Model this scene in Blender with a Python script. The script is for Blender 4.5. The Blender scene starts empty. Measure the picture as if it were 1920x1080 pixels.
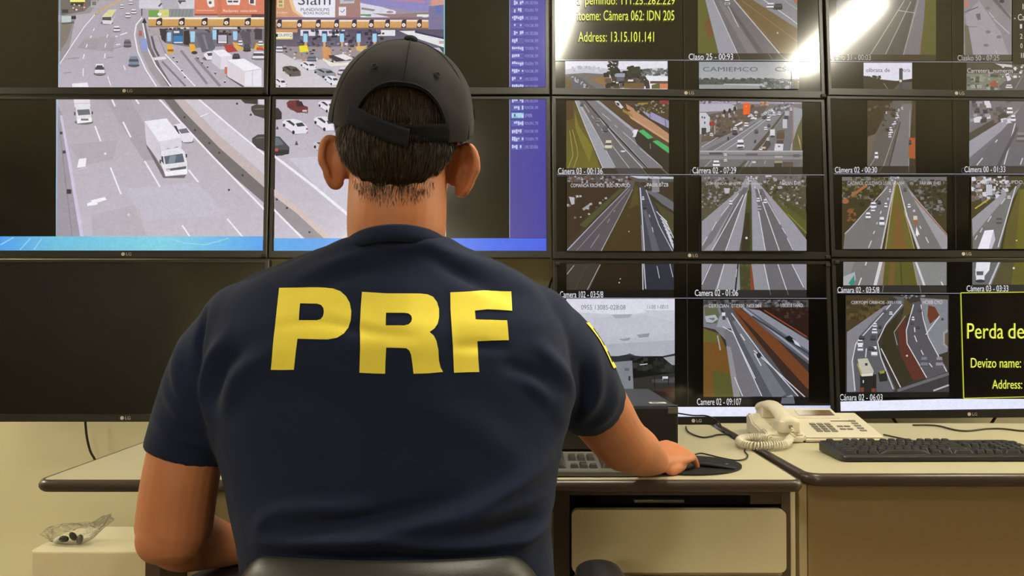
import bpy, bmesh, math, random
import numpy as np
from mathutils import Vector, Matrix, geometry
from mathutils.bvhtree import BVHTree

PI = math.pi
R = math.radians
SC = bpy.context.scene
COL = SC.collection

# ------------------------------------------------------------------ camera, exposure, world
FPX = 1600.0
CAM = Vector((0.0, 0.0, 1.08))
PITCH = math.atan(35.0 / FPX)
cam_data = bpy.data.cameras.new('camera')
cam_data.sensor_width = 36.0
cam_data.lens = 36.0 * FPX / 1920.0
cam_data.clip_start = 0.02
cam = bpy.data.objects.new('camera', cam_data)
COL.objects.link(cam)
cam.location = CAM
cam.rotation_euler = (PI / 2 + PITCH, 0, 0)
SC.camera = cam

SC.view_settings.view_transform = 'Standard'
SC.view_settings.look = 'None'
SC.view_settings.gamma = 1.0
SC.view_settings.use_curve_mapping = False
SC.view_settings.exposure = 0.0

world = bpy.data.worlds.new('world')
SC.world = world
world.use_nodes = True
world.node_tree.nodes['Background'].inputs[0].default_value = (1.0, 0.9, 0.7, 1)
world.node_tree.nodes['Background'].inputs[1].default_value = 0.05

LAMP_COLOR = (1.0, 0.93, 0.75)
LAMP_POWER = 77.0
CEIL_Z = 2.70
LAMPS = [  # x, y, half width, half length; the last four fixtures are added fill lights
    (0.36, 1.30, 0.060, 0.40), (1.84, 1.30, 0.065, 0.40), (4.05, 1.70, 0.16, 0.65),
    (-0.66, -0.9, 0.10, 0.24), (-3.35, 1.85, 0.15, 0.55), (-1.52, -5.36, 0.46, 0.30)]

def ray(px, py):
    f = Vector((0, math.cos(PITCH), math.sin(PITCH)))
    u = Vector((0, -math.sin(PITCH), math.cos(PITCH)))
    return f + Vector((1, 0, 0)) * ((px - 960) / FPX) + u * ((540 - py) / FPX)
def at_y(px, py, y):
    d = ray(px, py); return CAM + d * ((y - CAM.y) / d.y)
def at_z(px, py, z):
    d = ray(px, py); return CAM + d * ((z - CAM.z) / d.z)

# ------------------------------------------------------------------ materials
def lin(c):
    def f(v):
        v = v / 255.0
        return v / 12.92 if v <= 0.04045 else ((v + 0.055) / 1.055) ** 2.4
    return tuple(f(v) for v in c[:3])

def mat(name, rgb, rough=0.5, spec=0.5, metal=0.0, var=0.06, vscale=30.0, bump=0.0, bscale=200.0, sheen=0.0, sss=0.0, emit=None, estr=0.0, coat=0.0, stretch=None):
    m = bpy.data.materials.new(name)
    m.use_nodes = True
    nt = m.node_tree
    b = nt.nodes['Principled BSDF']
    c = lin(rgb)
    b.inputs['Roughness'].default_value = rough
    b.inputs['Specular IOR Level'].default_value = spec
    b.inputs['Metallic'].default_value = metal
    if sheen:
        b.inputs['Sheen Weight'].default_value = sheen
        b.inputs['Sheen Roughness'].default_value = 0.6
    if coat:
        b.inputs['Coat Weight'].default_value = coat
    if sss:
        b.inputs['Subsurface Weight'].default_value = sss
        b.inputs['Subsurface Radius'].default_value = (0.012, 0.005, 0.003)
        b.inputs['Subsurface Scale'].default_value = 0.6
    tc = nt.nodes.new('ShaderNodeTexCoord')
    src = tc.outputs['Object']
    if stretch:
        mp = nt.nodes.new('ShaderNodeMapping'); mp.inputs['Scale'].default_value = stretch
        nt.links.new(src, mp.inputs[0]); src = mp.outputs[0]
    n = nt.nodes.new('ShaderNodeTexNoise')
    n.inputs['Scale'].default_value = vscale; n.inputs['Detail'].default_value = 4
    nt.links.new(src, n.inputs['Vector'])
    mx = nt.nodes.new('ShaderNodeMix'); mx.data_type = 'RGBA'
    mx.inputs[6].default_value = tuple(v * (1 - var) for v in c) + (1,)
    mx.inputs[7].default_value = tuple(min(1, v * (1 + var)) for v in c) + (1,)
    nt.links.new(n.outputs['Fac'], mx.inputs[0])
    nt.links.new(mx.outputs[2], b.inputs['Base Color'])
    if bump:
        n2 = nt.nodes.new('ShaderNodeTexNoise'); n2.inputs['Scale'].default_value = bscale; n2.inputs['Detail'].default_value = 3
        nt.links.new(src, n2.inputs['Vector'])
        bp = nt.nodes.new('ShaderNodeBump'); bp.inputs['Strength'].default_value = bump; bp.inputs['Distance'].default_value = 0.002
        nt.links.new(n2.outputs['Fac'], bp.inputs['Height']); nt.links.new(bp.outputs[0], b.inputs['Normal'])
    if emit:
        b.inputs['Emission Color'].default_value = tuple(emit) + (1,)
        b.inputs['Emission Strength'].default_value = estr
    return m

M = {}
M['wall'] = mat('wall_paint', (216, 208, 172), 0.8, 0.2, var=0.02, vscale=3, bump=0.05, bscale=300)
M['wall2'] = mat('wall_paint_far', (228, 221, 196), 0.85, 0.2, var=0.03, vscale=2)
M['ceil'] = mat('ceiling_paint', (238, 234, 220), 0.9, 0.2, var=0.02, vscale=4)
M['floor'] = mat('floor_tile', (120, 110, 92), 0.4, 0.4, var=0.1, vscale=6)
M['door'] = mat('door_wood', (34, 28, 22), 0.5, 0.4, var=0.2, vscale=8)
M['lamp'] = mat('lamp_glow', (255, 250, 235), 0.5, 0.2, emit=LAMP_COLOR, estr=LAMP_POWER)
M['lampbody'] = mat('lamp_housing', (225, 222, 210), 0.5, 0.4)
M['bezel'] = mat('bezel_plastic', (34, 31, 27), 0.32, 0.6, var=0.05, bump=0.02, bscale=900)
M['back'] = mat('black_plastic', (22, 21, 20), 0.5, 0.4)
M['logo'] = mat('logo_print', (190, 180, 165), 0.4, 0.4)
M['metal'] = mat('bracket_metal', (120, 116, 108), 0.35, 0.5, metal=0.8)
M['desktop'] = mat('desk_laminate', (190, 183, 152), 0.38, 0.4, var=0.03, vscale=120)
M['edge'] = mat('desk_edge_trim', (66, 54, 47), 0.3, 0.5, var=0.06, vscale=12, stretch=(4, 30, 30))
M['brown'] = mat('brown_panel', (146, 121, 85), 0.5, 0.35, var=0.05, vscale=60)
M['pedbody'] = mat('pedestal_frame', (78, 62, 46), 0.45, 0.4, var=0.06, vscale=40)
M['taupe'] = mat('modesty_panel', (176, 158, 118), 0.6, 0.3, var=0.04, vscale=60)
M['drawer'] = mat('drawer_laminate', (214, 200, 163), 0.5, 0.3, var=0.03, vscale=90)
M['slotshade'] = mat('slot_shade_black', (16, 14, 12), 0.7, 0.2)
M['black'] = mat('satin_black', (20, 20, 21), 0.4, 0.45, var=0.1)
M['pccase'] = mat('computer_case', (30, 31, 34), 0.42, 0.5, var=0.06, bump=0.05, bscale=1500)
M['key'] = mat('key_black', (34, 34, 34), 0.42, 0.5, var=0.1)
M['keygrey'] = mat('key_grey', (44, 44, 41), 0.42, 0.5, var=0.1)
M['kbframe'] = mat('keyboard_black', (27, 27, 27), 0.38, 0.5)
M['kbgrey'] = mat('keyboard_grey', (86, 86, 80), 0.42, 0.5)
M['pad'] = mat('mousepad_cloth', (26, 25, 24), 0.7, 0.3, bump=0.15, bscale=1800)
M['gel'] = mat('wrist_gel', (18, 17, 18), 0.6, 0.4)
M['phone'] = mat('phone_plastic', (206, 198, 176), 0.38, 0.45, var=0.02)
M['phonedk'] = mat('phone_button', (120, 116, 104), 0.45, 0.4)
M['lcd'] = mat('phone_display', (92, 70, 30), 0.15, 0.6, var=0.1)
M['white'] = mat('white_print', (225, 222, 214), 0.5, 0.3)
M['cable'] = mat('cable_rubber', (22, 20, 19), 0.5, 0.4)
M['cablebr'] = mat('cable_brown', (48, 34, 26), 0.5, 0.4)
M['box'] = mat('white_box', (216, 208, 180), 0.6, 0.3, var=0.02)
M['leather'] = mat('chair_leather', (33, 31, 28), 0.4, 0.45, var=0.1, vscale=40, bump=0.12, bscale=500)
M['chairpl'] = mat('chair_plastic', (26, 24, 24), 0.4, 0.45)
M['shirt'] = mat('navy_cotton', (28, 36, 61), 0.9, 0.15, var=0.10, vscale=140, bump=0.25, bscale=1400, sheen=0.05)
M['letter'] = mat('yellow_print', (252, 232, 86), 0.7, 0.25, var=0.04, vscale=80, bump=0.08, bscale=1200)
M['cap'] = mat('cap_cotton', (26, 25, 29), 0.9, 0.15, var=0.08, vscale=200, bump=0.25, bscale=1600, sheen=0.1)
M['strap'] = mat('cap_strap', (32, 33, 43), 0.85, 0.2, var=0.1, vscale=200, bump=0.25, bscale=1600)
M['velcro'] = mat('cap_velcro', (25, 25, 25), 0.95, 0.1, var=0.25, vscale=700, bump=0.5, bscale=1500)
M['trouser'] = mat('dark_trousers', (34, 36, 44), 0.85, 0.2, var=0.08, bump=0.2, bscale=900)
M['shoe'] = mat('shoe_leather', (20, 19, 18), 0.35, 0.5)
M['eye'] = mat('eye_white', (220, 215, 208), 0.2, 0.5)
M['iris'] = mat('eye_iris', (50, 32, 20), 0.2, 0.5)

def skin_material():
    m = mat('skin', (190, 123, 86), 0.5, 0.35, var=0.12, vscale=22, bump=0.12, bscale=500, sss=0.12)
    return m
M['skin'] = skin_material()

def hair_material(name, a, b):
    m = mat(name, a, 0.42, 0.4, var=0.25, vscale=260)
    nt = m.node_tree
    mx = [n for n in nt.nodes if n.type == 'MIX'][0]
    mx.inputs[6].default_value = lin(a) + (1,); mx.inputs[7].default_value = lin(b) + (1,)
    return m
M['hair'] = hair_material('hair_brown', (34, 23, 14), (58, 40, 23))
M['hairlight'] = hair_material('hair_light_brown', (64, 45, 27), (96, 68, 40))
M['hairdark'] = hair_material('hair_dark_brown', (18, 13, 9), (30, 21, 13))
M['hairbase'] = hair_material('hair_root', (26, 18, 12), (42, 30, 19))
M['hairbase'].node_tree.nodes['Principled BSDF'].inputs['Roughness'].default_value = 0.95
M['hairbase'].node_tree.nodes['Principled BSDF'].inputs['Specular IOR Level'].default_value = 0.05

def screen_material():
    m = bpy.data.materials.new('lit_screen')
    m.use_nodes = True
    nt = m.node_tree
    b = nt.nodes['Principled BSDF']
    b.inputs['Base Color'].default_value = (0.003, 0.003, 0.002, 1)
    b.inputs['Roughness'].default_value = 0.11
    b.inputs['IOR'].default_value = 1.95
    at = nt.nodes.new('ShaderNodeAttribute'); at.attribute_name = 'Col'
    tc = nt.nodes.new('ShaderNodeTexCoord')
    n = nt.nodes.new('ShaderNodeTexNoise'); n.inputs['Scale'].default_value = 55; n.inputs['Detail'].default_value = 6
    nt.links.new(tc.outputs['Object'], n.inputs['Vector'])
    mr = nt.nodes.new('ShaderNodeMapRange'); mr.inputs[1].default_value = 0.25; mr.inputs[2].default_value = 0.75
    mr.inputs[3].default_value = 0.95; mr.inputs[4].default_value = 1.05
    nt.links.new(n.outputs['Fac'], mr.inputs[0])
    n2 = nt.nodes.new('ShaderNodeTexNoise'); n2.inputs['Scale'].default_value = 210; n2.inputs['Detail'].default_value = 3
    nt.links.new(tc.outputs['Object'], n2.inputs['Vector'])
    m2 = nt.nodes.new('ShaderNodeMapRange'); m2.inputs[1].default_value = 0.3; m2.inputs[2].default_value = 0.7
    m2.inputs[3].default_value = 0.93; m2.inputs[4].default_value = 1.07
    nt.links.new(n2.outputs['Fac'], m2.inputs[0])
    mu = nt.nodes.new('ShaderNodeMath'); mu.operation = 'MULTIPLY'
    nt.links.new(mr.outputs[0], mu.inputs[0]); nt.links.new(m2.outputs[0], mu.inputs[1])
    nt.links.new(at.outputs['Color'], b.inputs['Emission Color'])
    nt.links.new(mu.outputs[0], b.inputs['Emission Strength'])
    m.cycles.emission_sampling = 'NONE'
    return m
M['screen'] = screen_material()
M['screenoff'] = mat('dark_screen_glass', (11, 10, 8), 0.11, 0.5, var=0.02)
M['screenoff'].node_tree.nodes['Principled BSDF'].inputs['IOR'].default_value = 1.95

# ------------------------------------------------------------------ mesh helpers
def link_mesh(name, me, m=None, parent=None, smooth=False):
    o = bpy.data.objects.new(name, me)
    COL.objects.link(o)
    if m is not None:
        me.materials.append(m)
    if parent is not None:
        o.parent = parent
    if smooth:
        me.polygons.foreach_set('use_smooth', [True] * len(me.polygons))
    return o
def obj(name, bm, m=None, parent=None, smooth=False):
    me = bpy.data.meshes.new(name)
    bmesh.ops.recalc_face_normals(bm, faces=bm.faces)
    bm.to_mesh(me); bm.free()
    return link_mesh(name, me, m, parent, smooth)
def raw(name, v, f, m=None, parent=None, smooth=False):
    me = bpy.data.meshes.new(name)
    me.from_pydata([tuple(p) for p in v], [], f)
    me.update()
    return link_mesh(name, me, m, parent, smooth)
def tag(o, label=None, cat=None, group=None, kind=None):
    if label: o['label'] = label
    if cat: o['category'] = cat
    if group: o['group'] = group
    if kind: o['kind'] = kind
    return o
def empty(name, loc, label, cat, group=None, rot=(0, 0, 0)):
    o = bpy.data.objects.new(name, None)
    o.empty_display_size = 0.05
    COL.objects.link(o)
    o.location = loc; o.rotation_euler = rot
    return tag(o, label, cat, group)

def add_box(bm, x0, y0, z0, x1, y1, z1, bev=0.0, seg=2, mtx=None):
    r = bmesh.ops.create_cube(bm, size=1.0)
    vs = r['verts']
    for v in vs:
        v.co = Vector((x0 + (v.co.x + .5) * (x1 - x0), y0 + (v.co.y + .5) * (y1 - y0), z0 + (v.co.z + .5) * (z1 - z0)))
    if bev:
        es = list({e for v in vs for e in v.link_edges})
        q = bmesh.ops.bevel(bm, geom=es, offset=bev, segments=seg, affect='EDGES', profile=0.6)
        vs = list({v for f in q['faces'] for v in f.verts} | {v for v in vs if v.is_valid})
    if mtx is not None:
        for v in vs: v.co = mtx @ v.co
    return bm
def box(name, x0, y0, z0, x1, y1, z1, m, parent=None, bev=0.0, seg=2):
    bm = bmesh.new(); add_box(bm, x0, y0, z0, x1, y1, z1, bev, seg)
    return obj(name, bm, m, parent)
def prism(bm, pts, z0, z1):
    """closed prism over a 2-D outline (counter-clockwise), between z0 and z1"""
    a = [bm.verts.new((x, y, z0)) for x, y in pts]; b = [bm.verts.new((x, y, z1)) for x, y in pts]
    n = len(pts)
    bm.faces.new(a[::-1]); bm.faces.new(b)
    for i in range(n):
        bm.faces.new((a[i], a[(i + 1) % n], b[(i + 1) % n], b[i]))
def rrect(x0, y0, x1, y1, r, n=6):
    out = []
    for cx, cy, a0 in ((x1 - r, y0 + r, -90), (x1 - r, y1 - r, 0), (x0 + r, y1 - r, 90), (x0 + r, y0 + r, 180)):
        for i in range(n + 1):
            a = R(a0 + 90 * i / n); out.append((cx + r * math.cos(a), cy + r * math.sin(a)))
    return out
def catmull(pts, sub=6):
    P = [np.array(p, float) for p in pts]
    if len(P) < 3 or sub < 2: return P
    out = []
    for i in range(len(P) - 1):
        p0 = P[i - 1] if i else 2 * P[0] - P[1]
        p1, p2 = P[i], P[i + 1]
        p3 = P[i + 2] if i + 2 < len(P) else 2 * P[-1] - P[-2]
        for k in range(sub):
            t = k / sub
            out.append(0.5 * ((2 * p1) + (-p0 + p2) * t + (2 * p0 - 5 * p1 + 4 * p2 - p3) * t * t + (-p0 + 3 * p1 - 3 * p2 + p3) * t ** 3))
    out.append(P[-1])
    return out
def tube(pts, rad, n=16, sub=5, side=None, cap=True):
    """swept tube; each of pts = xyz; rad = radius or (r_side, r_up). Returns verts, faces (closed, rounded ends)"""
    rr = [(r, r) if not isinstance(r, (tuple, list)) else tuple(r) for r in rad]
    full = catmull([tuple(p) + r for p, r in zip(pts, rr)], sub)
    P = [Vector(q[:3]) for q in full]; Rr = [(max(q[3], 1e-4), max(q[4], 1e-4)) for q in full]
    T = []
    for i in range(len(P)):
        a = P[max(i - 1, 0)]; b = P[min(i + 1, len(P) - 1)]
        T.append((b - a).normalized())
    s = Vector(side) if side else (Vector((0, 0, 1)) if abs(T[0].z) < 0.9 else Vector((1, 0, 0))).cross(T[0])
    V, F, rings = [], [], []
    def ring(c, t, s, r, k=1.0):
        u = t.cross(s).normalized()
        st = len(V)
        for j in range(n):
            a = 2 * PI * j / n
            V.append(c + s * (math.cos(a) * r[0] * k) + u * (math.sin(a) * r[1] * k))
        rings.append(st)
    for i in range(len(P)):
        s = (s - T[i] * s.dot(T[i]))
        s = s.normalized() if s.length > 1e-6 else T[i].orthogonal().normalized()
        m = min(Rr[i])
        if i == 0 and cap:
            for d, k in ((0.85, 0.5), (0.5, 0.86)): ring(P[0] - T[0] * m * d, T[0], s, Rr[0], k)
        ring(P[i], T[i], s, Rr[i])
        if i == len(P) - 1 and cap:
            for d, k in ((0.5, 0.86), (0.85, 0.5)): ring(P[i] + T[i] * m * d, T[i], s, Rr[i], k)
    for a, b in zip(rings[:-1], rings[1:]):
        for j in range(n):
            F.append((a + j, a + (j + 1) % n, b + (j + 1) % n, b + j))
    F.append(tuple(range(rings[0], rings[0] + n))[::-1]); F.append(tuple(range(rings[-1], rings[-1] + n)))
    return V, F
def ellipsoid(c, r, rot=None, n=28, m=18):
    V, F = [], []
    c = Vector(c)
    V.append(Vector((0, 0, r[2])))
    for i in range(1, m):
        th = PI * i / m
        for j in range(n):
            a = 2 * PI * j / n
            V.append(Vector((r[0] * math.sin(th) * math.cos(a), r[1] * math.sin(th) * math.sin(a), r[2] * math.cos(th))))
    V.append(Vector((0, 0, -r[2])))
    for j in range(n): F.append((0, 1 + j, 1 + (j + 1) % n))
    for i in range(m - 2):
        for j in range(n):
            F.append((1 + i * n + j, 1 + (i + 1) * n + j, 1 + (i + 1) * n + (j + 1) % n, 1 + i * n + (j + 1) % n))
    k = len(V) - 1
    for j in range(n): F.append((k, 1 + (m - 2) * n + (j + 1) % n, 1 + (m - 2) * n + j))
    if rot is not None: V = [rot @ v for v in V]
    return [v + c for v in V], F
def merge(parts):
    V, F = [], []
    for v, f in parts:
        k = len(V); V += [Vector(p) for p in v]; F += [tuple(i + k for i in q) for q in f]
    return V, F
def tube_obj(name, pts, r, m, parent=None, n=10, sub=6):
    v, f = tube(pts, [r] * len(pts), n, sub)
    return raw(name, v, f, m, parent, True)
def remeshed(name, parts, voxel, smooth=6, factor=0.5):
    v, f = merge(parts)
    me = bpy.data.meshes.new(name + '_src'); me.from_pydata([tuple(p) for p in v], [], f); me.update()
    bm = bmesh.new(); bm.from_mesh(me); bmesh.ops.recalc_face_normals(bm, faces=bm.faces); bm.to_mesh(me); bm.free()
    o = bpy.data.objects.new(name + '_src', me); COL.objects.link(o)
    md = o.modifiers.new('r', 'REMESH'); md.mode = 'VOXEL'; md.voxel_size = voxel
    if smooth:
        s = o.modifiers.new('s', 'SMOOTH'); s.factor = factor; s.iterations = smooth
    dg = bpy.context.evaluated_depsgraph_get(); dg.update()
    out = bpy.data.meshes.new_from_object(o.evaluated_get(dg))
    bpy.data.objects.remove(o, do_unlink=True); bpy.data.meshes.remove(me)
    out.name = name
    out.polygons.foreach_set('use_smooth', [True] * len(out.polygons))
    return out
def get_co(me):
    a = np.empty(len(me.vertices) * 3); me.vertices.foreach_get('co', a); return a.reshape(-1, 3)
def get_no(me):
    a = np.empty(len(me.vertices) * 3); me.vertices.foreach_get('normal', a); return a.reshape(-1, 3)
def bvh_of(me):
    return BVHTree.FromPolygons([v.co.copy() for v in me.vertices], [tuple(p.vertices) for p in me.polygons])

_text_cache = {}
def text_tris(s):
    """letter outlines as flat triangles normalised to a 1 x 1 box"""
    if s in _text_cache: return _text_cache[s]
    cu = bpy.data.curves.new('t', 'FONT'); cu.body = s; cu.resolution_u = 3
    o = bpy.data.objects.new('t', cu); COL.objects.link(o)
    dg = bpy.context.evaluated_depsgraph_get(); dg.update()
    me = o.evaluated_get(dg).to_mesh()
    me.calc_loop_triangles()
    co = [v.co.copy() for v in me.vertices]
    tr = [[(co[i].x, co[i].y) for i in t.vertices] for t in me.loop_triangles]
    o.evaluated_get(dg).to_mesh_clear()
    bpy.data.objects.remove(o, do_unlink=True); bpy.data.curves.remove(cu)
    xs = [p[0] for t in tr for p in t]; ys = [p[1] for t in tr for p in t]
    x0, x1, y0, y1 = min(xs), max(xs), min(ys), max(ys)
    tr = [[((x - x0) / (x1 - x0 + 1e-9), (y - y0) / (y1 - y0 + 1e-9)) for x, y in t] for t in tr]
    _text_cache[s] = tr
    return tr

# ------------------------------------------------------------------ room shell
RX0, RX1, RY0, RY1 = -4.2, 4.6, -6.1, 3.05
def wall(name, *a, m='wall2'):
    return tag(box(name, *a, M[m]), kind='structure')
wall('wall_front', RX0 - .1, RY1, 0, RX1 + .1, RY1 + .1, CEIL_Z, m='wall')
wall('wall_rear', RX0 - .1, RY0 - .1, 0, RX1 + .1, RY0, CEIL_Z)
M['wall3'] = mat('wall_paint_side', (178, 170, 146), 0.85, 0.2, var=0.03, vscale=2)  # darker copy of the wall paint, dims the left wall's reflection in the screens
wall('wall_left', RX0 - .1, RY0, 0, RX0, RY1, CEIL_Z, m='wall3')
wall('wall_right', RX1, RY0, 0, RX1 + .1, RY1, CEIL_Z)
wall('floor', RX0 - .1, RY0 - .1, -.1, RX1 + .1, RY1 + .1, 0, m='floor')
wall('ceiling', RX0 - .1, RY0 - .1, CEIL_Z, RX1 + .1, RY1 + .1, CEIL_Z + .1, m='ceil')
wall('baseboard_front', RX0, RY1 - .012, 0, RX1, RY1, .08, m='box')
tag(box('door_1', RX0, -5.35, 0, RX0 + .04, -3.95, 2.1, M['door']), kind='structure')
M['wood'] = mat('brown_wood', (74, 62, 48), 0.5, 0.4, var=0.15, vscale=8)
for nm_, x0, y0, x1, y1, lb in (('left', -4.18, -3.85, -3.7, -.5, 'brown wooden cupboard added unseen along the left wall to darken screen reflections'), ('rear', 1.1, -4.6, 4.5, -4.0, 'dark wooden cupboard added unseen across the room to darken screen reflections'), ('side', 3.95, -3.9, 4.55, -.6, 'dark wooden cupboard added unseen along the right wall for dark screen reflections')):
    cb = empty('backdrop', ((x0 + x1) / 2, (y0 + y1) / 2, 0), lb, 'backdrop')  # unseen dark masses added for the lower screens to mirror
    hx, hy = (x1 - x0) / 2, (y1 - y0) / 2
    cm_ = M['wood'] if nm_ == 'left' else M['door']
    box('carcass', -hx, -hy, 0, hx, hy, 2.15, cm_, cb, .005)
    for k in range(4):
        if nm_ == 'rear': box('backdrop_door', -hx + .02 + k * hx / 2, hy + .0005, .08, -hx + (k + 1) * hx / 2 - .005, hy + .02, 2.1, M['door'], cb, .003)
        elif nm_ == 'left': box('backdrop_door', hx + .0005, -hy + .02 + k * hy / 2, .08, hx + .02, -hy + (k + 1) * hy / 2 - .005, 2.1, cm_, cb, .003)
        else: box('backdrop_door', -hx - .02, -hy + .02 + k * hy / 2, .08, -hx - .0005, -hy + (k + 1) * hy / 2 - .005, 2.1, M['door'], cb, .003)

LNAMES = ['over the seated man', 'over the right desk', 'added as unseen fill beside the right wall', 'added as unseen fill behind the camera', 'added as unseen fill beside the left wall', 'added as unseen fill across the rear of the room']
for (x, y, hw, hl), w in zip(LAMPS, LNAMES):
    L = empty('ceiling_light', (x, y, CEIL_Z), 'long fluorescent ceiling light ' + w, 'ceiling light', 'ceiling lights')
    bm = bmesh.new(); add_box(bm, -hw - .03, -hl - .03, -.035, hw + .03, hl + .03, 0, .008)
    obj('housing', bm, M['lampbody'], L)
    bm = bmesh.new(); add_box(bm, -hw, -hl, -.045, hw, hl, -.036, .003)
    obj('diffuser', bm, M['lamp'], L)
# ------------------------------------------------------------------ monitor wall
TILT = R(3.3)
class Plane:
    def __init__(s, px, py, y, yaw):
        s.O = at_y(px, py, y)
        s.U = Vector((math.cos(yaw), math.sin(yaw), 0))
        nh = Vector((math.sin(yaw), -math.cos(yaw), 0))
        s.N = nh * math.cos(TILT) + Vector((0, 0, 1)) * math.sin(TILT)
        s.V = -nh * math.sin(TILT) + Vector((0, 0, 1)) * math.cos(TILT)
    def uv(s, px, py):
        d = ray(px, py); t = (s.O - CAM).dot(s.N) / d.dot(s.N); p = CAM + d * t - s.O
        return p.dot(s.U), p.dot(s.V)
PL = Plane(500, 480, 2.70, 0.0)
PR = Plane(1036, 480, 2.70, R(3.0))

class Monitor:
    """outer = pixel edges of the housing in the photograph, turned into a real rectangle on the mounting plane"""
    def __init__(s, plane, outer, logo, label, off=False):
        x0, y0, x1, y1 = outer
        xm, ym = (x0 + x1) / 2, (y0 + y1) / 2
        s.pl = plane
        u0 = plane.uv(x0, ym)[0]; u1 = plane.uv(x1, ym)[0]; v1 = plane.uv(xm, y0)[1]; v0 = plane.uv(xm, y1)[1]
        s.u0, s.v0 = u0, v0
        w, h = u1 - u0, v1 - v0
        s.w, s.h = w, h
        o = plane.O + plane.U * u0 + plane.V * v0
        s.root = empty('monitor', o, label, 'monitor', 'wall-mounted video monitors')
        s.root.rotation_euler = Matrix((plane.U, plane.V, plane.N)).transposed().to_euler()
        L, Rr, T, B = .0125, .0135, .0105, .0240
        s.in_ = (L, B, w - Rr, h - T)
        bm = bmesh.new()
        # bezel ring: outer loop, inner loop, sunk inner loop
        def loop(a, z): return [bm.verts.new((x, y, z)) for x, y in ((a[0], a[1]), (a[2], a[1]), (a[2], a[3]), (a[0], a[3]))]
        e = .0022
        l0 = loop((0, 0, w, h), -.032); l1 = loop((0, 0, w, h), -e); l2 = loop((e, e, w - e, h - e), 0)
        l3 = loop((L - .001, B - .001, w - Rr + .001, h - T + .001), 0); l4 = loop((L, B, w - Rr, h - T), -.004); l5 = loop((L, B, w - Rr, h - T), -.007)
        for a, b in zip((l0, l1, l2, l3, l4), (l1, l2, l3, l4, l5)):
            for i in range(4): bm.faces.new((a[i], a[(i + 1) % 4], b[(i + 1) % 4], b[i]))
        obj('bezel', bm, M['bezel'], s.root)
        bm = bmesh.new(); add_box(bm, .02, .02, -.055, w - .02, h - .02, -.0325, .008)
        obj('back_cover', bm, M['back'], s.root)
        bm = bmesh.new(); add_box(bm, w * .36, h * .3, -.15, w * .64, h * .7, -.056, .004)
        obj('wall_bracket', bm, M['metal'], s.root)
        bm = bmesh.new(); add_box(bm, L - .002, B - .002, -.012, w - Rr + .002, h - T + .002, -.0035)
        s.screen = obj('screen', bm, M['screenoff'], s.root)
        # maker's mark on the lower bezel
        lu = plane.uv(*logo)[0] - u0
        bm = bmesh.new()
        r = .0058; cy = B * .5; cx = lu - .012
        bmesh.ops.create_circle(bm, cap_ends=True, radius=r, segments=20, matrix=Matrix.Translation((cx, cy, .0006)))
        for t in text_tris('LG'):
            bm.faces.new([bm.verts.new((lu - .002 + x * .016, cy - .0048 + y * .0096, .0006)) for x, y in t])
        obj('logo', bm, M['logo'], s.root)
        s.k = 0
    def loc(s, px, py, k):
        u, v = s.pl.uv(px, py)
        return (u - s.u0, v - s.v0, -.0034 + k * 1.0e-5)
    def clip(s):
        """screen limits in pixel space are not rectangular: clip in the screen's own coordinates"""
        return s.in_

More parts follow.
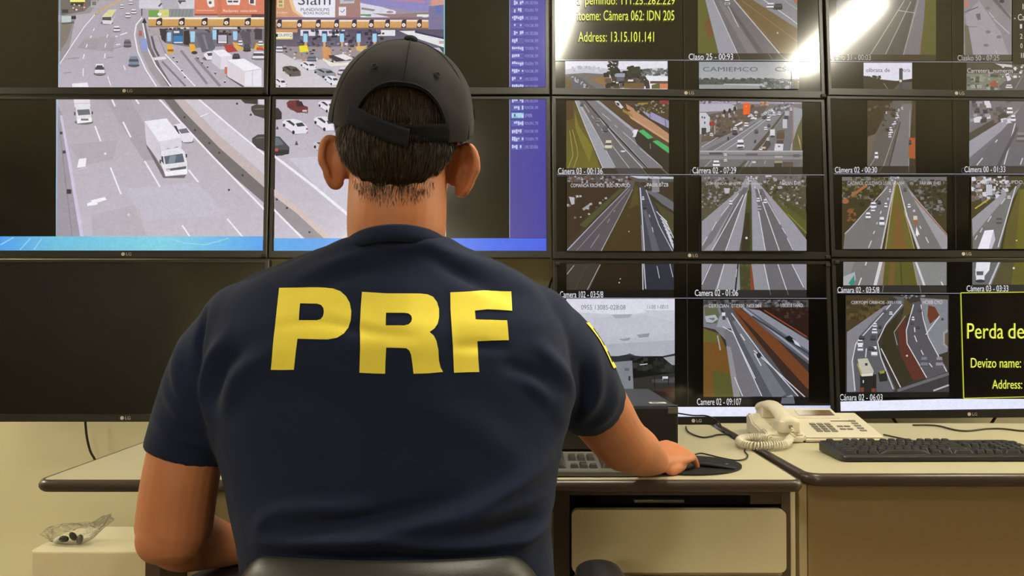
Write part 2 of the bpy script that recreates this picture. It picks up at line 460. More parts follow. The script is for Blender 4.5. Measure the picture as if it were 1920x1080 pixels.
class Pic:
    """flat luminous picture on a screen, laid out in photograph pixels (fr = origin and zoom of the working crop)"""
    def __init__(s, mon, clip, fr=(0, 0, 1)):
        s.m = mon; s.fr = fr; s.V = []; s.F = []; s.C = []
        s.cl = clip
    def P(s, x, y): return s.fr[0] + x / s.fr[2], s.fr[1] + y / s.fr[2]
    def _clip(s, poly):
        x0, y0, x1, y1 = s.cl
        for ax, lim, sg in ((0, x0, 1), (0, x1, -1), (1, y0, 1), (1, y1, -1)):
            out = []
            for i in range(len(poly)):
                a, b = poly[i - 1], poly[i]
                da, db = (a[ax] - lim) * sg, (b[ax] - lim) * sg
                if (da >= 0) != (db >= 0):
                    t = da / (da - db); out.append(tuple(p + (q - p) * t for p, q in zip(a, b)))
                if db >= 0: out.append(b)
            poly = out
            if len(poly) < 3: return []
        return poly
    def _emit(s, polys):
        s.m.k += 1
        for poly in polys:
            q = s._clip(poly)
            if len(q) < 3: continue
            a, b, c, d = s.m.in_
            k0 = len(s.V)
            for v in q:
                x, y, z = s.m.loc(v[0], v[1], s.m.k)
                s.V.append((min(max(x, a), c), min(max(y, b), d), z)); s.C.append(v[2:5])
            s.F.append(tuple(range(k0, len(s.V))))
        return s
    def poly(s, col, pts):
        cs = [lin(c) for c in col] if isinstance(col[0], tuple) else [lin(col)] * len(pts)
        pp = [s.P(*p) + c for p, c in zip(pts, cs)]
        if len(pp) > 3:
            tr = geometry.tessellate_polygon([[Vector((p[0], p[1], 0)) for p in pp]])
            return s._emit([[pp[i] for i in t] for t in tr])
        return s._emit([pp])
    def rect(s, x0, y0, x1, y1, col, col2=None, n=1):
        col2 = col2 or col
        return s.poly([col, col, col2, col2], [(x0, y0), (x1, y0), (x1, y1), (x0, y1)])
    def hgrad(s, x0, y0, x1, y1, a, b):
        return s.poly([a, b, b, a], [(x0, y0), (x1, y0), (x1, y1), (x0, y1)])
    def line(s, col, w, pts, w1=None):
        w1 = w if w1 is None else w1
        c = lin(col); L = []
        n = len(pts)
        for i, (x, y) in enumerate(pts):
            a = pts[max(i - 1, 0)]; b = pts[min(i + 1, n - 1)]
            dx, dy = b[0] - a[0], b[1] - a[1]; d = math.hypot(dx, dy) or 1
            ww = (w + (w1 - w) * i / max(1, n - 1)) / 2
            L.append(((x - dy / d * ww, y + dx / d * ww), (x + dy / d * ww, y - dx / d * ww)))
        return s._emit([[s.P(*q) + c for q in (L[i][0], L[i + 1][0], L[i + 1][1], L[i][1])] for i in range(n - 1)])
    def lines(s, col, w, segs):
        for g in segs: s.line(col, w, g)
        return s
    def disc(s, x, y, rx, col, ry=None, n=14):
        ry = ry or rx; c = lin(col)
        return s._emit([[s.P(x + rx * math.cos(2 * PI * i / n), y + ry * math.sin(2 * PI * i / n)) + c for i in range(n)]])
    def car(s, x, y, w, h, col=(225, 222, 230), k=0.0, win=(80, 80, 90)):
        """vehicle seen from above and ahead; (x, y) centre, k = sideways slant"""
        d = tuple(int(v * .62) for v in col)
        sh = (92, 88, 92) if sum(col) > 300 else (60, 56, 58)
        s.disc(x + k * w * .1, y + h * .36, w * .58, sh, h * .2)
        s.poly(d, [(x - w * .5, y - h * .05), (x - w * .36 - k * w * .2, y - h * .42), (x + w * .34 - k * w * .2, y - h * .42), (x + w * .5, y - h * .05), (x + w * .48, y + h * .42), (x - w * .46, y + h * .42)])
        s.poly(col, [(x - w * .36 - k * w * .2, y - h * .5), (x + w * .34 - k * w * .2, y - h * .5), (x + w * .38, y - h * .2), (x - w * .4, y - h * .2)])
        s.poly(win, [(x - w * .38, y - h * .22), (x + w * .37, y - h * .22), (x + w * .42, y + .02 * h), (x - w * .43, y + .02 * h)])
        s.poly(col, [(x - w * .46, y + .02 * h), (x + w * .45, y + .02 * h), (x + w * .48, y + h * .3), (x - w * .48, y + h * .3)])
        return s
    def text(s, t, x0, y0, x1, y1, col):
        c = lin(col)
        return s._emit([[s.P(x0 + (x1 - x0) * a, y1 + (y0 - y1) * b) + c for a, b in tr] for tr in text_tris(t)])
    def specks(s, n, x0, y0, x1, y1, cols, r0, r1, seed=1, asp=.8):
        rn = random.Random(seed)
        n = int(n * 1.6); r0 *= .68; r1 *= .68
        for i in range(n):
            x, y, r = rn.uniform(x0, x1), rn.uniform(y0, y1), rn.uniform(r0, r1)
            s.poly(rn.choice(cols), [(x - r, y - r * asp * rn.uniform(.5, 1)), (x + r * rn.uniform(.6, 1), y - r * asp), (x + r, y + r * asp * rn.uniform(.6, 1)), (x - r * rn.uniform(.6, 1), y + r * asp)])
        return s
    def build(s, name, label=None):
        me = bpy.data.meshes.new(name)
        me.from_pydata(s.V, [], s.F); me.update()
        at = me.color_attributes.new('Col', 'FLOAT_COLOR', 'POINT')
        at.data.foreach_set('color', [v for c in s.C for v in (c[0], c[1], c[2], 1.0)])
        o = link_mesh(name, me, M['screen'], s.m.screen)
        if label: o['label'] = label
        return o

W_ = (236, 233, 242)
MON = {}
def mon(k, *a): MON[k] = Monitor(*a); return MON[k]
A1 = mon('A1', PL, (-20, -131, 505, 177), (240, 168), 'wall monitor at top left showing motorway lanes beside a toll plaza gantry')
A2 = mon('A2', PL, (-22, 180, 503.5, 483.5), (238, 475), 'wall monitor showing a white box truck on a grey motorway above a cyan bar')
A3 = mon('A3', PL, (-25, 486.5, 501, 791), (236, 787), 'switched-off black wall monitor under the box truck screen')
B1 = mon('B1', PL, (509, -131, 1030, 177), (770, 168), 'wall monitor behind the cap showing toll booths, an advertising hoarding and a purple list')
B2 = mon('B2', PL, (506.5, 180, 1032, 484), (770, 475), "wall monitor behind the man's head showing white cars and a blue bar")
C1 = mon('C1', PR, (1034, -127, 1543, 181), (1293, 174), 'wall monitor with yellow camera address text at its upper left')
C2 = mon('C2', PR, (1036, 182.5, 1551.5, 486), (1300, 478), 'wall monitor with a green truck in its upper left road feed')
C3 = mon('C3', PR, (1038.5, 488.5, 1561, 796), (1307, 788.5), 'wall monitor behind the black computer with a cloudy sky feed and white bar')
D1 = mon('D1', PR, (1548, -127, 2050, 181.5), (1800, 175), 'wall monitor at top right with a bright diagonal lamp glare on it')
D2 = mon('D2', PR, (1555, 182.5, 2072, 483), (1813, 473), 'wall monitor at right with feeds of twin carriageways around a green median')
D3 = mon('D3', PR, (1565, 485.5, 2086, 783.5), (1824, 775.5), 'wall monitor above the telephone with a curving road feed and yellow signal-loss text')
# small latches where monitors meet
for m_, cu, cv in ((A1, 1, 0), (A2, 1, 0), (C1, 1, 0), (C2, 1, 0), (C3, 0, 1), (C3, 1, 1), (D3, 0, 1)):
    x = m_.w - .006 if cu else .016; y = m_.h - .012 if cv else .008
    bm = bmesh.new(); add_box(bm, x - .010, y - .006, .0005, x + .005, y + .005, .007, .002)
    obj('latch', bm, M['back'], m_.root)

ROAD = (172, 165, 175)
# --- A1: motorway and toll plaza
p = Pic(A1, (108, -130, 495, 163), (90, 0, 4.465))
p.rect(70, -600, 1840, 300, (168, 160, 170), (172, 164, 176)); p.rect(70, 300, 1840, 740, (172, 164, 176), (182, 174, 188))
p.poly((146, 141, 146), [(80, -300), (640, -300), (330, 130), (200, 360), (80, 540)])
p.poly((176, 170, 180), [(230, 120), (400, 100), (250, 270), (170, 420)])
p.poly((112, 106, 102), [(80, -300), (430, -300), (400, 0), (300, 90), (120, 125), (80, 120)])
p.poly((128, 118, 110), [(80, 180), (210, 170), (160, 330), (100, 420), (80, 430)])
p.rect(110, 130, 190, 185, (190, 200, 200)); p.rect(112, 75, 165, 105, (60, 58, 62)); p.rect(190, 130, 230, 158, (50, 50, 58)); p.line((90, 88, 92), 14, [(110, 195), (215, 185)])
p.rect(180, -40, 305, 14, (232, 235, 120)); p.rect(185, 14, 300, 42, (66, 56, 56)); p.specks(10, 190, 30, 300, 80, [(230, 225, 225), (180, 90, 85), (70, 60, 60)], 8, 14, 4)
p.poly((170, 168, 172), [(355, 0), (410, 0), (405, 55), (355, 60)]); p.rect(365, 8, 400, 40, (110, 110, 115))
p.line((198, 165, 120), 15, [(385, 118), (470, 62), (580, 10), (700, -60)]); p.line((130, 100, 80), 6, [(385, 127), (400, 112)])
p.line((232, 228, 238), 7, [(95, 530), (200, 370), (300, 220), (390, 118)])
p.poly((160, 152, 160), [(300, 320), (560, 310), (540, 430), (240, 400)]); p.poly((164, 156, 164), [(420, 300), (520, 300), (500, 420), (400, 420)])
p.lines((150, 141, 148), 8, [[(160, 490), (260, 480)], [(130, 610), (190, 602)], [(490, 480), (540, 476)], [(520, 410), (620, 385)]])
p.lines(W_, 7, [[(385, 235), (375, 255)], [(360, 295), (350, 315)], [(325, 365), (315, 395)], [(300, 450), (290, 490)], [(292, 570), (290, 635)],
                [(497, 285), (488, 312)], [(480, 360), (472, 395)], [(474, 445), (470, 485)], [(630, 545), (645, 585)], [(495, 635), (522, 715)], [(600, 290), (660, 270)], [(560, 300), (580, 302)], [(565, 372), (600, 366)]])
# bus
p.disc(490, 190, 55, (100, 95, 100), 14)
p.poly((214, 212, 216), [(448, 135), (505, 80), (567, 76), (560, 110), (535, 185), (525, 200), (455, 196)])
p.poly((218, 208, 150), [(452, 132), (508, 82), (565, 78), (530, 135)]); p.poly((84, 78, 74), [(450, 140), (528, 138), (526, 168), (452, 166)]); p.poly((150, 150, 155), [(532, 135), (565, 85), (558, 112), (534, 170)])
for a in ((573, 240, 58, 50), (665, 125, 46, 44), (715, 95, 46, 42), (615, 52, 38, 34), (690, 18, 40, 34), (970, 30, 46, 40)): p.car(*a)
p.car(662, 360, 62, 66, (118, 116, 122)); p.car(715, 512, 84, 88, (120, 135, 160)); p.car(430, 580, 88, 96, (226, 223, 230)); p.poly((70, 66, 74), [(405, 545), (452, 545), (460, 575), (398, 575)])
# slip lane kerbs
p.poly((158, 150, 156), [(780, 150), (745, 215), (745, 300), (775, 430), (850, 590), (945, 720), (1030, 720), (930, 560), (840, 400), (800, 250)])
p.line(W_, 10, [(785, 145), (735, 205), (722, 290), (748, 430), (815, 580), (905, 720)])
p.line((112, 104, 110), 26, [(800, 190), (850, 400), (925, 560), (1020, 715)], 34); p.line(W_, 11, [(790, 185), (830, 400), (900, 545), (1025, 720)])
p.line((90, 84, 92), 18, [(850, 240), (890, 400), (925, 470)]); p.line((150, 140, 145), 10, [(900, 250), (985, 450)])
p.line((60, 58, 66), 8, [(783, 35), (783, 130)]); p.poly((40, 38, 44), [(783, 190), (805, 145), (825, 192)]); p.poly((140, 155, 205), [(765, 320), (825, 320), (835, 420), (785, 425)]); p.rect(758, 255, 785, 300, (170, 100, 90))
p.poly((222, 218, 228), [(875, 480), (980, 472), (990, 492), (890, 502)]); p.line(W_, 9, [(978, 450), (1100, 580), (1230, 720)])
p.line((128, 120, 125), 16, [(950, 510), (1150, 720)]); p.line((135, 128, 134), 20, [(1110, 420), (1330, 700)]); p.line((140, 132, 138), 24, [(1230, 480), (1440, 720)])
# roofs, hoarding, gantry
p.rect(760, -600, 1240, 70, (206, 203, 212)); p.poly((176, 172, 182), [(760, -600), (900, -600), (1100, 70), (960, 70)]); p.line((80, 76, 84), 14, [(925, 52), (950, 25)]); p.rect(1085, 0, 1150, 14, (70, 66, 80)); p.poly((70, 60, 80), [(1090, 18), (1120, 10), (1105, 34)])
p.rect(840, 82, 926, 140, (112, 160, 84)); p.rect(926, 78, 1010, 138, (206, 204, 120)); p.disc(932, 116, 18, (235, 235, 235), 13); p.rect(1010, 72, 1215, 138, (138, 142, 146)); p.lines((110, 115, 115), 5, [[(1030 + i * 30, 138), (1045 + i * 30, 76)] for i in range(6)])
p.poly((212, 124, 98), [(1240, -600), (1840, -600), (1840, 122), (1222, 118)]); p.rect(1225, 114, 1840, 128, (150, 82, 70)); p.poly((200, 116, 92), [(1420, -600), (1455, -600), (1450, 118), (1415, 118)])
for q in ([(1320, -40), (1385, -40), (1392, 50), (1352, 62), (1335, 40)], [(1470, -80), (1625, -80), (1600, 40), (1500, 40)], [(1675, -80), (1740, -80), (1735, 45), (1680, 30)]): p.poly((236, 228, 226), q)
p.poly((70, 66, 88), [(1492, -40), (1600, -40), (1590, 18), (1505, 18)]); p.lines((236, 228, 226), 7, [[(1495, 0), (1595, 0)], [(1545, -30), (1545, 20)]]); p.rect(1690, -60, 1722, 28, (76, 70, 88)); p.disc(1356, 20, 13, (90, 84, 95))
p.line((228, 190, 176), 6, [(1240, 84), (1390, 86)]); p.text('Reclames', 1465, 78, 1590, 98, (245, 225, 215)); p.text('telefone vermelho', 1610, 80, 1750, 97, (245, 225, 215))
p.rect(1700, 118, 1840, 145, (96, 62, 78)); p.rect(1420, 122, 1700, 145, (170, 128, 110))
p.rect(838, 145, 1840, 222, (206, 160, 94), (198, 150, 92)); p.rect(838, 143, 1840, 159, (244, 232, 212)); p.rect(838, 216, 1840, 226, (130, 104, 84))
# under the canopy
p.rect(848, 226, 1840, 300, (168, 158, 164)); p.rect(1020, 226, 1180, 270, (222, 214, 222)); p.rect(1370, 226, 1590, 262, (220, 213, 222))
p.poly((120, 112, 122), [(930, 240), (1840, 240), (1840, 430), (1560, 380), (1230, 400), (985, 360)]); p.specks(34, 940, 232, 1800, 290, [(56, 48, 56), (80, 70, 82), (44, 40, 48), (170, 120, 100)], 10, 24, 9)
p.poly((54, 50, 58), [(930, 235), (990, 245), (985, 360), (950, 330)])
p.rect(1042, 245, 1130, 368, (62, 84, 106)); p.rect(1050, 300, 1126, 348, (58, 124, 184)); p.rect(1052, 350, 1126, 360, (220, 225, 230)); p.rect(1052, 258, 1098, 275, (225, 222, 228)); p.poly((50, 46, 52), [(1135, 260), (1180, 250), (1190, 380), (1135, 370)])
p.poly((98, 98, 110), [(1232, 275), (1360, 268), (1400, 400), (1380, 420), (1290, 440)]); p.poly((126, 126, 138), [(1290, 290), (1310, 290), (1345, 410), (1325, 414)])
p.rect(1412, 270, 1505, 365, (62, 56, 62)); p.rect(1424, 292, 1495, 342, (188, 182, 200)); p.rect(1424, 344, 1495, 360, (225, 222, 228)); p.poly((88, 84, 96), [(1600, 265), (1690, 262), (1700, 370), (1640, 370)]); p.rect(1730, 240, 1790, 330, (66, 60, 68))
for x0, x1, y0, y1 in ((995, 1030, 270, 345), (1190, 1230, 262, 350), (1375, 1410, 250, 330), (1547, 1585, 262, 335)): p.poly((156, 206, 236), [(x0, y0), (x1, y0), (x1 - 3, y1), (x0 + 3, y1)])
for q in ([(990, 370), (1040, 370), (1055, 440), (1000, 452)], [(1180, 365), (1225, 370), (1245, 440), (1190, 435)], [(1540, 350), (1590, 360), (1640, 420), (1580, 420)], [(1740, 360), (1810, 360), (1815, 410), (1720, 420)]): p.poly((222, 170, 70), q)
p.rect(1000, 412, 1050, 430, (150, 96, 50)); p.disc(1225, 440, 26, (64, 58, 56), 14); p.poly((172, 66, 66), [(1465, 372), (1540, 372), (1590, 430), (1500, 440)]); p.car(1610, 360, 40, 44, (230, 228, 235)); p.car(1665, 400, 60, 60, (70, 66, 70)); p.car(1780, 365, 46, 44, (225, 225, 232)); p.rect(1745, 395, 1800, 420, (200, 80, 60))
for x in (930, 1118, 1310, 1494, 1672): p.poly((58, 44, 52), [(x - 28, 212), (x - 22, 160), (x + 10, 148), (x + 26, 150), (x + 24, 212)]); p.disc(x - 2, 190, 17, (236, 228, 225), 15); p.disc(x - 2, 190, 6, (180, 110, 70), 5)
p.disc(1340, 490, 50, (100, 94, 100), 16); p.poly((226, 224, 232), [(1300, 455), (1340, 430), (1400, 430), (1400, 500), (1330, 500)]); p.poly((70, 70, 80), [(1330, 445), (1385, 440), (1385, 465), (1340, 468)])
p.poly((205, 199, 210), [(1375, 425), (1445, 475), (1445, 582), (1368, 520)]); p.poly((236, 233, 241), [(1375, 422), (1470, 414), (1540, 462), (1445, 478)]); p.poly((220, 214, 226), [(1445, 478), (1540, 462), (1540, 565), (1445, 582)])
p.car(1575, 470, 62, 44, (64, 60, 66)); p.car(1765, 466, 110, 66, (228, 226, 233)); p.poly((80, 78, 86), [(1720, 445), (1800, 445), (1808, 465), (1715, 465)]); p.rect(1478, 560, 1502, 620, (200, 110, 85))
p.poly((92, 86, 92), [(1490, 640), (1640, 740), (1640, 712), (1500, 620)])
p.poly((216, 206, 214), [(1500, 505), (1650, 598), (1645, 722), (1500, 640)]); p.poly((238, 235, 243), [(1502, 502), (1640, 490), (1787, 574), (1650, 598)]); p.poly((228, 226, 236), [(1650, 598), (1787, 576), (1787, 722), (1645, 722)]); p.line((178, 172, 186), 4, [(1712, 590), (1712, 720)]); p.line((190, 184, 196), 5, [(1650, 598), (1787, 576)])
for x, y in ((1050, 480), (1080, 515), (1120, 590), (1145, 645), (1255, 485), (1290, 525), (1335, 560), (1400, 612), (1480, 685)): p.disc(x, y, 8, (74, 62, 60), 9); p.disc(x, y - 8, 6, (230, 220, 215), 4)
p.poly((232, 230, 238), [(200, 700), (330, 690), (340, 740), (205, 740)])
p.line((150, 190, 226), 6, [(104, -600), (92, 740)])
p.build('camera_feed')

# --- A2: box truck
p = Pic(A2, (104, 184.5, 495, 470), (0, 170, 3.273))
p.rect(330, 30, 1640, 450, (176, 168, 178), (186, 179, 188)); p.rect(330, 450, 1640, 920, (186, 179, 188), (192, 186, 198))
for q, c in (([(420, 330), (720, 300), (690, 420), (500, 460)], (176, 169, 178)), ([(760, 600), (1200, 560), (1400, 760), (900, 800)], (193, 187, 202)), ([(640, 45), (800, 45), (1000, 420), (880, 430)], (170, 162, 170)), ([(560, 760), (820, 700), (900, 890), (560, 890)], (182, 176, 185))): p.poly(c, q)
p.poly((158, 152, 162), [(330, 40), (385, 160), (510, 900), (330, 900)]); p.line((204, 195, 222), 16, [(372, 150), (425, 450), (500, 900)], 22); p.line((140, 134, 142), 6, [(362, 230), (440, 900)])
for x, y, r in ((372, 258, 8), (390, 375, 9), (420, 618, 14)): p.rect(x - r, y - r, x + r, y + r, (66, 62, 66))
p.lines(W_, 10, [[(580, 215), (615, 310)], [(752, 190), (800, 285)], [(675, 470), (740, 635)], [(885, 430), (980, 590)], [(1115, 825), (1170, 905)], [(1392, 785), (1490, 900)], [(1155, 485), (1215, 560)], [(680, 35), (703, 95)], [(825, 35), (850, 80)]])
p.poly((116, 109, 112), [(990, 30), (1060, 40), (1130, 130), (1400, 390), (1640, 610), (1640, 705), (1390, 490), (1120, 200)])
p.poly((192, 178, 178), [(1058, 30), (1115, 30), (1330, 260), (1640, 530), (1640, 610), (1340, 345), (1150, 150)]); p.poly((202, 196, 206), [(1115, 30), (1200, 30), (1640, 400), (1640, 530), (1330, 260)])
p.line(W_, 11, [(962, 30), (1110, 195), (1300, 400), (1640, 745)]); p.line(W_, 10, [(1200, 30), (1420, 225), (1640, 405)]); p.line(W_, 6, [(1225, 158), (1275, 138)])
for x, y in ((1130, 162), (1195, 240), (1283, 320), (1343, 380), (1487, 518), (1403, 608), (1453, 78), (1537, 146), (643, 385)): p.disc(x, y, 7, (62, 58, 62) if x != 643 else W_)
p.poly((58, 54, 52), [(1465, 35), (1580, 35), (1580, 82), (1500, 76)]); p.poly((70, 68, 66), [(1540, 95), (1570, 82), (1640, 90), (1640, 175), (1560, 150), (1540, 120)]); p.poly((68, 66, 68), [(1545, 290), (1580, 268), (1640, 265), (1640, 380), (1575, 350), (1545, 315)]); p.lines((110, 108, 112), 6, [[(1560, 112), (1620, 110)], [(1570, 290), (1620, 285)]])
p.poly((214, 208, 216), [(1580, 45), (1640, 45), (1640, 85), (1590, 78)])
# van at top left
p.disc(512, 192, 58, (120, 112, 116), 16); p.poly((226, 221, 231), [(448, 35), (548, 35), (552, 100), (455, 100)]); p.line((196, 189, 200), 4, [(452, 78), (550, 76)]); p.poly((222, 219, 226), [(462, 98), (548, 94), (562, 188), (470, 200)]); p.poly((104, 108, 118), [(470, 116), (546, 112), (552, 145), (478, 150)]); p.poly((240, 238, 242), [(472, 172), (560, 164), (560, 190), (474, 200)]); p.rect(494, 170, 540, 182, (120, 116, 118)); p.rect(560, 126, 568, 142, (64, 60, 64)); p.rect(452, 130, 460, 150, (64, 60, 64))
# car beside the truck, then the truck
p.disc(1150, 312, 40, (120, 114, 122), 10); p.poly((226, 223, 234), [(1062, 208), (1120, 196), (1160, 240), (1186, 288), (1178, 312), (1122, 316), (1085, 250)]); p.poly((112, 112, 124), [(1090, 238), (1142, 228), (1160, 256), (1112, 262)]); p.poly((60, 58, 64), [(1064, 212), (1080, 215), (1100, 262), (1094, 268)])
p.poly((112, 105, 110), [(890, 310), (990, 470), (1020, 525), (1140, 515), (1130, 535), (1000, 535), (900, 350)])
p.poly((208, 200, 212), [(884, 188), (975, 310), (988, 452), (896, 328)]); p.poly((235, 231, 242), [(884, 186), (1020, 168), (1112, 285), (975, 312)]); p.poly((216, 209, 222), [(975, 312), (1112, 285), (1112, 350), (985, 372)])
p.poly((226, 223, 231), [(985, 372), (1102, 346), (1130, 372), (1146, 440), (1146, 512), (1012, 522), (985, 440)]); p.poly((92, 102, 118), [(1004, 402), (1118, 384), (1130, 436), (1014, 450)]); p.poly((130, 142, 156), [(1040, 400), (1080, 394), (1070, 440), (1030, 446)]); p.poly((70, 66, 74), [(988, 400), (998, 402), (1005, 452), (988, 430)])
p.poly((96, 98, 106), [(1018, 480), (1140, 462), (1140, 478), (1020, 494)]); p.poly((240, 239, 243), [(1010, 496), (1147, 480), (1147, 508), (1012, 524)]); p.rect(1020, 482, 1042, 496, (205, 205, 215)); p.poly((90, 86, 94), [(978, 420), (988, 425), (985, 450), (976, 440)]); p.rect(1137, 388, 1146, 408, (60, 56, 64)); p.lines((150, 148, 156), 5, [[(1020, 356), (1038, 352)], [(1070, 348), (1090, 344)]])
p.poly((240, 238, 244), [(482, 418), (528, 412), (522, 465), (470, 472)]); p.line((205, 200, 208), 4, [(475, 485), (530, 470)]); p.poly((242, 240, 245), [(530, 692), (560, 680), (555, 672), (640, 652), (652, 668), (595, 686), (595, 698), (535, 708)])
p.disc(787, 760, 8, (215, 210, 215))
p.line((150, 192, 226), 6, [(349, 30), (340, 900)])
p.build('camera_feed')
p = Pic(A2, (-40, 443, 494.5, 471), (0, 170, 3.273))
p.hgrad(-140, 893, 330, 985, (70, 150, 235), (110, 190, 220)); p.hgrad(330, 893, 1000, 985, (110, 190, 220), (130, 208, 226)); p.hgrad(1000, 893, 1640, 985, (130, 208, 226), (82, 160, 236))
for a, b in (((0, 945), (80, 900)), ((120, 975), (185, 905)), ((205, 975), (255, 905))): p.line((150, 205, 240), 7, [a, b])
p.line((150, 214, 235), 6, [(1030, 905), (1130, 935), (1260, 945), (1400, 905)])
p.build('taskbar')

def sedan(p, x0, y0, x1, y1, col, dark=(58, 58, 66)):
    w, h = x1 - x0, y1 - y0
    q = lambda a, b: (x0 + a * w, y0 + b * h)
    p.poly((140, 132, 142), [q(.1, .6), q(.5, 1.02), q(1, .95), q(1.02, .8), q(.4, .7)])
    p.poly(col, [q(0, .2), q(.12, .05), q(.45, 0), q(.75, .12), q(.98, .5), q(1, .8), q(.92, .95), q(.5, .98), q(.1, .5)])
    p.poly(dark, [q(.14, .12), q(.3, .1), q(.5, .36), q(.46, .48)]); p.poly(dark, [q(.53, .3), q(.78, .24), q(.9, .46), q(.6, .52)])
    p.disc(*q(.08, .42), .05 * w, (48, 46, 50), .11 * h); p.disc(*q(.44, .88), .055 * w, (48, 46, 50), .13 * h); p.poly((190, 90, 85), [q(.93, .6), q(1, .6), q(1, .72), q(.93, .72)])
# --- B1: toll booths with hoarding
p = Pic(B1, (517, -130, 834, 164), (500, 0, 5.4))
p.rect(80, -700, 1810, 300, (150, 142, 160)); p.rect(80, 300, 1810, 900, (196, 190, 200))
p.rect(80, -700, 700, 168, (198, 134, 100), (206, 150, 116)); p.rect(105, -20, 172, 74, (222, 205, 150)); p.rect(118, 0, 156, 26, (160, 140, 90)); p.rect(118, 40, 158, 62, (170, 150, 100)); p.text('Linden', 100, 112, 205, 132, (240, 220, 205))
p.poly((228, 190, 150), [(205, -60), (290, -60), (300, 90), (380, 170), (340, 165), (260, 110)]); p.poly((230, 228, 239), [(262, -200), (695, -200), (690, 172), (380, 170), (300, 105), (265, 20)])
p.text('Siam', 315, -62, 645, 46, (66, 68, 92)); p.text('PUNDIVILPIS', 342, 78, 634, 108, (48, 46, 60)); p.text('BOAS RODAS', 372, 116, 634, 142, (52, 50, 62))
p.poly((162, 124, 120), [(695, -200), (950, -200), (945, 175), (690, 170)]); p.poly((190, 190, 200), [(735, -60), (890, -60), (885, 28), (740, 34)]); p.rect(780, -30, 880, 8, (150, 146, 158)); p.rect(728, 66, 802, 154, (228, 226, 236)); p.line((80, 90, 150), 8, [(745, 108), (765, 120), (788, 92)])
p.poly((138, 132, 190), [(950, -300), (1660, -300), (1640, 110), (1500, 108), (1160, 62), (955, 30)]); p.poly((176, 130, 160), [(1180, -40), (1600, 0), (1600, 30), (1200, -5)]); p.poly((206, 150, 140), [(1640, -300), (1800, -300), (1795, 60), (1670, 55)])
p.poly((214, 210, 226), [(945, 25), (1170, 68), (1310, 112), (1300, 140), (1180, 120), (1360, 195), (950, 170)]); p.poly((140, 130, 136), [(960, 70), (1100, 92), (1080, 110), (955, 92)]); p.disc(1245, 118, 62, (220, 216, 230), 24); p.disc(1245, 118, 36, (150, 142, 150), 12)
p.poly((148, 122, 122), [(1060, 130), (1320, 140), (1640, 118), (1640, 205), (1380, 200)]); p.rect(948, 140, 1055, 162, (90, 150, 92)); p.rect(948, 156, 1000, 170, (225, 225, 232)); p.poly((90, 140, 96), [(1500, 130), (1640, 140), (1640, 160), (1520, 158)]); p.rect(1520, 142, 1640, 164, (226, 224, 232)); p.rect(1575, 164, 1630, 206, (215, 212, 224)); p.disc(1260, 200, 130, (64, 50, 72), 26); p.disc(1440, 204, 60, (64, 50, 72), 20)
p.poly((118, 114, 150), [(1640, 60), (1812, 40), (1812, 340), (1640, 330)]); p.poly((90, 110, 180), [(1710, 60), (1770, 56), (1766, 130), (1716, 134)])
p.rect(80, 172, 1640, 200, (126, 100, 124)); p.rect(80, 205, 1636, 284, (210, 162, 96), (200, 148, 96)); p.rect(80, 198, 1636, 214, (240, 226, 206)); p.rect(80, 278, 1636, 294, (120, 92, 88))
for x in (125, 330, 520, 706, 885, 1058, 1222, 1388, 1545): p.poly((56, 44, 62), [(x - 28, 278), (x - 20, 205), (x + 4, 192), (x + 26, 196), (x + 24, 276)]); p.disc(x - 2, 250, 19, (236, 230, 228), 19); p.disc(x - 2, 250, 7, (170, 110, 80), 6)
p.rect(80, 294, 1812, 480, (84, 78, 100), (104, 98, 116))
for x0, x1 in ((340, 490), (520, 660), (690, 790)): p.rect(x0, 298, x1, 360, (220, 216, 228))
p.rect(90, 292, 310, 325, (200, 146, 100)); p.rect(1110, 300, 1300, 360, (222, 224, 226)); p.poly((224, 226, 228), [(1340, 310), (1500, 308), (1800, 380), (1800, 480), (1500, 380)]); p.line((52, 46, 92), 20, [(1500, 318), (1800, 386)]); p.poly((60, 80, 82), [(1740, 470), (1812, 480), (1812, 620), (1790, 540)]); p.rect(1745, 410, 1812, 440, (200, 160, 165))
p.specks(46, 320, 300, 1200, 470, [(50, 44, 64), (70, 64, 88), (40, 40, 60), (110, 100, 120)], 12, 34, 21)
p.rect(95, 325, 262, 385, (232, 230, 214)); p.text('OUFFEQ', 122, 338, 255, 374, (62, 58, 50)); p.rect(92, 340, 112, 372, (36, 34, 36)); p.rect(95, 386, 262, 396, (220, 210, 90))
for x in (393, 583, 762, 931, 1093): p.rect(x - 26, 312, x + 30, 360, (58, 62, 100)); p.rect(x - 22, 338, x + 20, 424, (156, 208, 236)); p.rect(x - 12, 424, x + 12, 470, (210, 160, 110))
p.rect(80, 470, 1000, 600, (150, 140, 146)); p.specks(60, 150, 440, 900, 640, [(70, 58, 62), (110, 92, 84), (190, 140, 100), (222, 218, 226), (56, 50, 58), (150, 146, 160)], 12, 34, 33, .6)
p.poly((232, 216, 52), [(328, 462), (408, 458), (425, 520), (335, 528)]); p.poly((206, 150, 96), [(560, 470), (640, 480), (660, 560), (580, 600)]); p.poly((216, 176, 110), [(900, 470), (1020, 460), (960, 520), (910, 510)])
p.poly((232, 226, 214), [(560, 590), (690, 640), (830, 630), (830, 660), (640, 668)]); p.poly((64, 58, 64), [(620, 560), (760, 550), (860, 610), (700, 625)]); p.poly((228, 224, 226), [(680, 560), (780, 545), (880, 590), (800, 610)])
p.poly((205, 199, 206), [(80, 520), (160, 540), (470, 700), (560, 800), (760, 900), (80, 900)])
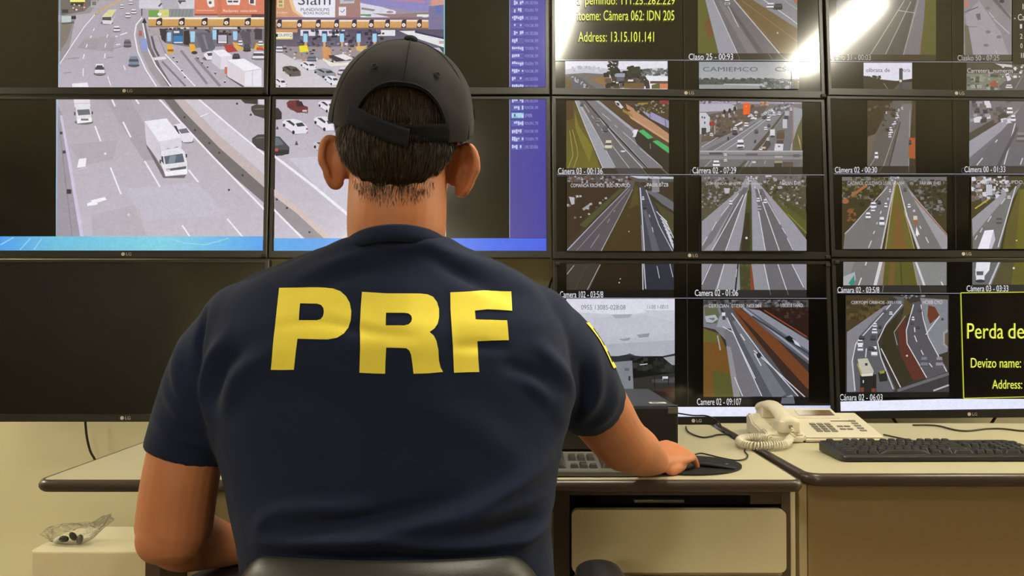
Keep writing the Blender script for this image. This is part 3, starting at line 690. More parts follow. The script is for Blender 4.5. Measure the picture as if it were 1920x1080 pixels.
p.car(128, 500, 74, 60, (224, 222, 232)); sedan(p, 340, 622, 505, 712, (222, 220, 230)); sedan(p, 475, 690, 700, 790, (144, 146, 158)); sedan(p, 585, 765, 740, 862, (226, 224, 234)); sedan(p, 155, 665, 345, 775, (92, 88, 82), (46, 44, 48)); sedan(p, 70, 790, 205, 885, (222, 219, 230)); p.car(770, 720, 90, 80, (214, 212, 222), -.4); p.car(455, 590, 90, 60, (120, 124, 140), -.3)
p.rect(1794, -700, 1806, 900, (120, 200, 205)); p.build('camera_feed')

# --- B2: cars at the kerb
p = Pic(B2, (513.5, 185.5, 836, 447), (500, 180, 3.6))
p.rect(40, 10, 1220, 970, (182, 174, 186), (196, 190, 204)); p.poly((200, 195, 210), [(150, 420), (420, 400), (700, 640), (700, 900), (420, 700)])
p.poly((150, 143, 150), [(40, 640), (120, 700), (430, 965), (270, 970), (40, 765)]); p.poly((208, 188, 186), [(40, 620), (240, 775), (450, 970), (395, 970), (200, 790), (40, 668)]); p.line(W_, 16, [(40, 400), (300, 595), (535, 790), (760, 960)], 22); p.line(W_, 13, [(40, 758), (245, 965)])
for x, y in ((67, 697), (135, 755), (287, 918), (365, 450)): p.disc(x, y, 8, (66, 60, 66))
p.line((205, 185, 178), 6, [(205, 330), (350, 440)])
sedan(p, 102, 152, 276, 256, (226, 223, 232)); sedan(p, 345, 28, 480, 110, (224, 221, 231)); sedan(p, 315, 135, 480, 235, (226, 223, 232)); sedan(p, 312, 300, 470, 400, (196, 194, 204))
p.poly((132, 125, 132), [(150, 90), (275, 120), (280, 100), (170, 70)]); p.poly((110, 50, 58), [(132, 45), (150, 28), (215, 24), (245, 60), (278, 72), (276, 108), (205, 112), (140, 75)]); p.poly((56, 40, 46), [(195, 32), (235, 34), (250, 66), (205, 70)]); p.rect(240, 92, 270, 104, (210, 200, 205))
p.poly((50, 48, 56), [(40, 80), (75, 78), (100, 110), (100, 155), (40, 160)]); p.poly((72, 74, 84), [(40, 270), (85, 272), (130, 320), (152, 345), (150, 385), (100, 402), (40, 395)]); p.poly((104, 110, 122), [(40, 280), (80, 280), (115, 325), (50, 335)]); p.poly((52, 48, 54), [(40, 365), (150, 360), (148, 390), (60, 405)]); p.rect(52, 352, 75, 372, (190, 80, 76))
p.poly((86, 74, 74), [(188, 330), (200, 298), (212, 330)]); p.poly((60, 54, 58), [(60, 222), (70, 200), (80, 224)])
p.build('camera_feed')
p = Pic(B2, (513, 446.5, 1026, 471.5))
p.hgrad(512, 446, 700, 472, (92, 168, 232), (66, 140, 235)); p.hgrad(700, 446, 1030, 472, (80, 136, 240), (64, 92, 226)); p.build('taskbar')
for m_, y0, y1, rows in ((B1, -130, 163.5, [-52 + i * 14.3 for i in range(16)]), (B2, 185.5, 446, [188, 201.5, 216, 231, 246, 260.5, 275])):
    p = Pic(m_, (954, y0, 1026, y1))
    p.hgrad(955, y0, 1026, y1, (78, 72, 150), (66, 62, 158)); p.line((160, 160, 200), 1.2, [(955.6, y0), (955.6, y1)])
    rn = random.Random(int(y1))
    for i, y in enumerate(rows):
        hi = m_ is B2 and i == 2
        p.rect(959, y - 5, 982, y + 5, (110, 196, 206) if hi else (98, 98, 176))
        for k in range(6): p.rect(960 + k * 3.7, y - rn.uniform(2, 4.6), 962.9 + k * 3.7, y + rn.uniform(0, 4.4), (196, 204, 238) if rn.random() < .75 else (80, 80, 150))
        p.text('EMBR' if hi else rn.choice(['FDLEIN, TFI', 'TOOEIN, TFI', 'FOKCBK, FIFI', 'LMU 503 ERA']), 984, y - 3, 998 if hi else 1009, y + 3.4, (150, 158, 214))
    p.build('side_list')
# ------------------------------------------------------------------ right-hand screens
YEL = (236, 240, 92); CAP_ = (226, 226, 232); RULE = (140, 138, 150)
ASPH = (104, 101, 106); ASPL = (148, 147, 156); GRASS = (96, 92, 42); GRDK = (70, 62, 34); SOIL = (122, 74, 48)
def rules(m_, y, x0, x1, xm, y1=None, y0=None):
    p = Pic(m_, (x0, -130, x1, 900)); p.line(RULE, 1.3, [(x0, y), (x1, y + 1)])
    if xm: p.line((56, 53, 50), 1.0, [(xm, y0), (xm + 2, y1)])
    p.build('grid_line')
def caption(m_, t, x0, y0, x1, y1, col=CAP_, name='caption'):
    p = Pic(m_, (1040, -130, 2086, 900)); p.text(t, x0, y0, x1, y1, col); p.build(name)
def traffic(p, n, a, b, w0, w1, cols, seed, jit=3, asp=.9):
    rn = random.Random(seed)
    for i in range(n):
        t = ((i + rn.uniform(.1, .9)) / n) ** 1.0
        x = a[0] + (b[0] - a[0]) * t + rn.uniform(-jit, jit); y = a[1] + (b[1] - a[1]) * t
        w = w0 + (w1 - w0) * t
        p.car(x, y, w, w * asp, rn.choice(cols))
MIX = [(220, 218, 226), (215, 214, 222), (120, 118, 122), (70, 68, 72), (190, 188, 196)]

# --- C1
p = Pic(C1, (1309, -130, 1495.5, 112), (1030, 0, 3.6))
p.rect(1000, -500, 1690, 420, (106, 88, 56)); p.poly((92, 92, 44), [(1000, -500), (990, 0), (1010, 420), (1160, 420), (1070, 0), (950, -500)]); p.poly((110, 72, 44), [(1060, 110), (1085, 130), (1110, 230), (1080, 260), (1055, 200)])
p.poly((146, 146, 156), [(960, -500), (1055, 0), (1160, 420), (1300, 420), (1110, 0), (1000, -500)]); p.poly((104, 101, 106), [(1000, -500), (1112, 0), (1300, 420), (1620, 420), (1250, 0), (1080, -500)])
p.line((118, 116, 120), 26, [(1150, 0), (1400, 400)], 60); p.line((86, 84, 88), 16, [(1190, 0), (1460, 400)], 34); p.lines((190, 188, 196), 5, [[(1105, -10), (1295, 410)], [(1190, 0), (1280, 180)], [(1170, -60), (1190, 0)]]); p.line((186, 180, 182), 7, [(1235, -20), (1600, 410)]); p.line((120, 92, 72), 8, [(1262, 0), (1620, 400)]); p.line((150, 110, 90), 4, [(1300, 0), (1680, 280)])
p.poly((128, 128, 136), [(1380, 0), (1330, -60), (1600, -60), (1700, 60), (1700, 205)]); p.line((196, 194, 200), 6, [(1440, -10), (1640, 130), (1700, 180)]); p.line((170, 168, 174), 4, [(1590, 0), (1690, 70)]); p.poly((170, 96, 72), [(1590, -60), (1700, -60), (1700, 48)])
p.car(1494, 36, 56, 38, (216, 214, 220), -.4); p.car(1546, 42, 60, 40, (54, 52, 56), -.4); p.car(1203, 14, 38, 44, (214, 214, 220)); p.poly((60, 110, 70), [(1188, 18), (1216, 18), (1216, 26), (1188, 26)]); p.rect(1538, 214, 1548, 226, (190, 180, 170))
p.rect(1000, 358, 1690, 420, (46, 42, 36)); p.lines((96, 94, 92), 5, [[(1270, 358), (1290, 405)], [(1550, 358), (1605, 405)], [(1480, 358), (1510, 400)]]); p.build('camera_feed')
p = Pic(C1, (1060, 114, 1252, 167), (1030, 0, 3.6))
p.rect(105, 405, 810, 610, (222, 221, 234)); p.poly((190, 190, 200), [(105, 470), (240, 442), (400, 462), (620, 470), (740, 455), (810, 470), (810, 530), (105, 540)]); p.specks(20, 150, 445, 350, 475, [(206, 206, 216), (170, 172, 180)], 6, 14, 3)
p.poly((112, 108, 106), [(105, 500), (240, 490), (400, 500), (430, 610), (105, 610)]); p.poly((104, 82, 52), [(105, 510), (150, 520), (175, 610), (105, 610)]); p.poly((92, 92, 98), [(125, 500), (180, 500), (330, 610), (165, 610)]); traffic(p, 26, (150, 515), (280, 605), 9, 16, MIX, 5, 18); p.poly((142, 108, 66), [(270, 530), (390, 515), (480, 600), (420, 600), (330, 560)]); p.poly((190, 160, 140), [(395, 560), (420, 560), (490, 600), (450, 604)])
p.specks(60, 385, 470, 640, 590, [(44, 44, 40), (58, 54, 48), (70, 60, 54), (36, 38, 36), (96, 80, 74)], 14, 34, 8); p.specks(26, 395, 412, 460, 480, [(40, 42, 40), (52, 54, 50)], 8, 20, 2, .6); p.specks(26, 520, 450, 620, 520, [(46, 50, 42), (58, 62, 50)], 12, 26, 6); p.rect(450, 495, 510, 520, (150, 155, 170)); p.rect(455, 520, 505, 548, (96, 92, 100))
p.specks(30, 620, 465, 805, 510, [(96, 102, 100), (120, 124, 122), (80, 86, 84)], 10, 20, 7); p.rect(505, 560, 640, 600, (110, 88, 56)); p.rect(530, 538, 566, 550, (220, 218, 224)); p.poly((226, 226, 234), [(645, 512), (810, 516), (810, 548), (670, 545)]); p.poly((60, 54, 52), [(640, 515), (672, 548), (680, 600), (650, 600)]); p.rect(680, 548, 810, 565, (96, 70, 64)); p.poly((96, 96, 54), [(690, 575), (745, 560), (745, 600), (690, 600)]); p.rect(745, 565, 810, 600, (200, 124, 88)); p.build('camera_feed')
p = Pic(C1, (1310.5, 116, 1498, 167), (1030, 0, 3.6))
p.rect(1000, 410, 1690, 540, (150, 152, 158), (166, 168, 174)); p.rect(1000, 535, 1690, 610, (84, 86, 86)); p.specks(60, 1015, 530, 1500, 562, [(66, 68, 68), (76, 78, 76), (92, 94, 92)], 8, 16, 4); p.rect(1000, 572, 1420, 610, (146, 150, 150)); p.poly((178, 182, 184), [(1180, 566), (1440, 568), (1450, 580), (1170, 574)]); p.specks(40, 1400, 535, 1690, 605, [(90, 92, 96), (150, 152, 160), (110, 112, 118), (176, 178, 186), (70, 72, 76)], 8, 22, 6); p.specks(12, 1650, 550, 1690, 600, [(74, 84, 60), (84, 90, 70)], 12, 22, 9)
p.text('CAMIEMCO', 1035, 454, 1405, 484, (84, 86, 94)); p.text('CSU', 1522, 454, 1650, 482, (84, 86, 94)); p.text('20110006', 1580, 442, 1680, 458, (96, 92, 104)); p.line((62, 62, 66), 7, [(1634, 450), (1634, 606)]); p.build('camera_feed')
rules(C1, 112.8, 1041, 1535, 1281, 168, -125)
caption(C1, "a' pemindo: 111.25..262.229", 1082, -7, 1265, 14, YEL, 'address_text'); caption(C1, 'itoeme: Câmera 062: IDN 205', 1082, 20, 1264, 39, YEL, 'address_text'); caption(C1, 'Address: 13.15.101.141', 1084, 60, 1226, 79, YEL, 'address_text'); caption(C1, 'Claso 25 - 00:93', 1291, 101, 1374, 112.5)

# --- C2
p = Pic(C2, (1062, 188, 1254.5, 329), (1040, 180, 7.2))
p.rect(150, 50, 1560, 1080, (74, 60, 48)); p.poly([(90, 76, 46), (84, 72, 36), (108, 104, 44), (104, 100, 40)], [(150, 50), (290, 50), (660, 1080), (150, 1080)]); p.poly((120, 112, 48), [(270, 200), (330, 400), (520, 700), (470, 900), (360, 640), (280, 420)]); p.poly((80, 58, 40), [(150, 50), (255, 50), (250, 300), (150, 330)])
p.lines((152, 140, 84), 10, [[(205, 460), (235, 680), (250, 800), (180, 975)], [(240, 450), (300, 680), (315, 800), (255, 975)]])
p.poly((150, 150, 160), [(275, 50), (330, 50), (850, 1000), (890, 1080), (690, 1080)]); p.poly((104, 101, 104), [(330, 50), (430, 50), (1000, 720), (1380, 1080), (870, 1080), (560, 470)]); p.poly((118, 116, 122), [(430, 50), (560, 50), (1120, 470), (1560, 800), (1560, 1080), (1330, 1080), (820, 520)]); p.poly((160, 160, 172), [(540, 50), (590, 50), (1080, 450), (1060, 480)])
p.line((56, 50, 50), 16, [(410, 50), (640, 320), (1000, 700), (1350, 1060)], 34); p.line((200, 198, 204), 9, [(275, 50), (420, 420), (660, 990)]); p.line((190, 188, 196), 8, [(350, 130), (560, 480), (820, 960)]); p.line((188, 186, 192), 9, [(610, 300), (900, 660), (1180, 960), (1280, 1080)], 14); p.line((170, 168, 176), 8, [(740, 410), (1000, 680), (1260, 960), (1360, 1070)])
p.lines((186, 184, 192), 8, [[(400, 110), (470, 220)], [(500, 260), (530, 300)], [(570, 370), (600, 400)], [(630, 440), (660, 490)], [(760, 640), (1010, 970)], [(640, 230), (760, 330)], [(810, 390), (850, 420)], [(920, 480), (1120, 660)], [(1150, 700), (1460, 960)], [(1250, 790), (1280, 810)]])
p.poly((84, 66, 50), [(590, 50), (820, 50), (1100, 300), (1560, 640), (1560, 700), (1090, 450)]); p.poly((178, 134, 104), [(960, 100), (1080, 170), (1560, 520), (1560, 640), (1100, 330), (1000, 220)]); p.poly((192, 152, 116), [(1000, 250), (1560, 610), (1560, 640), (1030, 300)]); p.poly((66, 56, 46), [(1040, 120), (1090, 110), (1560, 420), (1560, 500), (1090, 200)])
p.poly((150, 146, 176), [(1080, 110), (1120, 110), (1560, 340), (1560, 440), (1290, 300)]); p.lines((96, 76, 150), 10, [[(1285, 220), (1290, 300)], [(1495, 310), (1505, 410)]]); p.line((80, 66, 120), 6, [(1100, 110), (1560, 335)]); p.specks(40, 1100, 60, 1550, 220, [(70, 64, 42), (84, 76, 44), (60, 54, 42), (50, 52, 36), (150, 140, 120)], 14, 40, 12); p.rect(1420, 50, 1560, 100, (140, 56, 60)); p.poly((150, 124, 56), [(920, 170), (1050, 250), (1035, 275), (920, 210)]); p.poly((150, 130, 54), [(1120, 95), (1260, 85), (1260, 105), (1130, 115)]); p.poly((96, 54, 34), [(960, 170), (1030, 190), (1010, 210)])
p.poly((205, 204, 214), [(815, 65), (860, 65), (930, 150), (900, 170), (830, 110)]); p.poly((60, 56, 62), [(825, 85), (870, 90), (880, 130), (850, 125)]); p.car(365, 118, 40, 40, (84, 82, 90)); p.car(588, 325, 60, 62, (130, 128, 130)); p.car(685, 440, 70, 86, (92, 94, 100)); p.car(727, 660, 100, 130, (206, 204, 176), -.3); p.poly((216, 214, 220), [(890, 735), (960, 735), (950, 750), (905, 756)])
p.poly((52, 46, 42), [(1090, 470), (1150, 480), (1300, 580), (1560, 780), (1560, 1080), (1500, 1000), (1110, 640), (1080, 560)]); p.poly((72, 172, 98), [(1130, 470), (1195, 450), (1335, 558), (1265, 580)]); p.poly((72, 172, 98), [(1320, 610), (1390, 595), (1560, 700), (1560, 785)]); p.poly((218, 214, 224), [(1055, 470), (1080, 448), (1130, 452), (1115, 490), (1095, 550), (1055, 550), (1045, 510)]); p.poly((70, 66, 70), [(1048, 500), (1060, 490), (1066, 525), (1050, 540)]); p.line((150, 146, 140), 8, [(1290, 640), (1296, 715)]); p.disc(1160, 610, 20, (60, 52, 50))
p.rect(0, 972, 1560, 1080, (52, 47, 40)); p.lines((104, 102, 104), 12, [[(620, 972), (680, 1080)], [(1170, 972), (1270, 1080)], [(1440, 972), (1540, 1060)]]); p.poly((70, 68, 70), [(820, 972), (1150, 972), (1250, 1080), (880, 1080)]); p.build('camera_feed')
p = Pic(C2, (1311.5, 188, 1504, 329), (1300, 180, 7.2))
p.rect(80, 50, 1480, 1080, (116, 110, 110)); p.rect(80, 50, 1480, 105, (150, 144, 164)); p.specks(30, 90, 55, 640, 100, [(170, 166, 180), (90, 86, 100)], 10, 24, 3); p.poly((176, 172, 184), [(80, 105), (520, 105), (590, 150), (590, 230), (80, 260)]); p.poly((120, 112, 118), [(80, 215), (400, 200), (420, 280), (80, 280)]); p.poly((96, 84, 76), [(200, 250), (700, 160), (1000, 130), (900, 300), (560, 560), (100, 620)]); p.specks(90, 110, 260, 700, 540, [(84, 72, 62), (110, 96, 84), (70, 60, 56), (130, 110, 96), (150, 146, 150), (96, 100, 60)], 12, 34, 17)
p.poly((190, 190, 198), [(80, 225), (170, 225), (225, 290), (225, 480), (90, 520)]); p.rect(110, 275, 130, 300, (70, 72, 82)); p.rect(142, 280, 160, 305, (70, 72, 82)); p.rect(145, 345, 163, 375, (70, 72, 82)); p.rect(110, 430, 175, 520, (62, 60, 64)); p.poly((150, 56, 54), [(215, 350), (290, 345), (290, 395), (215, 400)]); p.line((70, 60, 60), 10, [(268, 395), (268, 540)]); p.rect(275, 400, 300, 520, (150, 130, 128))
for x, y in ((420, 215), (492, 200), (560, 172)): p.disc(x, y, 20, (46, 46, 44), 34); p.poly((190, 190, 196), [(x - 20, y + 50), (x, y + 25), (x - 2, y + 80)])
p.poly((226, 96, 38), [(672, 92), (770, 98), (762, 250), (672, 252)]); p.disc(715, 140, 10, (244, 150, 60)); p.disc(800, 140, 24, (84, 70, 52)); p.specks(14, 900, 60, 1010, 120, [(180, 110, 70), (200, 150, 110), (90, 76, 70)], 14, 28, 6)
p.poly((126, 124, 130), [(100, 690), (560, 470), (800, 330), (960, 270), (1180, 180), (1300, 120), (1340, 120), (1320, 780), (100, 760)]); p.poly((108, 106, 112), [(100, 760), (420, 600), (800, 370), (880, 340), (560, 560), (260, 760)]); p.poly((112, 110, 116), [(1020, 560), (1300, 150), (1340, 150), (1320, 780), (870, 780)])
p.poly((84, 76, 66), [(760, 770), (1000, 490), (1300, 120), (1310, 130), (1080, 440), (860, 770)]); p.lines((176, 174, 180), 9, [[(110, 690), (330, 560)], [(250, 755), (560, 560), (960, 300)], [(400, 755), (640, 590), (980, 320)]]); p.line((170, 168, 174), 7, [(860, 740), (1030, 560)]); p.lines((160, 120, 116), 9, [[(1345, 120), (1335, 780)]]); p.line((186, 184, 190), 9, [(1330, 640), (1310, 780)])
p.poly((96, 94, 62), [(1350, 150), (1400, 430), (1460, 300), (1480, 780), (1345, 780)]); p.poly((150, 150, 156), [(1350, 150), (1480, 180), (1480, 250), (1400, 440), (1350, 600)]); p.poly((176, 156, 116), [(1400, 500), (1440, 600), (1455, 750), (1430, 640)])
traffic(p, 40, (1290, 90), (1010, 260), 30, 46, MIX, 4, 90, .7); traffic(p, 16, (1200, 170), (960, 300), 30, 50, MIX, 14, 30, .8)
for a in ((1012, 315, 54, 60), (1155, 240, 50, 50), (1085, 250, 46, 44), (712, 392, 60, 62), (560, 445, 58, 40), (640, 455, 46, 36), (972, 445, 50, 46), (1000, 590, 44, 40), (840, 225, 50, 34), (1312, 185, 34, 44)): p.car(*a)
p.specks(14, 720, 250, 860, 310, [(214, 212, 220), (190, 188, 198), (80, 78, 84)], 12, 26, 19); p.poly((222, 220, 228), [(550, 400), (650, 350), (660, 370), (560, 415)]); p.car(1015, 405, 40, 44, (72, 70, 74)); p.car(845, 480, 52, 58, (96, 94, 96)); p.car(345, 520, 110, 60, (86, 82, 84), -.4); p.car(555, 500, 70, 60, (74, 66, 64)); p.car(240, 525, 50, 44); p.rect(455, 555, 475, 600, (58, 54, 56)); p.poly((64, 60, 62), [(810, 640), (825, 590), (845, 600), (840, 640)])
p.rect(1228, 205, 1290, 270, (170, 166, 176)); p.rect(1225, 270, 1275, 320, (72, 68, 66)); p.rect(1200, 318, 1258, 440, (188, 184, 194)); p.rect(1030, 455, 1095, 545, (206, 204, 212)); p.disc(1062, 550, 34, (70, 68, 70), 14); p.poly((92, 92, 56), [(1125, 470), (1235, 462), (1225, 490), (1120, 495)]); p.rect(1118, 495, 1225, 585, (92, 72, 62)); p.rect(1118, 600, 1208, 650, (84, 70, 62)); p.poly((206, 204, 214), [(1100, 648), (1210, 652), (1198, 780), (1080, 780)]); p.rect(1135, 676, 1165, 694, (96, 94, 104)); p.poly((82, 70, 66), [(920, 690), (980, 600), (1030, 620), (1040, 660), (980, 750), (930, 740)]); p.car(905, 745, 54, 56); p.rect(915, 690, 970, 715, (196, 180, 176))
p.car(632, 660, 104, 130, (224, 222, 230)); p.poly((60, 58, 66), [(590, 690), (670, 684), (665, 705), (592, 712)])
p.rect(80, 745, 1480, 860, (134, 132, 136)); p.rect(80, 742, 1480, 760, (170, 168, 172)); p.poly((112, 110, 112), [(80, 790), (1480, 800), (1480, 820), (80, 815)]); p.rect(210, 765, 390, 795, (84, 80, 80)); p.rect(700, 780, 860, 812, (96, 92, 92)); p.rect(1340, 790, 1430, 830, (96, 94, 94)); p.car(428, 800, 46, 34); p.rect(1090, 815, 1200, 835, (176, 172, 160))
p.rect(80, 860, 1480, 965, (108, 108, 108)); p.lines((150, 148, 152), 14, [[(150, 960), (240, 870)], [(690, 960), (740, 880)], [(750, 960), (790, 880)], [(950, 920), (972, 880)]]); p.poly((84, 84, 66), [(600, 965), (680, 880), (730, 880), (650, 965)]); p.car(305, 920, 100, 90); p.car(428, 875, 50, 36); p.rect(790, 885, 835, 910, (200, 196, 186)); p.rect(1090, 880, 1195, 908, (150, 148, 118)); p.rect(1085, 908, 1190, 965, (60, 60, 50)); p.rect(1200, 895, 1340, 965, (92, 76, 68))
p.rect(0, 962, 1480, 1080, (52, 49, 41)); p.lines((72, 70, 62), 16, [[(660, 962), (600, 1060)], [(860, 962), (900, 1060)], [(1300, 962), (1300, 1060)]]); p.build('camera_feed')
p = Pic(C2, (1062.5, 330.5, 1262, 471), (1030, 300, 3.6))
p.rect(110, 100, 840, 625, (60, 50, 40)); p.rect(110, 110, 840, 150, (84, 80, 80)); p.specks(90, 115, 115, 560, 170, [(120, 116, 122), (70, 62, 60), (160, 156, 164), (50, 46, 44), (110, 66, 56)], 6, 18, 5); p.poly((56, 42, 32), [(110, 150), (520, 190), (110, 560)]); p.poly((72, 76, 44), [(200, 440), (480, 190), (500, 200), (240, 460)]); p.specks(16, 120, 240, 380, 400, [(170, 168, 176), (110, 104, 104), (70, 66, 64)], 5, 16, 9); p.poly((176, 176, 182), [(130, 250), (168, 255), (168, 300), (148, 305)]); p.poly((150, 150, 156), [(220, 330), (268, 298), (270, 316), (230, 345)])
p.poly((84, 80, 86), [(540, 150), (575, 150), (560, 210), (350, 630), (110, 630), (120, 600), (480, 230)]); p.poly((66, 54, 32), [(575, 150), (600, 160), (625, 630), (345, 630), (555, 220)]); p.poly((80, 72, 40), [(575, 170), (595, 180), (600, 300), (540, 330)]); p.poly((68, 68, 80), [(600, 155), (640, 190), (840, 560), (840, 630), (625, 630)]); p.line((92, 92, 100), 20, [(640, 340), (720, 630)], 50); p.poly((100, 100, 108), [(640, 210), (700, 250), (760, 300), (840, 350), (840, 290), (760, 240), (700, 210)]); p.poly((74, 70, 44), [(700, 280), (840, 370), (840, 520)]); p.rect(690, 115, 740, 220, (130, 126, 132)); p.poly((190, 196, 214), [(540, 110), (840, 118), (840, 130), (600, 128)]); p.specks(20, 600, 115, 760, 200, [(150, 146, 152), (84, 80, 80), (60, 56, 54)], 5, 14, 12)
p.line((176, 166, 186), 7, [(120, 610), (330, 390), (530, 190)], 3); p.line((140, 134, 142), 4, [(180, 615), (400, 370), (540, 200)]); p.line((160, 154, 160), 7, [(345, 620), (460, 400), (560, 200)], 3); p.lines((140, 136, 142), 5, [[(275, 595), (335, 505)], [(390, 425), (405, 400)], [(432, 355), (440, 340)]])
p.line((190, 190, 202), 8, [(610, 190), (625, 400), (638, 620)]); p.line((150, 150, 160), 4, [(618, 440), (626, 620)]); p.lines((176, 176, 188), 6, [[(650, 205), (735, 440), (830, 620)], [(690, 455), (698, 490)], [(670, 370), (676, 390)]])
for i in range(9): p.line((200, 200, 210), 7, [(738 + i * 10, 370 + i * 24), (790 + i * 8, 420 + i * 27)])
p.line((200, 200, 210), 6, [(720, 350), (785, 420), (836, 530)]); p.car(630, 262, 16, 26); p.car(642, 320, 20, 30, (50, 50, 56)); p.disc(534, 485, 4, (190, 188, 180)); p.specks(8, 500, 390, 620, 300, [(150, 140, 110)], 1.5, 3, 3)
p.text('COMANOA KROMOS  BUD-OOWOO:', 142, 162, 545, 187, (205, 205, 212)); p.text('PAISIE B7ZB', 658, 158, 800, 182, (205, 205, 212)); p.build('camera_feed')
def twin(p, L, Rr, med, frame_y, far_y, bg, asph, asph2, seed, shoulder=None):
    pass
p = Pic(C2, (1314, 330.5, 1509.5, 471), (1030, 300, 3.6))
p.rect(1020, 100, 1740, 625, (84, 78, 58)); p.rect(1020, 100, 1740, 150, (104, 100, 100)); p.specks(140, 1025, 120, 1300, 330, [(110, 106, 104), (84, 76, 62), (70, 64, 54), (140, 136, 140), (60, 56, 46)], 6, 18, 3); p.specks(150, 1440, 120, 1730, 330, [(110, 104, 98), (80, 72, 58), (70, 66, 52), (160, 156, 158), (60, 56, 44)], 6, 18, 13); p.poly((84, 84, 42), [(1025, 420), (1300, 190), (1310, 200), (1030, 400)]); p.poly((88, 90, 42), [(1450, 230), (1730, 420), (1730, 510), (1640, 430)]); p.poly((76, 76, 40), [(1450, 200), (1730, 360), (1730, 420)])
p.poly((146, 144, 152), [(1315, 130), (1345, 130), (1335, 210), (1280, 630), (1020, 630), (1020, 420), (1280, 200)]); p.poly((104, 100, 104), [(1300, 190), (1335, 190), (1180, 630), (1085, 630), (1150, 480)]); p.poly((116, 112, 116), [(1270, 220), (1300, 200), (1090, 560), (1020, 630), (1020, 580)]); p.poly((66, 72, 38), [(1330, 210), (1352, 210), (1362, 630), (1280, 630)]); p.poly((58, 50, 36), [(1318, 360), (1345, 360), (1345, 630), (1285, 630)]); p.line((60, 54, 52), 6, [(1305, 460), (1275, 625)])
p.poly((150, 148, 158), [(1350, 140), (1385, 140), (1440, 200), (1640, 430), (1740, 560), (1740, 630), (1362, 630), (1358, 220)]); p.poly((104, 101, 105), [(1380, 200), (1430, 200), (1650, 630), (1450, 630), (1400, 320)])
p.lines((206, 204, 212), 6, [[(1320, 230), (1180, 620)], [(1300, 240), (1090, 615)], [(1400, 330), (1450, 620)], [(1430, 290), (1545, 620)], [(1400, 200), (1425, 280)]]); p.lines((190, 188, 196), 6, [[(1270, 230), (1150, 380)], [(1120, 420), (1090, 480)], [(1060, 520), (1025, 580)], [(1450, 260), (1550, 440)], [(1560, 460), (1585, 500)], [(1595, 530), (1635, 610)]]); p.line((140, 136, 70), 5, [(1600, 370), (1730, 500)])
for a in ((1216, 294, 24, 30), (1402, 275, 24, 30), (1448, 285, 26, 30), (1410, 330, 28, 36, (160, 160, 170)), (1378, 190, 12, 14), (1418, 230, 14, 18, (90, 90, 96))): p.car(*a)
p.specks(14, 1320, 115, 1400, 150, [(206, 204, 212), (130, 128, 134)], 5, 10, 8); p.disc(1322, 530, 8, (214, 212, 206)); p.rect(1450, 108, 1490, 118, (190, 190, 200)); p.poly((180, 180, 186), [(1168, 195), (1210, 195), (1205, 230), (1180, 232)])
p.text('CONEINOA  ENJIVIOI  Sihonholis', 1050, 154, 1428, 178, (190, 188, 194)); p.text('PARUIN BAEI', 1546, 150, 1688, 175, (190, 188, 194)); p.build('camera_feed')
rules(C2, 328.5, 1044, 1543, 1285, 472, 189)
caption(C2, 'Cánera 03 - 00:136', 1045.5, 316.5, 1128.5, 328); caption(C2, 'Cárrera 02 - 07:29', 1296.5, 315, 1378, 327)

# --- C3
p = Pic(C3, (1062.5, 493, 1264, 557), (1030, 300, 3.6))
p.rect(110, 690, 850, 930, (36, 27, 19)); p.poly((58, 52, 46), [(110, 690), (350, 690), (250, 930), (110, 930)]); p.poly((44, 46, 58), [(625, 690), (850, 690), (850, 875), (650, 875)]); p.lines((150, 146, 150), 6, [[(345, 705), (255, 880)], [(168, 710), (120, 770)]]); p.lines((176, 176, 186), 8, [[(630, 700), (634, 875)], [(640, 700), (652, 870)]]); p.lines((180, 180, 190), 5, [[(728, 715), (745, 798)], [(815, 700), (836, 790)]]); p.lines((84, 78, 70), 3, [[(260, 700), (170, 880)]]); p.disc(480, 802, 4, (200, 196, 186)); p.disc(473, 827, 5, (200, 196, 186)); p.rect(110, 876, 850, 940, (22, 18, 16)); p.build('camera_feed')
p = Pic(C3, (1316, 493, 1513, 557), (1030, 300, 3.6))
p.rect(1020, 690, 1750, 930, (142, 141, 148)); p.poly((106, 104, 110), [(1090, 690), (1180, 690), (1120, 880), (1020, 880), (1025, 840)]); p.poly((66, 68, 40), [(1285, 690), (1360, 690), (1370, 880), (1290, 880)]); p.poly((126, 68, 44), [(1358, 690), (1366, 690), (1388, 880), (1360, 880)]); p.line((40, 38, 38), 10, [(1276, 690), (1258, 880)]); p.poly((106, 104, 110), [(1450, 690), (1640, 690), (1735, 880), (1490, 880)]); p.lines((206, 206, 214), 6, [[(1095, 700), (1032, 840)], [(1182, 700), (1135, 870)], [(1452, 700), (1495, 910)], [(1545, 700), (1615, 910)], [(1640, 700), (1720, 860)]]); p.line((190, 190, 200), 5, [(1268, 735), (1262, 790)]); p.specks(10, 1295, 700, 1355, 870, [(96, 70, 44), (84, 84, 50)], 6, 16, 4); p.rect(1020, 876, 1750, 940, (46, 43, 42)); p.lines((104, 102, 106), 5, [[(1488, 876), (1497, 910)], [(1605, 876), (1616, 910)]]); p.build('camera_feed')
p = Pic(C3, (1062, 560, 1265.5, 765), (1030, 540, 3.6))
p.rect(110, 70, 860, 460, (206, 205, 218), (176, 178, 190)); 
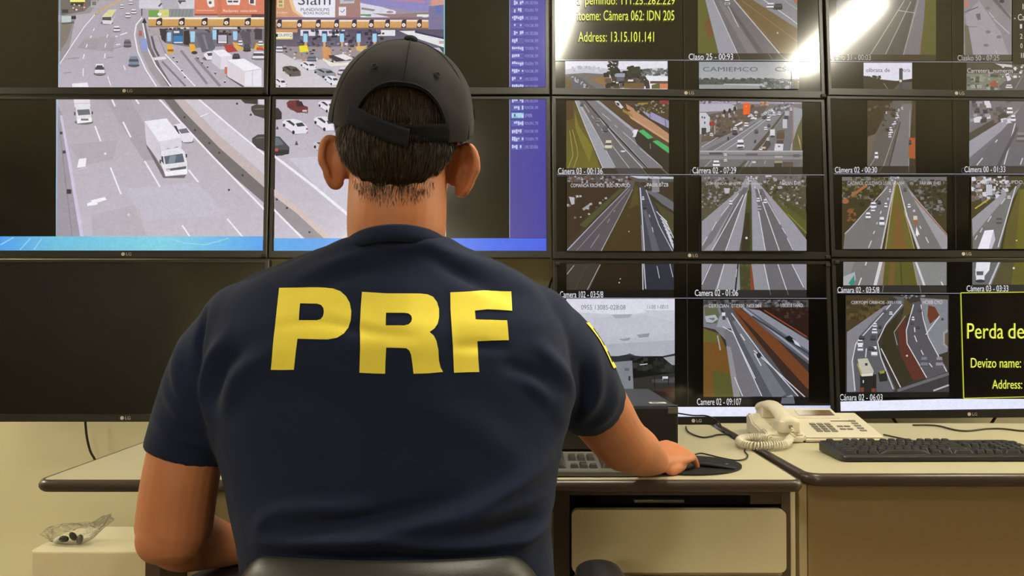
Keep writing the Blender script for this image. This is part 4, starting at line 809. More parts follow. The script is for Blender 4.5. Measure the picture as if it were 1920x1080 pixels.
for q, c in (([(110, 70), (860, 70), (860, 150), (500, 180), (110, 160)], (216, 215, 228)), ([(300, 200), (640, 180), (860, 230), (860, 300), (520, 330), (300, 290)], (190, 191, 204)), ([(420, 180), (560, 176), (540, 200), (450, 205)], (164, 166, 178)), ([(590, 315), (680, 305), (670, 330), (610, 336)], (142, 146, 156)), ([(470, 345), (550, 335), (540, 352), (500, 358)], (146, 150, 160)), ([(640, 150), (840, 150), (840, 200), (700, 190)], (196, 196, 208)), ([(380, 380), (860, 350), (860, 450), (380, 460)], (170, 172, 184))): p.poly(c, q)
p.poly((44, 46, 50), [(300, 465), (450, 462), (520, 450), (640, 462), (740, 465), (860, 440), (860, 770), (300, 770)]); p.poly((56, 58, 62), [(520, 450), (545, 442), (580, 455)]); p.poly((18, 18, 18), [(560, 500), (620, 470), (760, 462), (830, 500), (850, 560), (860, 620), (560, 620)]); p.specks(30, 560, 480, 830, 560, [(28, 28, 28), (40, 42, 38), (48, 50, 44)], 14, 34, 2); p.poly((150, 152, 160), [(770, 470), (860, 455), (860, 520), (830, 520)]); p.poly((126, 128, 136), [(440, 500), (560, 490), (570, 690), (440, 700)]); p.rect(535, 595, 548, 625, (50, 52, 58)); p.rect(510, 540, 540, 560, (96, 98, 106))
p.poly((46, 46, 42), [(570, 610), (860, 570), (860, 690), (570, 690)]); p.poly((72, 72, 74), [(690, 620), (860, 600), (860, 640), (700, 640)]); p.rect(765, 597, 808, 622, (200, 202, 210)); p.rect(768, 612, 808, 624, (60, 60, 64)); p.lines((30, 28, 28), 6, [[(710, 560), (712, 680)], [(805, 570), (806, 660)]]); p.lines((206, 208, 214), 5, [[(612, 518), (664, 512)]]); p.poly((70, 44, 38), [(690, 690), (860, 670), (860, 760), (800, 770)]); p.poly((40, 32, 30), [(690, 690), (780, 700), (860, 770), (700, 770)])
p.text('0955 13085-028:08', 215, 114, 515, 146, (112, 114, 130)); p.text('11/00 1-0010', 662, 114, 804, 140, (112, 114, 130)); p.build('camera_feed')
p = Pic(C3, (1319, 562, 1516.5, 757), (1030, 540, 3.6))
p.rect(1030, 70, 1760, 790, (54, 50, 50)); p.rect(1030, 70, 1760, 130, (70, 70, 70)); p.specks(60, 1040, 80, 1740, 130, [(44, 42, 42), (92, 92, 96), (60, 58, 58), (110, 110, 116)], 8, 22, 3); p.rect(1330, 66, 1410, 80, (140, 140, 160)); p.poly((44, 26, 22), [(1380, 130), (1760, 130), (1760, 340), (1560, 240)]); p.specks(30, 1500, 130, 1740, 250, [(56, 36, 30), (36, 30, 30), (70, 50, 40)], 10, 24, 9)
p.poly((112, 78, 36), [(1040, 270), (1150, 310), (1200, 420), (1250, 740), (1040, 740)]); p.poly((96, 94, 44), [(1040, 280), (1150, 310), (1160, 360), (1040, 370)]); p.poly((84, 86, 40), [(1100, 560), (1220, 580), (1240, 740), (1120, 740)]); p.poly((120, 120, 126), [(1030, 260), (1120, 280), (1190, 350), (1200, 300), (1150, 120), (1040, 120)]); p.poly((96, 100, 70), [(1045, 130), (1130, 120), (1150, 180), (1130, 240), (1060, 240)]); p.poly((170, 172, 182), [(1050, 190), (1120, 180), (1140, 210), (1100, 235), (1060, 230)]); p.poly((96, 120, 100), [(1070, 205), (1120, 200), (1110, 220)]); p.poly((148, 148, 160), [(1150, 190), (1190, 170), (1225, 275), (1130, 262)])
p.poly((112, 110, 116), [(1180, 290), (1240, 280), (1440, 730), (1250, 740), (1200, 400)]); p.poly((140, 138, 144), [(1195, 390), (1225, 400), (1290, 740), (1245, 740)]); p.poly((84, 84, 92), [(1160, 120), (1240, 120), (1680, 730), (1440, 740)]); p.line((112, 112, 122), 30, [(1250, 220), (1560, 740)], 90); p.poly((112, 64, 36), [(1230, 120), (1280, 130), (1500, 310), (1760, 580), (1760, 690), (1500, 480), (1300, 260)]); p.poly((56, 40, 34), [(1250, 150), (1400, 300), (1760, 700), (1760, 740), (1700, 740)]); p.poly((92, 92, 104), [(1290, 130), (1340, 130), (1760, 430), (1760, 520), (1480, 300)]); p.line((150, 150, 162), 14, [(1310, 135), (1520, 300), (1760, 490)]); p.poly((136, 136, 148), [(1340, 140), (1420, 150), (1760, 360), (1760, 430)]); p.line((60, 62, 72), 12, [(1370, 190), (1760, 450)]); p.line((140, 70, 50), 8, [(1450, 150), (1740, 330)])
p.lines((206, 206, 216), 6, [[(1200, 200), (1320, 480), (1435, 730)], [(1170, 260), (1240, 300), (1390, 610)], [(1250, 600), (1305, 730)]]); p.lines((200, 200, 210), 7, [[(1230, 170), (1450, 470), (1680, 730)], [(1380, 420), (1730, 740)]]); p.lines((200, 200, 210), 8, [[(1290, 310), (1320, 355)], [(1385, 440), (1430, 525)]]); p.line((160, 158, 164), 8, [(1135, 320), (1155, 420)])
p.rect(1165, 165, 1188, 190, (214, 214, 222)); p.rect(1168, 188, 1190, 215, (70, 68, 76)); p.poly((22, 22, 26), [(1590, 335), (1620, 320), (1660, 350), (1655, 370), (1610, 360)]); p.poly((200, 200, 212), [(1640, 340), (1680, 370), (1700, 400), (1660, 380)]); p.disc(1415, 455, 16, (50, 50, 60), 20); p.poly((150, 152, 168), [(1580, 740), (1640, 720), (1660, 770), (1560, 785)])
p.rect(1030, 735, 1760, 790, (20, 18, 20)); p.poly((96, 98, 110), [(1570, 740), (1650, 735), (1660, 790), (1560, 790)]); p.text('DERYCIAN  0T0300  N03.084', 1078, 108, 1430, 133, (196, 194, 200)); p.text('1/003/18 FANO', 1562, 104, 1710, 130, (196, 194, 200)); p.build('camera_feed')
p = Pic(C3, (1046, 757, 1557, 782)); p.rect(1040, 763, 1460, 783, (230, 232, 250), (226, 228, 248)); p.hgrad(1460, 756, 1562, 783, (228, 230, 249), (190, 196, 238)); p.rect(1040, 755, 1562, 760.5, (8, 8, 9)); p.build('taskbar')
rules(C3, 558.5, 1047, 1552, 1288, 760, 494)
caption(C3, 'Camera 102 - 03:5/8', 1050, 546, 1131, 558); caption(C3, 'Camera 02 - 01:06', 1303, 543, 1384, 555); caption(C3, 'Camere 02 ▸ 09:107'.replace('▸', '-'), 1307, 747, 1390, 759.5)

# --- D1
p = Pic(D1, (1569, -130, 1756, 113), (1500, 0, 4.5))
p.rect(300, -600, 1160, 520, (70, 62, 46)); p.poly((104, 88, 54), [(310, 150), (560, -10), (800, -100), (900, -100), (330, 460), (310, 460)]); p.poly((92, 90, 98), [(300, 160), (300, 30), (420, -100), (720, -100)]); p.poly((60, 56, 62), [(320, 80), (440, 0), (540, -20), (330, 110)]); p.poly((90, 88, 84), [(880, -60), (1010, -60), (870, 460), (300, 460)]); p.poly((80, 78, 74), [(940, 0), (1000, 0), (880, 460), (720, 460)]); p.poly((112, 110, 118), [(1000, -60), (1075, -60), (1020, 460), (875, 460)]); p.poly((86, 84, 90), [(780, -60), (885, -60), (760, 140), (600, 240)]); p.poly((112, 74, 46), [(1055, 120), (1070, 120), (1040, 460), (1015, 460)]); p.poly((86, 84, 42), [(1065, -60), (1160, -60), (1160, 460), (1030, 460)])
p.lines((160, 156, 150), 7, [[(885, 0), (600, 455)], [(940, 10), (725, 455)], [(1003, 0), (865, 500)], [(835, 85), (970, 105)]]); p.rect(300, 458, 1160, 520, (58, 52, 40)); p.build('camera_feed')
p = Pic(D1, (1808, -130, 1898, 113), (1800, 0, 5.4))
p.rect(30, -700, 540, 700, (132, 128, 136)); p.poly((150, 147, 156), [(60, 150), (200, 0), (420, 330), (500, 560), (120, 560)]); p.poly((100, 96, 84), [(50, 240), (90, 260), (140, 560), (60, 560)]); p.poly((92, 88, 96), [(300, -40), (360, -40), (520, 170), (520, 200)]); p.poly((116, 112, 120), [(360, -40), (520, -40), (520, 150)]); p.poly((190, 110, 96), [(50, 10), (90, 5), (88, 60), (58, 66)]); p.line((86, 82, 88), 10, [(50, 120), (190, 66)]); p.poly((96, 92, 98), [(165, 140), (210, 130), (215, 195), (185, 200)]); p.lines((176, 174, 182), 10, [[(300, 120), (350, 180)], [(350, 190), (510, 340)], [(365, 510), (385, 550)]]); p.line((110, 106, 112), 7, [(90, 268), (180, 266)])
for x, y in ((290, 320), (400, 370), (270, 455), (285, 80)): p.disc(x, y, 26, (112, 108, 114), 16)
p.disc(430, 10, 26, (50, 48, 54), 18); p.rect(30, 550, 540, 640, (74, 70, 66)); p.build('camera_feed')
p = Pic(D1, (1620, 117, 1711, 168), (1500, 0, 4.5))
p.rect(530, 520, 960, 770, (216, 214, 230)); p.poly((52, 46, 36), [(530, 635), (600, 645), (660, 665), (820, 680), (960, 660), (960, 770), (530, 770)]); p.specks(20, 560, 640, 680, 690, [(44, 40, 34), (60, 54, 42)], 10, 20, 2); p.poly((84, 80, 80), [(850, 690), (960, 690), (950, 770), (780, 770)]); p.rect(840, 575, 870, 770, (70, 66, 74)); p.disc(852, 680, 12, (200, 196, 170)); p.line((150, 148, 140), 5, [(710, 700), (745, 755)]); p.text('olbrata de', 560, 572, 762, 606, (60, 58, 64)); p.text('Doria', 850, 572, 932, 606, (84, 82, 90)); p.build('camera_feed')
p = Pic(D1, (1813, 117, 2040, 169), (1800, 0, 5.4))
p.rect(60, 630, 1300, 930, (120, 120, 110)); p.rect(60, 630, 1300, 740, (74, 68, 58)); p.specks(26, 80, 740, 420, 900, [(140, 140, 130), (96, 104, 92), (70, 76, 66), (150, 150, 146)], 14, 40, 5); p.poly((150, 76, 60), [(290, 850), (350, 810), (395, 850), (350, 885)]); p.poly((90, 86, 88), [(400, 870), (540, 760), (900, 700), (900, 920), (420, 920)]); p.line((206, 204, 214), 34, [(480, 740), (500, 815)]); p.specks(18, 420, 660, 650, 800, [(150, 148, 156), (206, 204, 212), (96, 92, 96)], 10, 26, 8); p.car(500, 875, 70, 40); p.poly((190, 188, 196), [(355, 640), (530, 655), (530, 680), (420, 668)]); p.text('Carretera  numeros', 76, 690, 540, 735, (190, 186, 190)); p.line((130, 126, 118), 8, [(560, 900), (640, 760)]); p.build('camera_feed')
rules(D1, 115, 1557, 1899, 1785, 168, -125)
caption(D1, 'Clario 31 - 00:03', 1553 + 4, 102, 1633, 112.5, (170, 166, 160)); caption(D1, 'Clasko 50 - 07:25', 1796, 103, 1874, 113.5, (176, 172, 170))
p = Pic(D1, (1898, -130, 2040, 120)); p.rect(1899, -130, 2040, 121, (30, 27, 24)); p.build('menu_panel')
for t, x0, y0, x1, y1 in (('- Camera 60', 1902, 26, 1962, 38), ('1', 1913, 45, 1917, 53), ('2', 1913, 63, 1918, 72), ('0', 1914, 81, 1918, 90), ('II', 1915, 99, 1920, 108), ('II', 1918, 7, 1924, 17)):
    caption(D1, t, x0, y0, x1, y1, (206, 204, 208), 'menu_text')

# --- D2
p = Pic(D2, (1627, 188, 1718, 327), (1500, 200, 3.6))
p.rect(450, -60, 800, 470, (60, 50, 36)); p.poly((92, 88, 84), [(640, -60), (760, -60), (740, 180), (735, 470), (560, 470), (460, 470), (460, 280)]); p.poly((104, 92, 80), [(460, 200), (520, 180), (480, 330), (455, 400)]); p.poly((112, 110, 112), [(690, -20), (760, -20), (735, 420), (590, 420), (640, 250)]); p.line((70, 64, 62), 9, [(680, 100), (600, 420)]); p.lines((150, 146, 140), 5, [[(745, 20), (738, 400)], [(650, 150), (560, 420)], [(520, 330), (470, 410)]]); p.specks(24, 455, -40, 640, 170, [(72, 62, 46), (50, 42, 32), (90, 82, 70)], 8, 22, 5); p.poly((160, 84, 52), [(738, 205), (780, 210), (782, 350), (735, 345)]); p.car(746, 240, 18, 30, (54, 48, 48)); traffic(p, 14, (690, 0), (600, 200), 14, 22, MIX[:3] + [(210, 210, 220)], 6, 10, 1.3); p.car(518, 330, 26, 50); p.car(585, 40, 10, 18); p.rect(450, 400, 800, 470, (52, 47, 40)); p.lines((84, 82, 80), 5, [[(560, 400), (535, 440)], [(737, 400), (735, 440)]]); p.build('camera_feed')
p = Pic(D2, (1818, 188, 2060, 327), (1500, 200, 3.6))
p.rect(1140, -60, 2000, 470, (110, 108, 114)); p.poly((74, 68, 62), [(1140, 180), (1420, 20), (1440, 40), (1140, 290)]); p.poly((150, 148, 158), [(1140, 235), (1420, 60), (1500, 0), (1400, 130), (1140, 350)]); p.poly((104, 101, 108), [(1140, 420), (1400, 120), (1512, -20), (2000, -20), (2000, 420)]); p.specks(30, 1145, -40, 1420, 100, [(150, 148, 158), (84, 80, 86), (206, 204, 214), (110, 100, 96), (60, 58, 66)], 12, 34, 15); p.lines((196, 194, 204), 8, [[(1195, 395), (1235, 345)], [(1320, 240), (1335, 222)], [(1380, 390), (1455, 110)], [(1490, 390), (1505, 345)]]); p.line((84, 80, 86), 22, [(1340, 400), (1470, 140)]); p.car(1418, 28, 44, 48); p.car(1442, 80, 34, 48); p.car(1492, 205, 60, 64, (130, 128, 128)); p.rect(1140, 400, 2000, 470, (62, 58, 54)); p.build('camera_feed')
p = Pic(D2, (1579, 331.5, 1775.5, 467), (1500, 200, 3.6))
def median_road(p, dx, s=1.0):
    q = lambda *a: [(dx + x * s, y) for x, y in a]
    p.poly((116, 114, 114), q((610, 470), (640, 470), (620, 560), (545, 970), (290, 970), (300, 860), (520, 640))); p.poly((104, 98, 44), q((635, 500), (660, 500), (775, 970), (580, 970))); p.poly((120, 88, 46), q((645, 640), (665, 640), (720, 970), (620, 970))); p.poly((116, 113, 112), q((660, 480), (690, 480), (740, 560), (1000, 900), (1000, 970), (790, 970))); p.poly((152, 150, 156), q((720, 545), (990, 860), (1000, 970), (960, 970))); p.line((190, 186, 190), 10, q((545, 960), (610, 640), (640, 500))); p.line((170, 150, 120), 8, q((575, 965), (620, 640), (642, 520))); p.line((200, 198, 200), 16, q((800, 960), (720, 740), (665, 520)), 5); p.line((170, 150, 120), 5, q((770, 960), (700, 700))); p.line((160, 96, 72), 7, q((990, 870), (760, 610))); p.lines((200, 198, 204), 7, [q((460, 955), (480, 905)), q((492, 860), (502, 840)), q((515, 795), (520, 780)), q((540, 725), (546, 705)), q((845, 880), (865, 920)), q((805, 805), (815, 825))]); p.line((176, 172, 176), 7, q((300, 860), (340, 820), (590, 540)))
p.rect(270, 460, 1010, 980, (66, 58, 36)); p.rect(270, 460, 1010, 500, (110, 108, 110)); p.specks(100, 280, 470, 620, 640, [(74, 68, 40), (60, 54, 36), (96, 92, 60), (120, 116, 116)], 8, 22, 5); p.specks(110, 700, 490, 990, 740, [(60, 56, 44), (84, 80, 70), (120, 118, 120), (50, 48, 38), (96, 92, 90)], 8, 22, 6); p.line((160, 100, 60), 18, [(345, 605), (400, 565), (450, 530)]); p.disc(305, 640, 24, (160, 96, 60), 16); p.specks(12, 320, 690, 370, 770, [(130, 84, 50)], 8, 16, 3); p.disc(480, 605, 18, (50, 48, 34), 14); p.disc(420, 660, 22, (52, 48, 34), 16)
median_road(p, 0); p.specks(14, 600, 465, 670, 500, [(190, 188, 196), (120, 118, 122)], 5, 12, 8)
for a in ((493, 668, 42, 44), (490, 695, 30, 34), (457, 738, 36, 46), (531, 648, 24, 26, (64, 60, 62)), (577, 668, 22, 36), (550, 778, 38, 64), (592, 625, 14, 16), (733, 672, 22, 30), (706, 560, 22, 26, (90, 88, 92)), (767, 705, 18, 16), (605, 570, 14, 24)): p.car(*a)
p.rect(762, 738, 788, 770, (206, 196, 176)); p.rect(760, 765, 792, 798, (150, 96, 72)); p.poly((232, 226, 238), [(782, 810), (805, 870), (793, 862), (790, 880), (780, 866), (776, 880)])
p.text('CADIVIOL CULDWOI LEVK WANH', 318, 505, 698, 530, (190, 188, 194)); p.text('FARVW EHEI', 806, 505, 945, 530, (190, 188, 194)); p.build('camera_feed')
p = Pic(D2, (1820, 331, 2060, 467), (1500, 200, 3.6))
p.rect(1140, 460, 2000, 980, (70, 64, 40)); p.specks(110, 1150, 470, 1400, 640, [(150, 148, 156), (96, 92, 90), (206, 204, 212), (70, 66, 60), (120, 100, 80)], 10, 28, 9); p.poly((150, 148, 156), [(1155, 760), (1380, 570), (1390, 600), (1160, 890)]); p.poly((112, 112, 110), [(1160, 880), (1400, 590), (1470, 520), (1490, 520), (1420, 640), (1340, 970), (1160, 970)]); p.line((200, 198, 204), 8, [(1330, 950), (1450, 540)]); p.poly((96, 86, 44), [(1390, 800), (1470, 560), (2000, 540), (2000, 980), (1360, 980)]); p.poly((104, 100, 38), [(1480, 560), (1760, 560), (1760, 980), (1450, 980)]); p.lines((196, 194, 200), 7, [[(1175, 900), (1190, 870)], [(1210, 850), (1225, 820)], [(1260, 780), (1285, 740)], [(1350, 660), (1380, 620)]]); p.line((176, 156, 70), 10, [(1175, 690), (1270, 625)]); p.poly((116, 114, 116), [(1760, 560), (2000, 800), (2000, 980), (1860, 980)])
p.poly((232, 228, 238), [(1240, 838), (1300, 832), (1310, 900), (1270, 970), (1190, 970)]); p.poly((190, 186, 198), [(1300, 832), (1312, 900), (1285, 970), (1265, 970)]); p.car(1338, 765, 38, 54, (112, 116, 108)); p.car(1404, 615, 26, 22); p.rect(1250, 528, 1290, 600, (190, 190, 200)); p.disc(1455, 905, 5, (206, 204, 200)); p.text('CARIPRO, COUPDO, CIDOL', 1185, 500, 1620, 526, (190, 188, 194)); p.build('camera_feed')
rules(D2, 326.5, 1563, 2060, 1789, 468, 188)
caption(D2, 'Câmera 02 - 00:30', 1564, 313.5, 1643, 324.5); caption(D2, 'Câmera 00 - 01:33', 1806.5, 312.5, 1883, 323.5)

# --- D3
p = Pic(D3, (1582, 487, 1776, 548), (1500, 470, 3.274))
p.rect(265, 50, 910, 260, (132, 132, 132)); p.poly((118, 117, 116), [(340, 50), (500, 50), (460, 260), (265, 260)]); p.poly((92, 88, 40), [(525, 50), (700, 50), (740, 260), (505, 260)]); p.line((112, 86, 50), 34, [(570, 55), (560, 260)]); p.line((70, 66, 44), 6, [(620, 50), (630, 230)]); p.line((206, 204, 206), 20, [(500, 50), (462, 220)]); p.line((160, 120, 100), 8, [(518, 60), (498, 220)]); p.line((206, 204, 208), 14, [(715, 60), (780, 250)]); p.line((150, 140, 120), 7, [(698, 60), (735, 250)]); p.lines((210, 208, 214), 8, [[(410, 60), (405, 90)], [(380, 165), (362, 215)], [(870, 190), (885, 220)]]); p.poly((170, 170, 176), [(265, 160), (340, 130), (345, 180), (300, 220), (265, 230)]); p.poly((50, 140, 116), [(300, 200), (335, 150), (338, 185), (318, 215)]); p.rect(265, 212, 910, 262, (50, 46, 42)); p.lines((104, 102, 100), 6, [[(515, 212), (508, 255)], [(738, 212), (745, 255)]]); p.build('camera_feed')
p = Pic(D3, (1824, 487, 2060, 548), (1500, 470, 3.274))
p.rect(1060, 50, 2000, 260, (84, 78, 52)); p.poly((104, 104, 106), [(1060, 50), (1240, 50), (1180, 210), (1060, 210)]); p.line((190, 188, 196), 12, [(1225, 60), (1165, 210)]); p.poly((98, 94, 40), [(1320, 50), (1800, 50), (1800, 260), (1290, 260)]); p.poly((226, 224, 234), [(1085, 55), (1172, 55), (1165, 120), (1140, 150), (1080, 150)]); p.poly((220, 218, 228), [(1080, 110), (1140, 110), (1135, 180), (1085, 180)]); p.poly((90, 90, 100), [(1086, 126), (1130, 126), (1128, 150), (1088, 150)]); p.disc(1110, 186, 30, (60, 58, 60), 10); p.disc(1316, 106, 7, (206, 204, 206)); p.rect(1060, 208, 2000, 262, (48, 45, 42)); p.build('camera_feed')
p = Pic(D3, (1586.5, 553, 1780, 745), (1500, 470, 3.274))
p.rect(280, 265, 930, 900, (60, 54, 46)); p.poly((72, 60, 38), [(280, 280), (560, 290), (400, 420), (290, 500)]); p.specks(30, 290, 300, 480, 420, [(60, 52, 34), (84, 72, 44), (96, 76, 46)], 12, 30, 4); p.poly((130, 128, 134), [(290, 500), (520, 340), (560, 330), (360, 560), (330, 640), (345, 880), (290, 880)])
p.poly((92, 92, 98), [(570, 280), (660, 285), (640, 340), (560, 430), (480, 520), (480, 600), (590, 850), (560, 880), (345, 880), (330, 640), (370, 520), (500, 380), (600, 300)]); p.poly((84, 74, 40), [(640, 290), (690, 330), (690, 370), (640, 420), (590, 520), (640, 370)]); p.poly((92, 50, 40), [(600, 470), (650, 400), (660, 540), (770, 780), (700, 800), (620, 640)]); p.poly((56, 50, 36), [(520, 480), (600, 400), (580, 560), (700, 800), (620, 830), (500, 600)]); p.poly((86, 84, 90), [(690, 320), (740, 310), (760, 400), (780, 520), (905, 720), (905, 760), (780, 790), (670, 580), (650, 500), (690, 400)]); p.poly((128, 128, 136), [(740, 290), (910, 300), (910, 620), (850, 640), (780, 500), (760, 380)]); p.poly((104, 58, 38), [(790, 335), (830, 345), (860, 400), (800, 450), (785, 400)]); p.poly((150, 148, 154), [(880, 500), (910, 480), (910, 600), (880, 580)]); p.poly((96, 86, 70), [(892, 510), (910, 500), (910, 590), (892, 570)])
p.lines((206, 206, 214), 6, [[(340, 860), (322, 680), (345, 570), (480, 420), (560, 330)], [(575, 850), (500, 660), (478, 560), (530, 450), (630, 330)], [(620, 840), (500, 600)], [(780, 780), (660, 570), (655, 490), (700, 330)], [(905, 745), (790, 530), (760, 420), (745, 330)], [(775, 515), (860, 400)]]); p.line((150, 148, 150), 5, [(600, 580), (580, 500), (650, 400)]); p.lines((206, 206, 214), 6, [[(405, 655), (410, 600)], [(705, 520), (720, 560)], [(745, 610), (760, 640)], [(795, 690), (815, 715)], [(705, 470), (708, 500)]])
for a in ((372, 565, 36, 46), (372, 600, 36, 40), (460, 495, 36, 34), (462, 458, 28, 26), (458, 620, 40, 66), (450, 535, 34, 30, (70, 68, 72)), (440, 600, 40, 24, (70, 68, 72)), (380, 535, 36, 24, (56, 54, 58)), (765, 685, 46, 66, (120, 120, 128)), (858, 685, 46, 66, (140, 138, 144)), (560, 385, 22, 22), (522, 370, 26, 20, (96, 94, 98)), (696, 418, 18, 26), (690, 445, 18, 20, (70, 68, 72)), (740, 365, 22, 20, (84, 82, 88)), (725, 470, 22, 20, (70, 68, 74)), (492, 470, 20, 18, (56, 54, 58)), (876, 420, 16, 14, (70, 70, 76))): p.car(*a)
p.poly((40, 38, 36), [(370, 760), (470, 760), (470, 880), (370, 880)]); p.poly((190, 184, 170), [(355, 665), (415, 660), (455, 740), (445, 765), (375, 768)]); p.poly((160, 160, 70), [(355, 690), (385, 760), (378, 768), (352, 700)]); p.rect(400, 690, 416, 706, (60, 60, 70)); p.poly((210, 210, 190), [(378, 758), (450, 752), (448, 768), (380, 772)]); p.poly((46, 44, 40), [(480, 750), (530, 740), (540, 800), (490, 805)]); p.poly((150, 140, 60), [(490, 740), (520, 735), (520, 752), (492, 756)]); p.rect(387, 795, 393, 812, (220, 220, 226)); p.rect(372, 840, 394, 880, (120, 62, 42)); p.rect(440, 845, 466, 880, (120, 62, 42))
p.poly((62, 60, 62), [(560, 870), (910, 740), (920, 900), (540, 900)]); p.line((104, 102, 108), 18, [(600, 860), (915, 755)]); p.line((176, 176, 186), 10, [(820, 860), (915, 825)]); p.specks(14, 620, 270, 780, 290, [(140, 138, 144), (70, 68, 70)], 6, 14, 8); p.disc(658, 645, 6, (200, 198, 196))
p.rect(280, 868, 930, 900, (26, 24, 26)); p.text('CERYOJM ORBHOS -300:1100', 316, 308, 624, 333, (196, 194, 200)); p.text('HOIIIB CMO', 756, 304, 876, 328, (196, 194, 200)); p.build('camera_feed')
p = Pic(D3, (1572, 748, 2078, 775)); p.poly([(232, 234, 252), (226, 230, 252), (222, 228, 252), (230, 234, 252)], [(1574, 753), (2080, 740), (2080, 764), (1574, 773)]); p.build('taskbar')
p = Pic(D3, (1800, 540, 2062, 760)); p.lines((206, 214, 70), 1.6, [[(1802, 549), (2060, 546)], [(1802, 549), (1807.5, 747)], [(1807.5, 747), (2060, 741)]]); p.build('alert_border')
caption(D3, 'Perda', 1814, 606, 1882, 635, YEL, 'alert_word'); caption(D3, 'de', 1891, 606, 1921, 635, YEL, 'alert_word'); caption(D3, 'sinal', 1932, 606, 1990, 635, YEL, 'alert_word'); caption(D3, 'Devizo name: Ciimera', 1821, 671, 1976, 689.5, YEL, 'alert_message'); caption(D3, 'Address: 13.15.101', 1861, 712, 1982, 729, YEL, 'alert_message')
rules(D3, 549, 1570, 1802, 0)
caption(D3, 'Cámara 02 - 03:5/8', 1570.5, 538, 1649, 549); caption(D3, 'Cámera 03 - 03:33', 1813, 535, 1891, 546.5); caption(D3, 'Cánara 02 - 06:03', 1575, 739, 1655, 751)
# ------------------------------------------------------------------ desks
DZ = 0.745          # desk top height
def desk_top(root, pts, zt, th):
    """laminate slab plus a rounded brown band round its edge; pts counter-clockwise in world x, y"""
    n = len(pts)
    bm = bmesh.new(); prism(bm, pts, zt - th, zt)
    obj('desktop', bm, M['desktop'], root)
    V, F = [], []
    prof = [(0.0, -.001), (.004, -.0008), (.0085, -.0035), (.0115, -.009), (.0115, -(th - .009)), (.0085, -(th - .0035)), (.004, -th), (0, -th - .0002)]
    c = Vector((sum(p[0] for p in pts) / n, sum(p[1] for p in pts) / n))
    for i in range(n):
        a, b, d = Vector(pts[i - 1]), Vector(pts[i]), Vector(pts[(i + 1) % n])
        n1 = Vector(((b - a).y, -(b - a).x)).normalized(); n2 = Vector(((d - b).y, -(d - b).x)).normalized()
        m_ = (n1 + n2) / max(.3, 1 + n1.dot(n2))
        for o_, z_ in prof: V.append((b.x + m_.x * o_, b.y + m_.y * o_, zt + z_ + .0008))
    k = len(prof)
    for i in range(n):
        j = (i + 1) % n
        for q in range(k - 1): F.append((i * k + q, i * k + q + 1, j * k + q + 1, j * k + q))
    raw('edge_trim', V, F, M['edge'], root, True)

def corner(pts, rads, seg=5):
    out = []
    n = len(pts)
    for i in range(n):
        a, b, c = Vector(pts[i - 1]), Vector(pts[i]), Vector(pts[(i + 1) % n]); r = rads[i]
        if r <= 0: out.append(tuple(b)); continue
        p = b + (a - b).normalized() * r; q = b + (c - b).normalized() * r
        for k in range(seg + 1):
            t = k / seg; out.append(tuple(p * (1 - t) ** 2 + b * 2 * t * (1 - t) + q * t * t))
    return out
DA = empty('desk', (0, 0, 0), 'beige desk with brown edge holding the black computer and mouse pad', 'desk')
FY = 1.650
desk_top(DA, corner([(-.912, FY + .012), (.553, FY + .012), (.560, 2.43), (-.905, 2.43)], [.02, .012, .01, .02]), DZ, .024)
box('side_panel', -.735, 1.72, 0, -.705, 2.36, DZ - .0255, M['pedbody'], DA, .003)
box('side_panel', .5555, 1.715, 0, .5665, 2.40, DZ - .0255, M['drawer'], DA, .002)
box('modesty_panel', -.704, 1.86, .18, .05, 1.88, DZ - .0255, M['taupe'], DA, .002)

DB = empty('desk', (.58, 1.72, 0), 'beige desk at right with brown front panel under the black keyboard', 'desk')
DB.location = (0, 0, 0)
FB = 1.712
desk_top(DB, corner([(.597, FB + .012), (2.35, FB + .012), (2.35, 2.46), (.590, 2.46)], [.03, .02, .02, .01]), DZ, .026)
box('front_panel', .612, 1.775, .0, 2.30, 1.797, DZ - .0275, M['brown'], DB, .002)
box('side_panel', .594, 1.775, .0, .6105, 2.42, DZ - .0275, M['taupe'], DB, .002)
box('side_panel', 2.302, 1.775, .0, 2.32, 2.42, DZ - .0275, M['brown'], DB, .002)

# drawer unit under the first desk
PX0, PX1, PY0, PY1, PT = .083, .5535, 1.705, 2.25, .718
P_ = empty('drawer_cabinet', ((PX0 + PX1) / 2, PY0, 0), 'brown drawer unit with beige rounded drawer fronts under the desk', 'drawer cabinet')
ox, oy = (PX0 + PX1) / 2, PY0
def pb(name, x0, y0, z0, x1, y1, z1, m, bev=.002, par=None): return box(name, x0 - ox, y0 - oy, z0, x1 - ox, y1 - oy, z1, m, par or P_, bev)
bm = bmesh.new()
X = lambda a: a - ox
for q in ((PX0, .02, PX0 + .032, PT), (PX1 - .018, .02, PX1, PT), (PX0 + .032, .705, PX1 - .018, PT), (PX0 + .032, .02, PX1 - .018, .05)):
    add_box(bm, X(q[0]), 0, q[1], X(q[2]), PY1 - oy, q[3], .0015)
add_box(bm, X(PX0 + .03), PY1 - oy - .02, .03, X(PX1 - .015), PY1 - oy, .71)
add_box(bm, X(.475), .004, .687, X(PX1 - .018), .02, .706)
obj('body', bm, M['pedbody'], P_)
pb('slot_shade_panel', PX0 + .034, PY0 + .03, .680, PX1 - .02, PY0 + .05, .704, M['slotshade'], .001)  # near-black panel stands in for the shade inside the slot
pb('pencil_tray', .245, PY0 + .012, .6875, .345, PY0 + .10, .6935, M['metal'], .001)
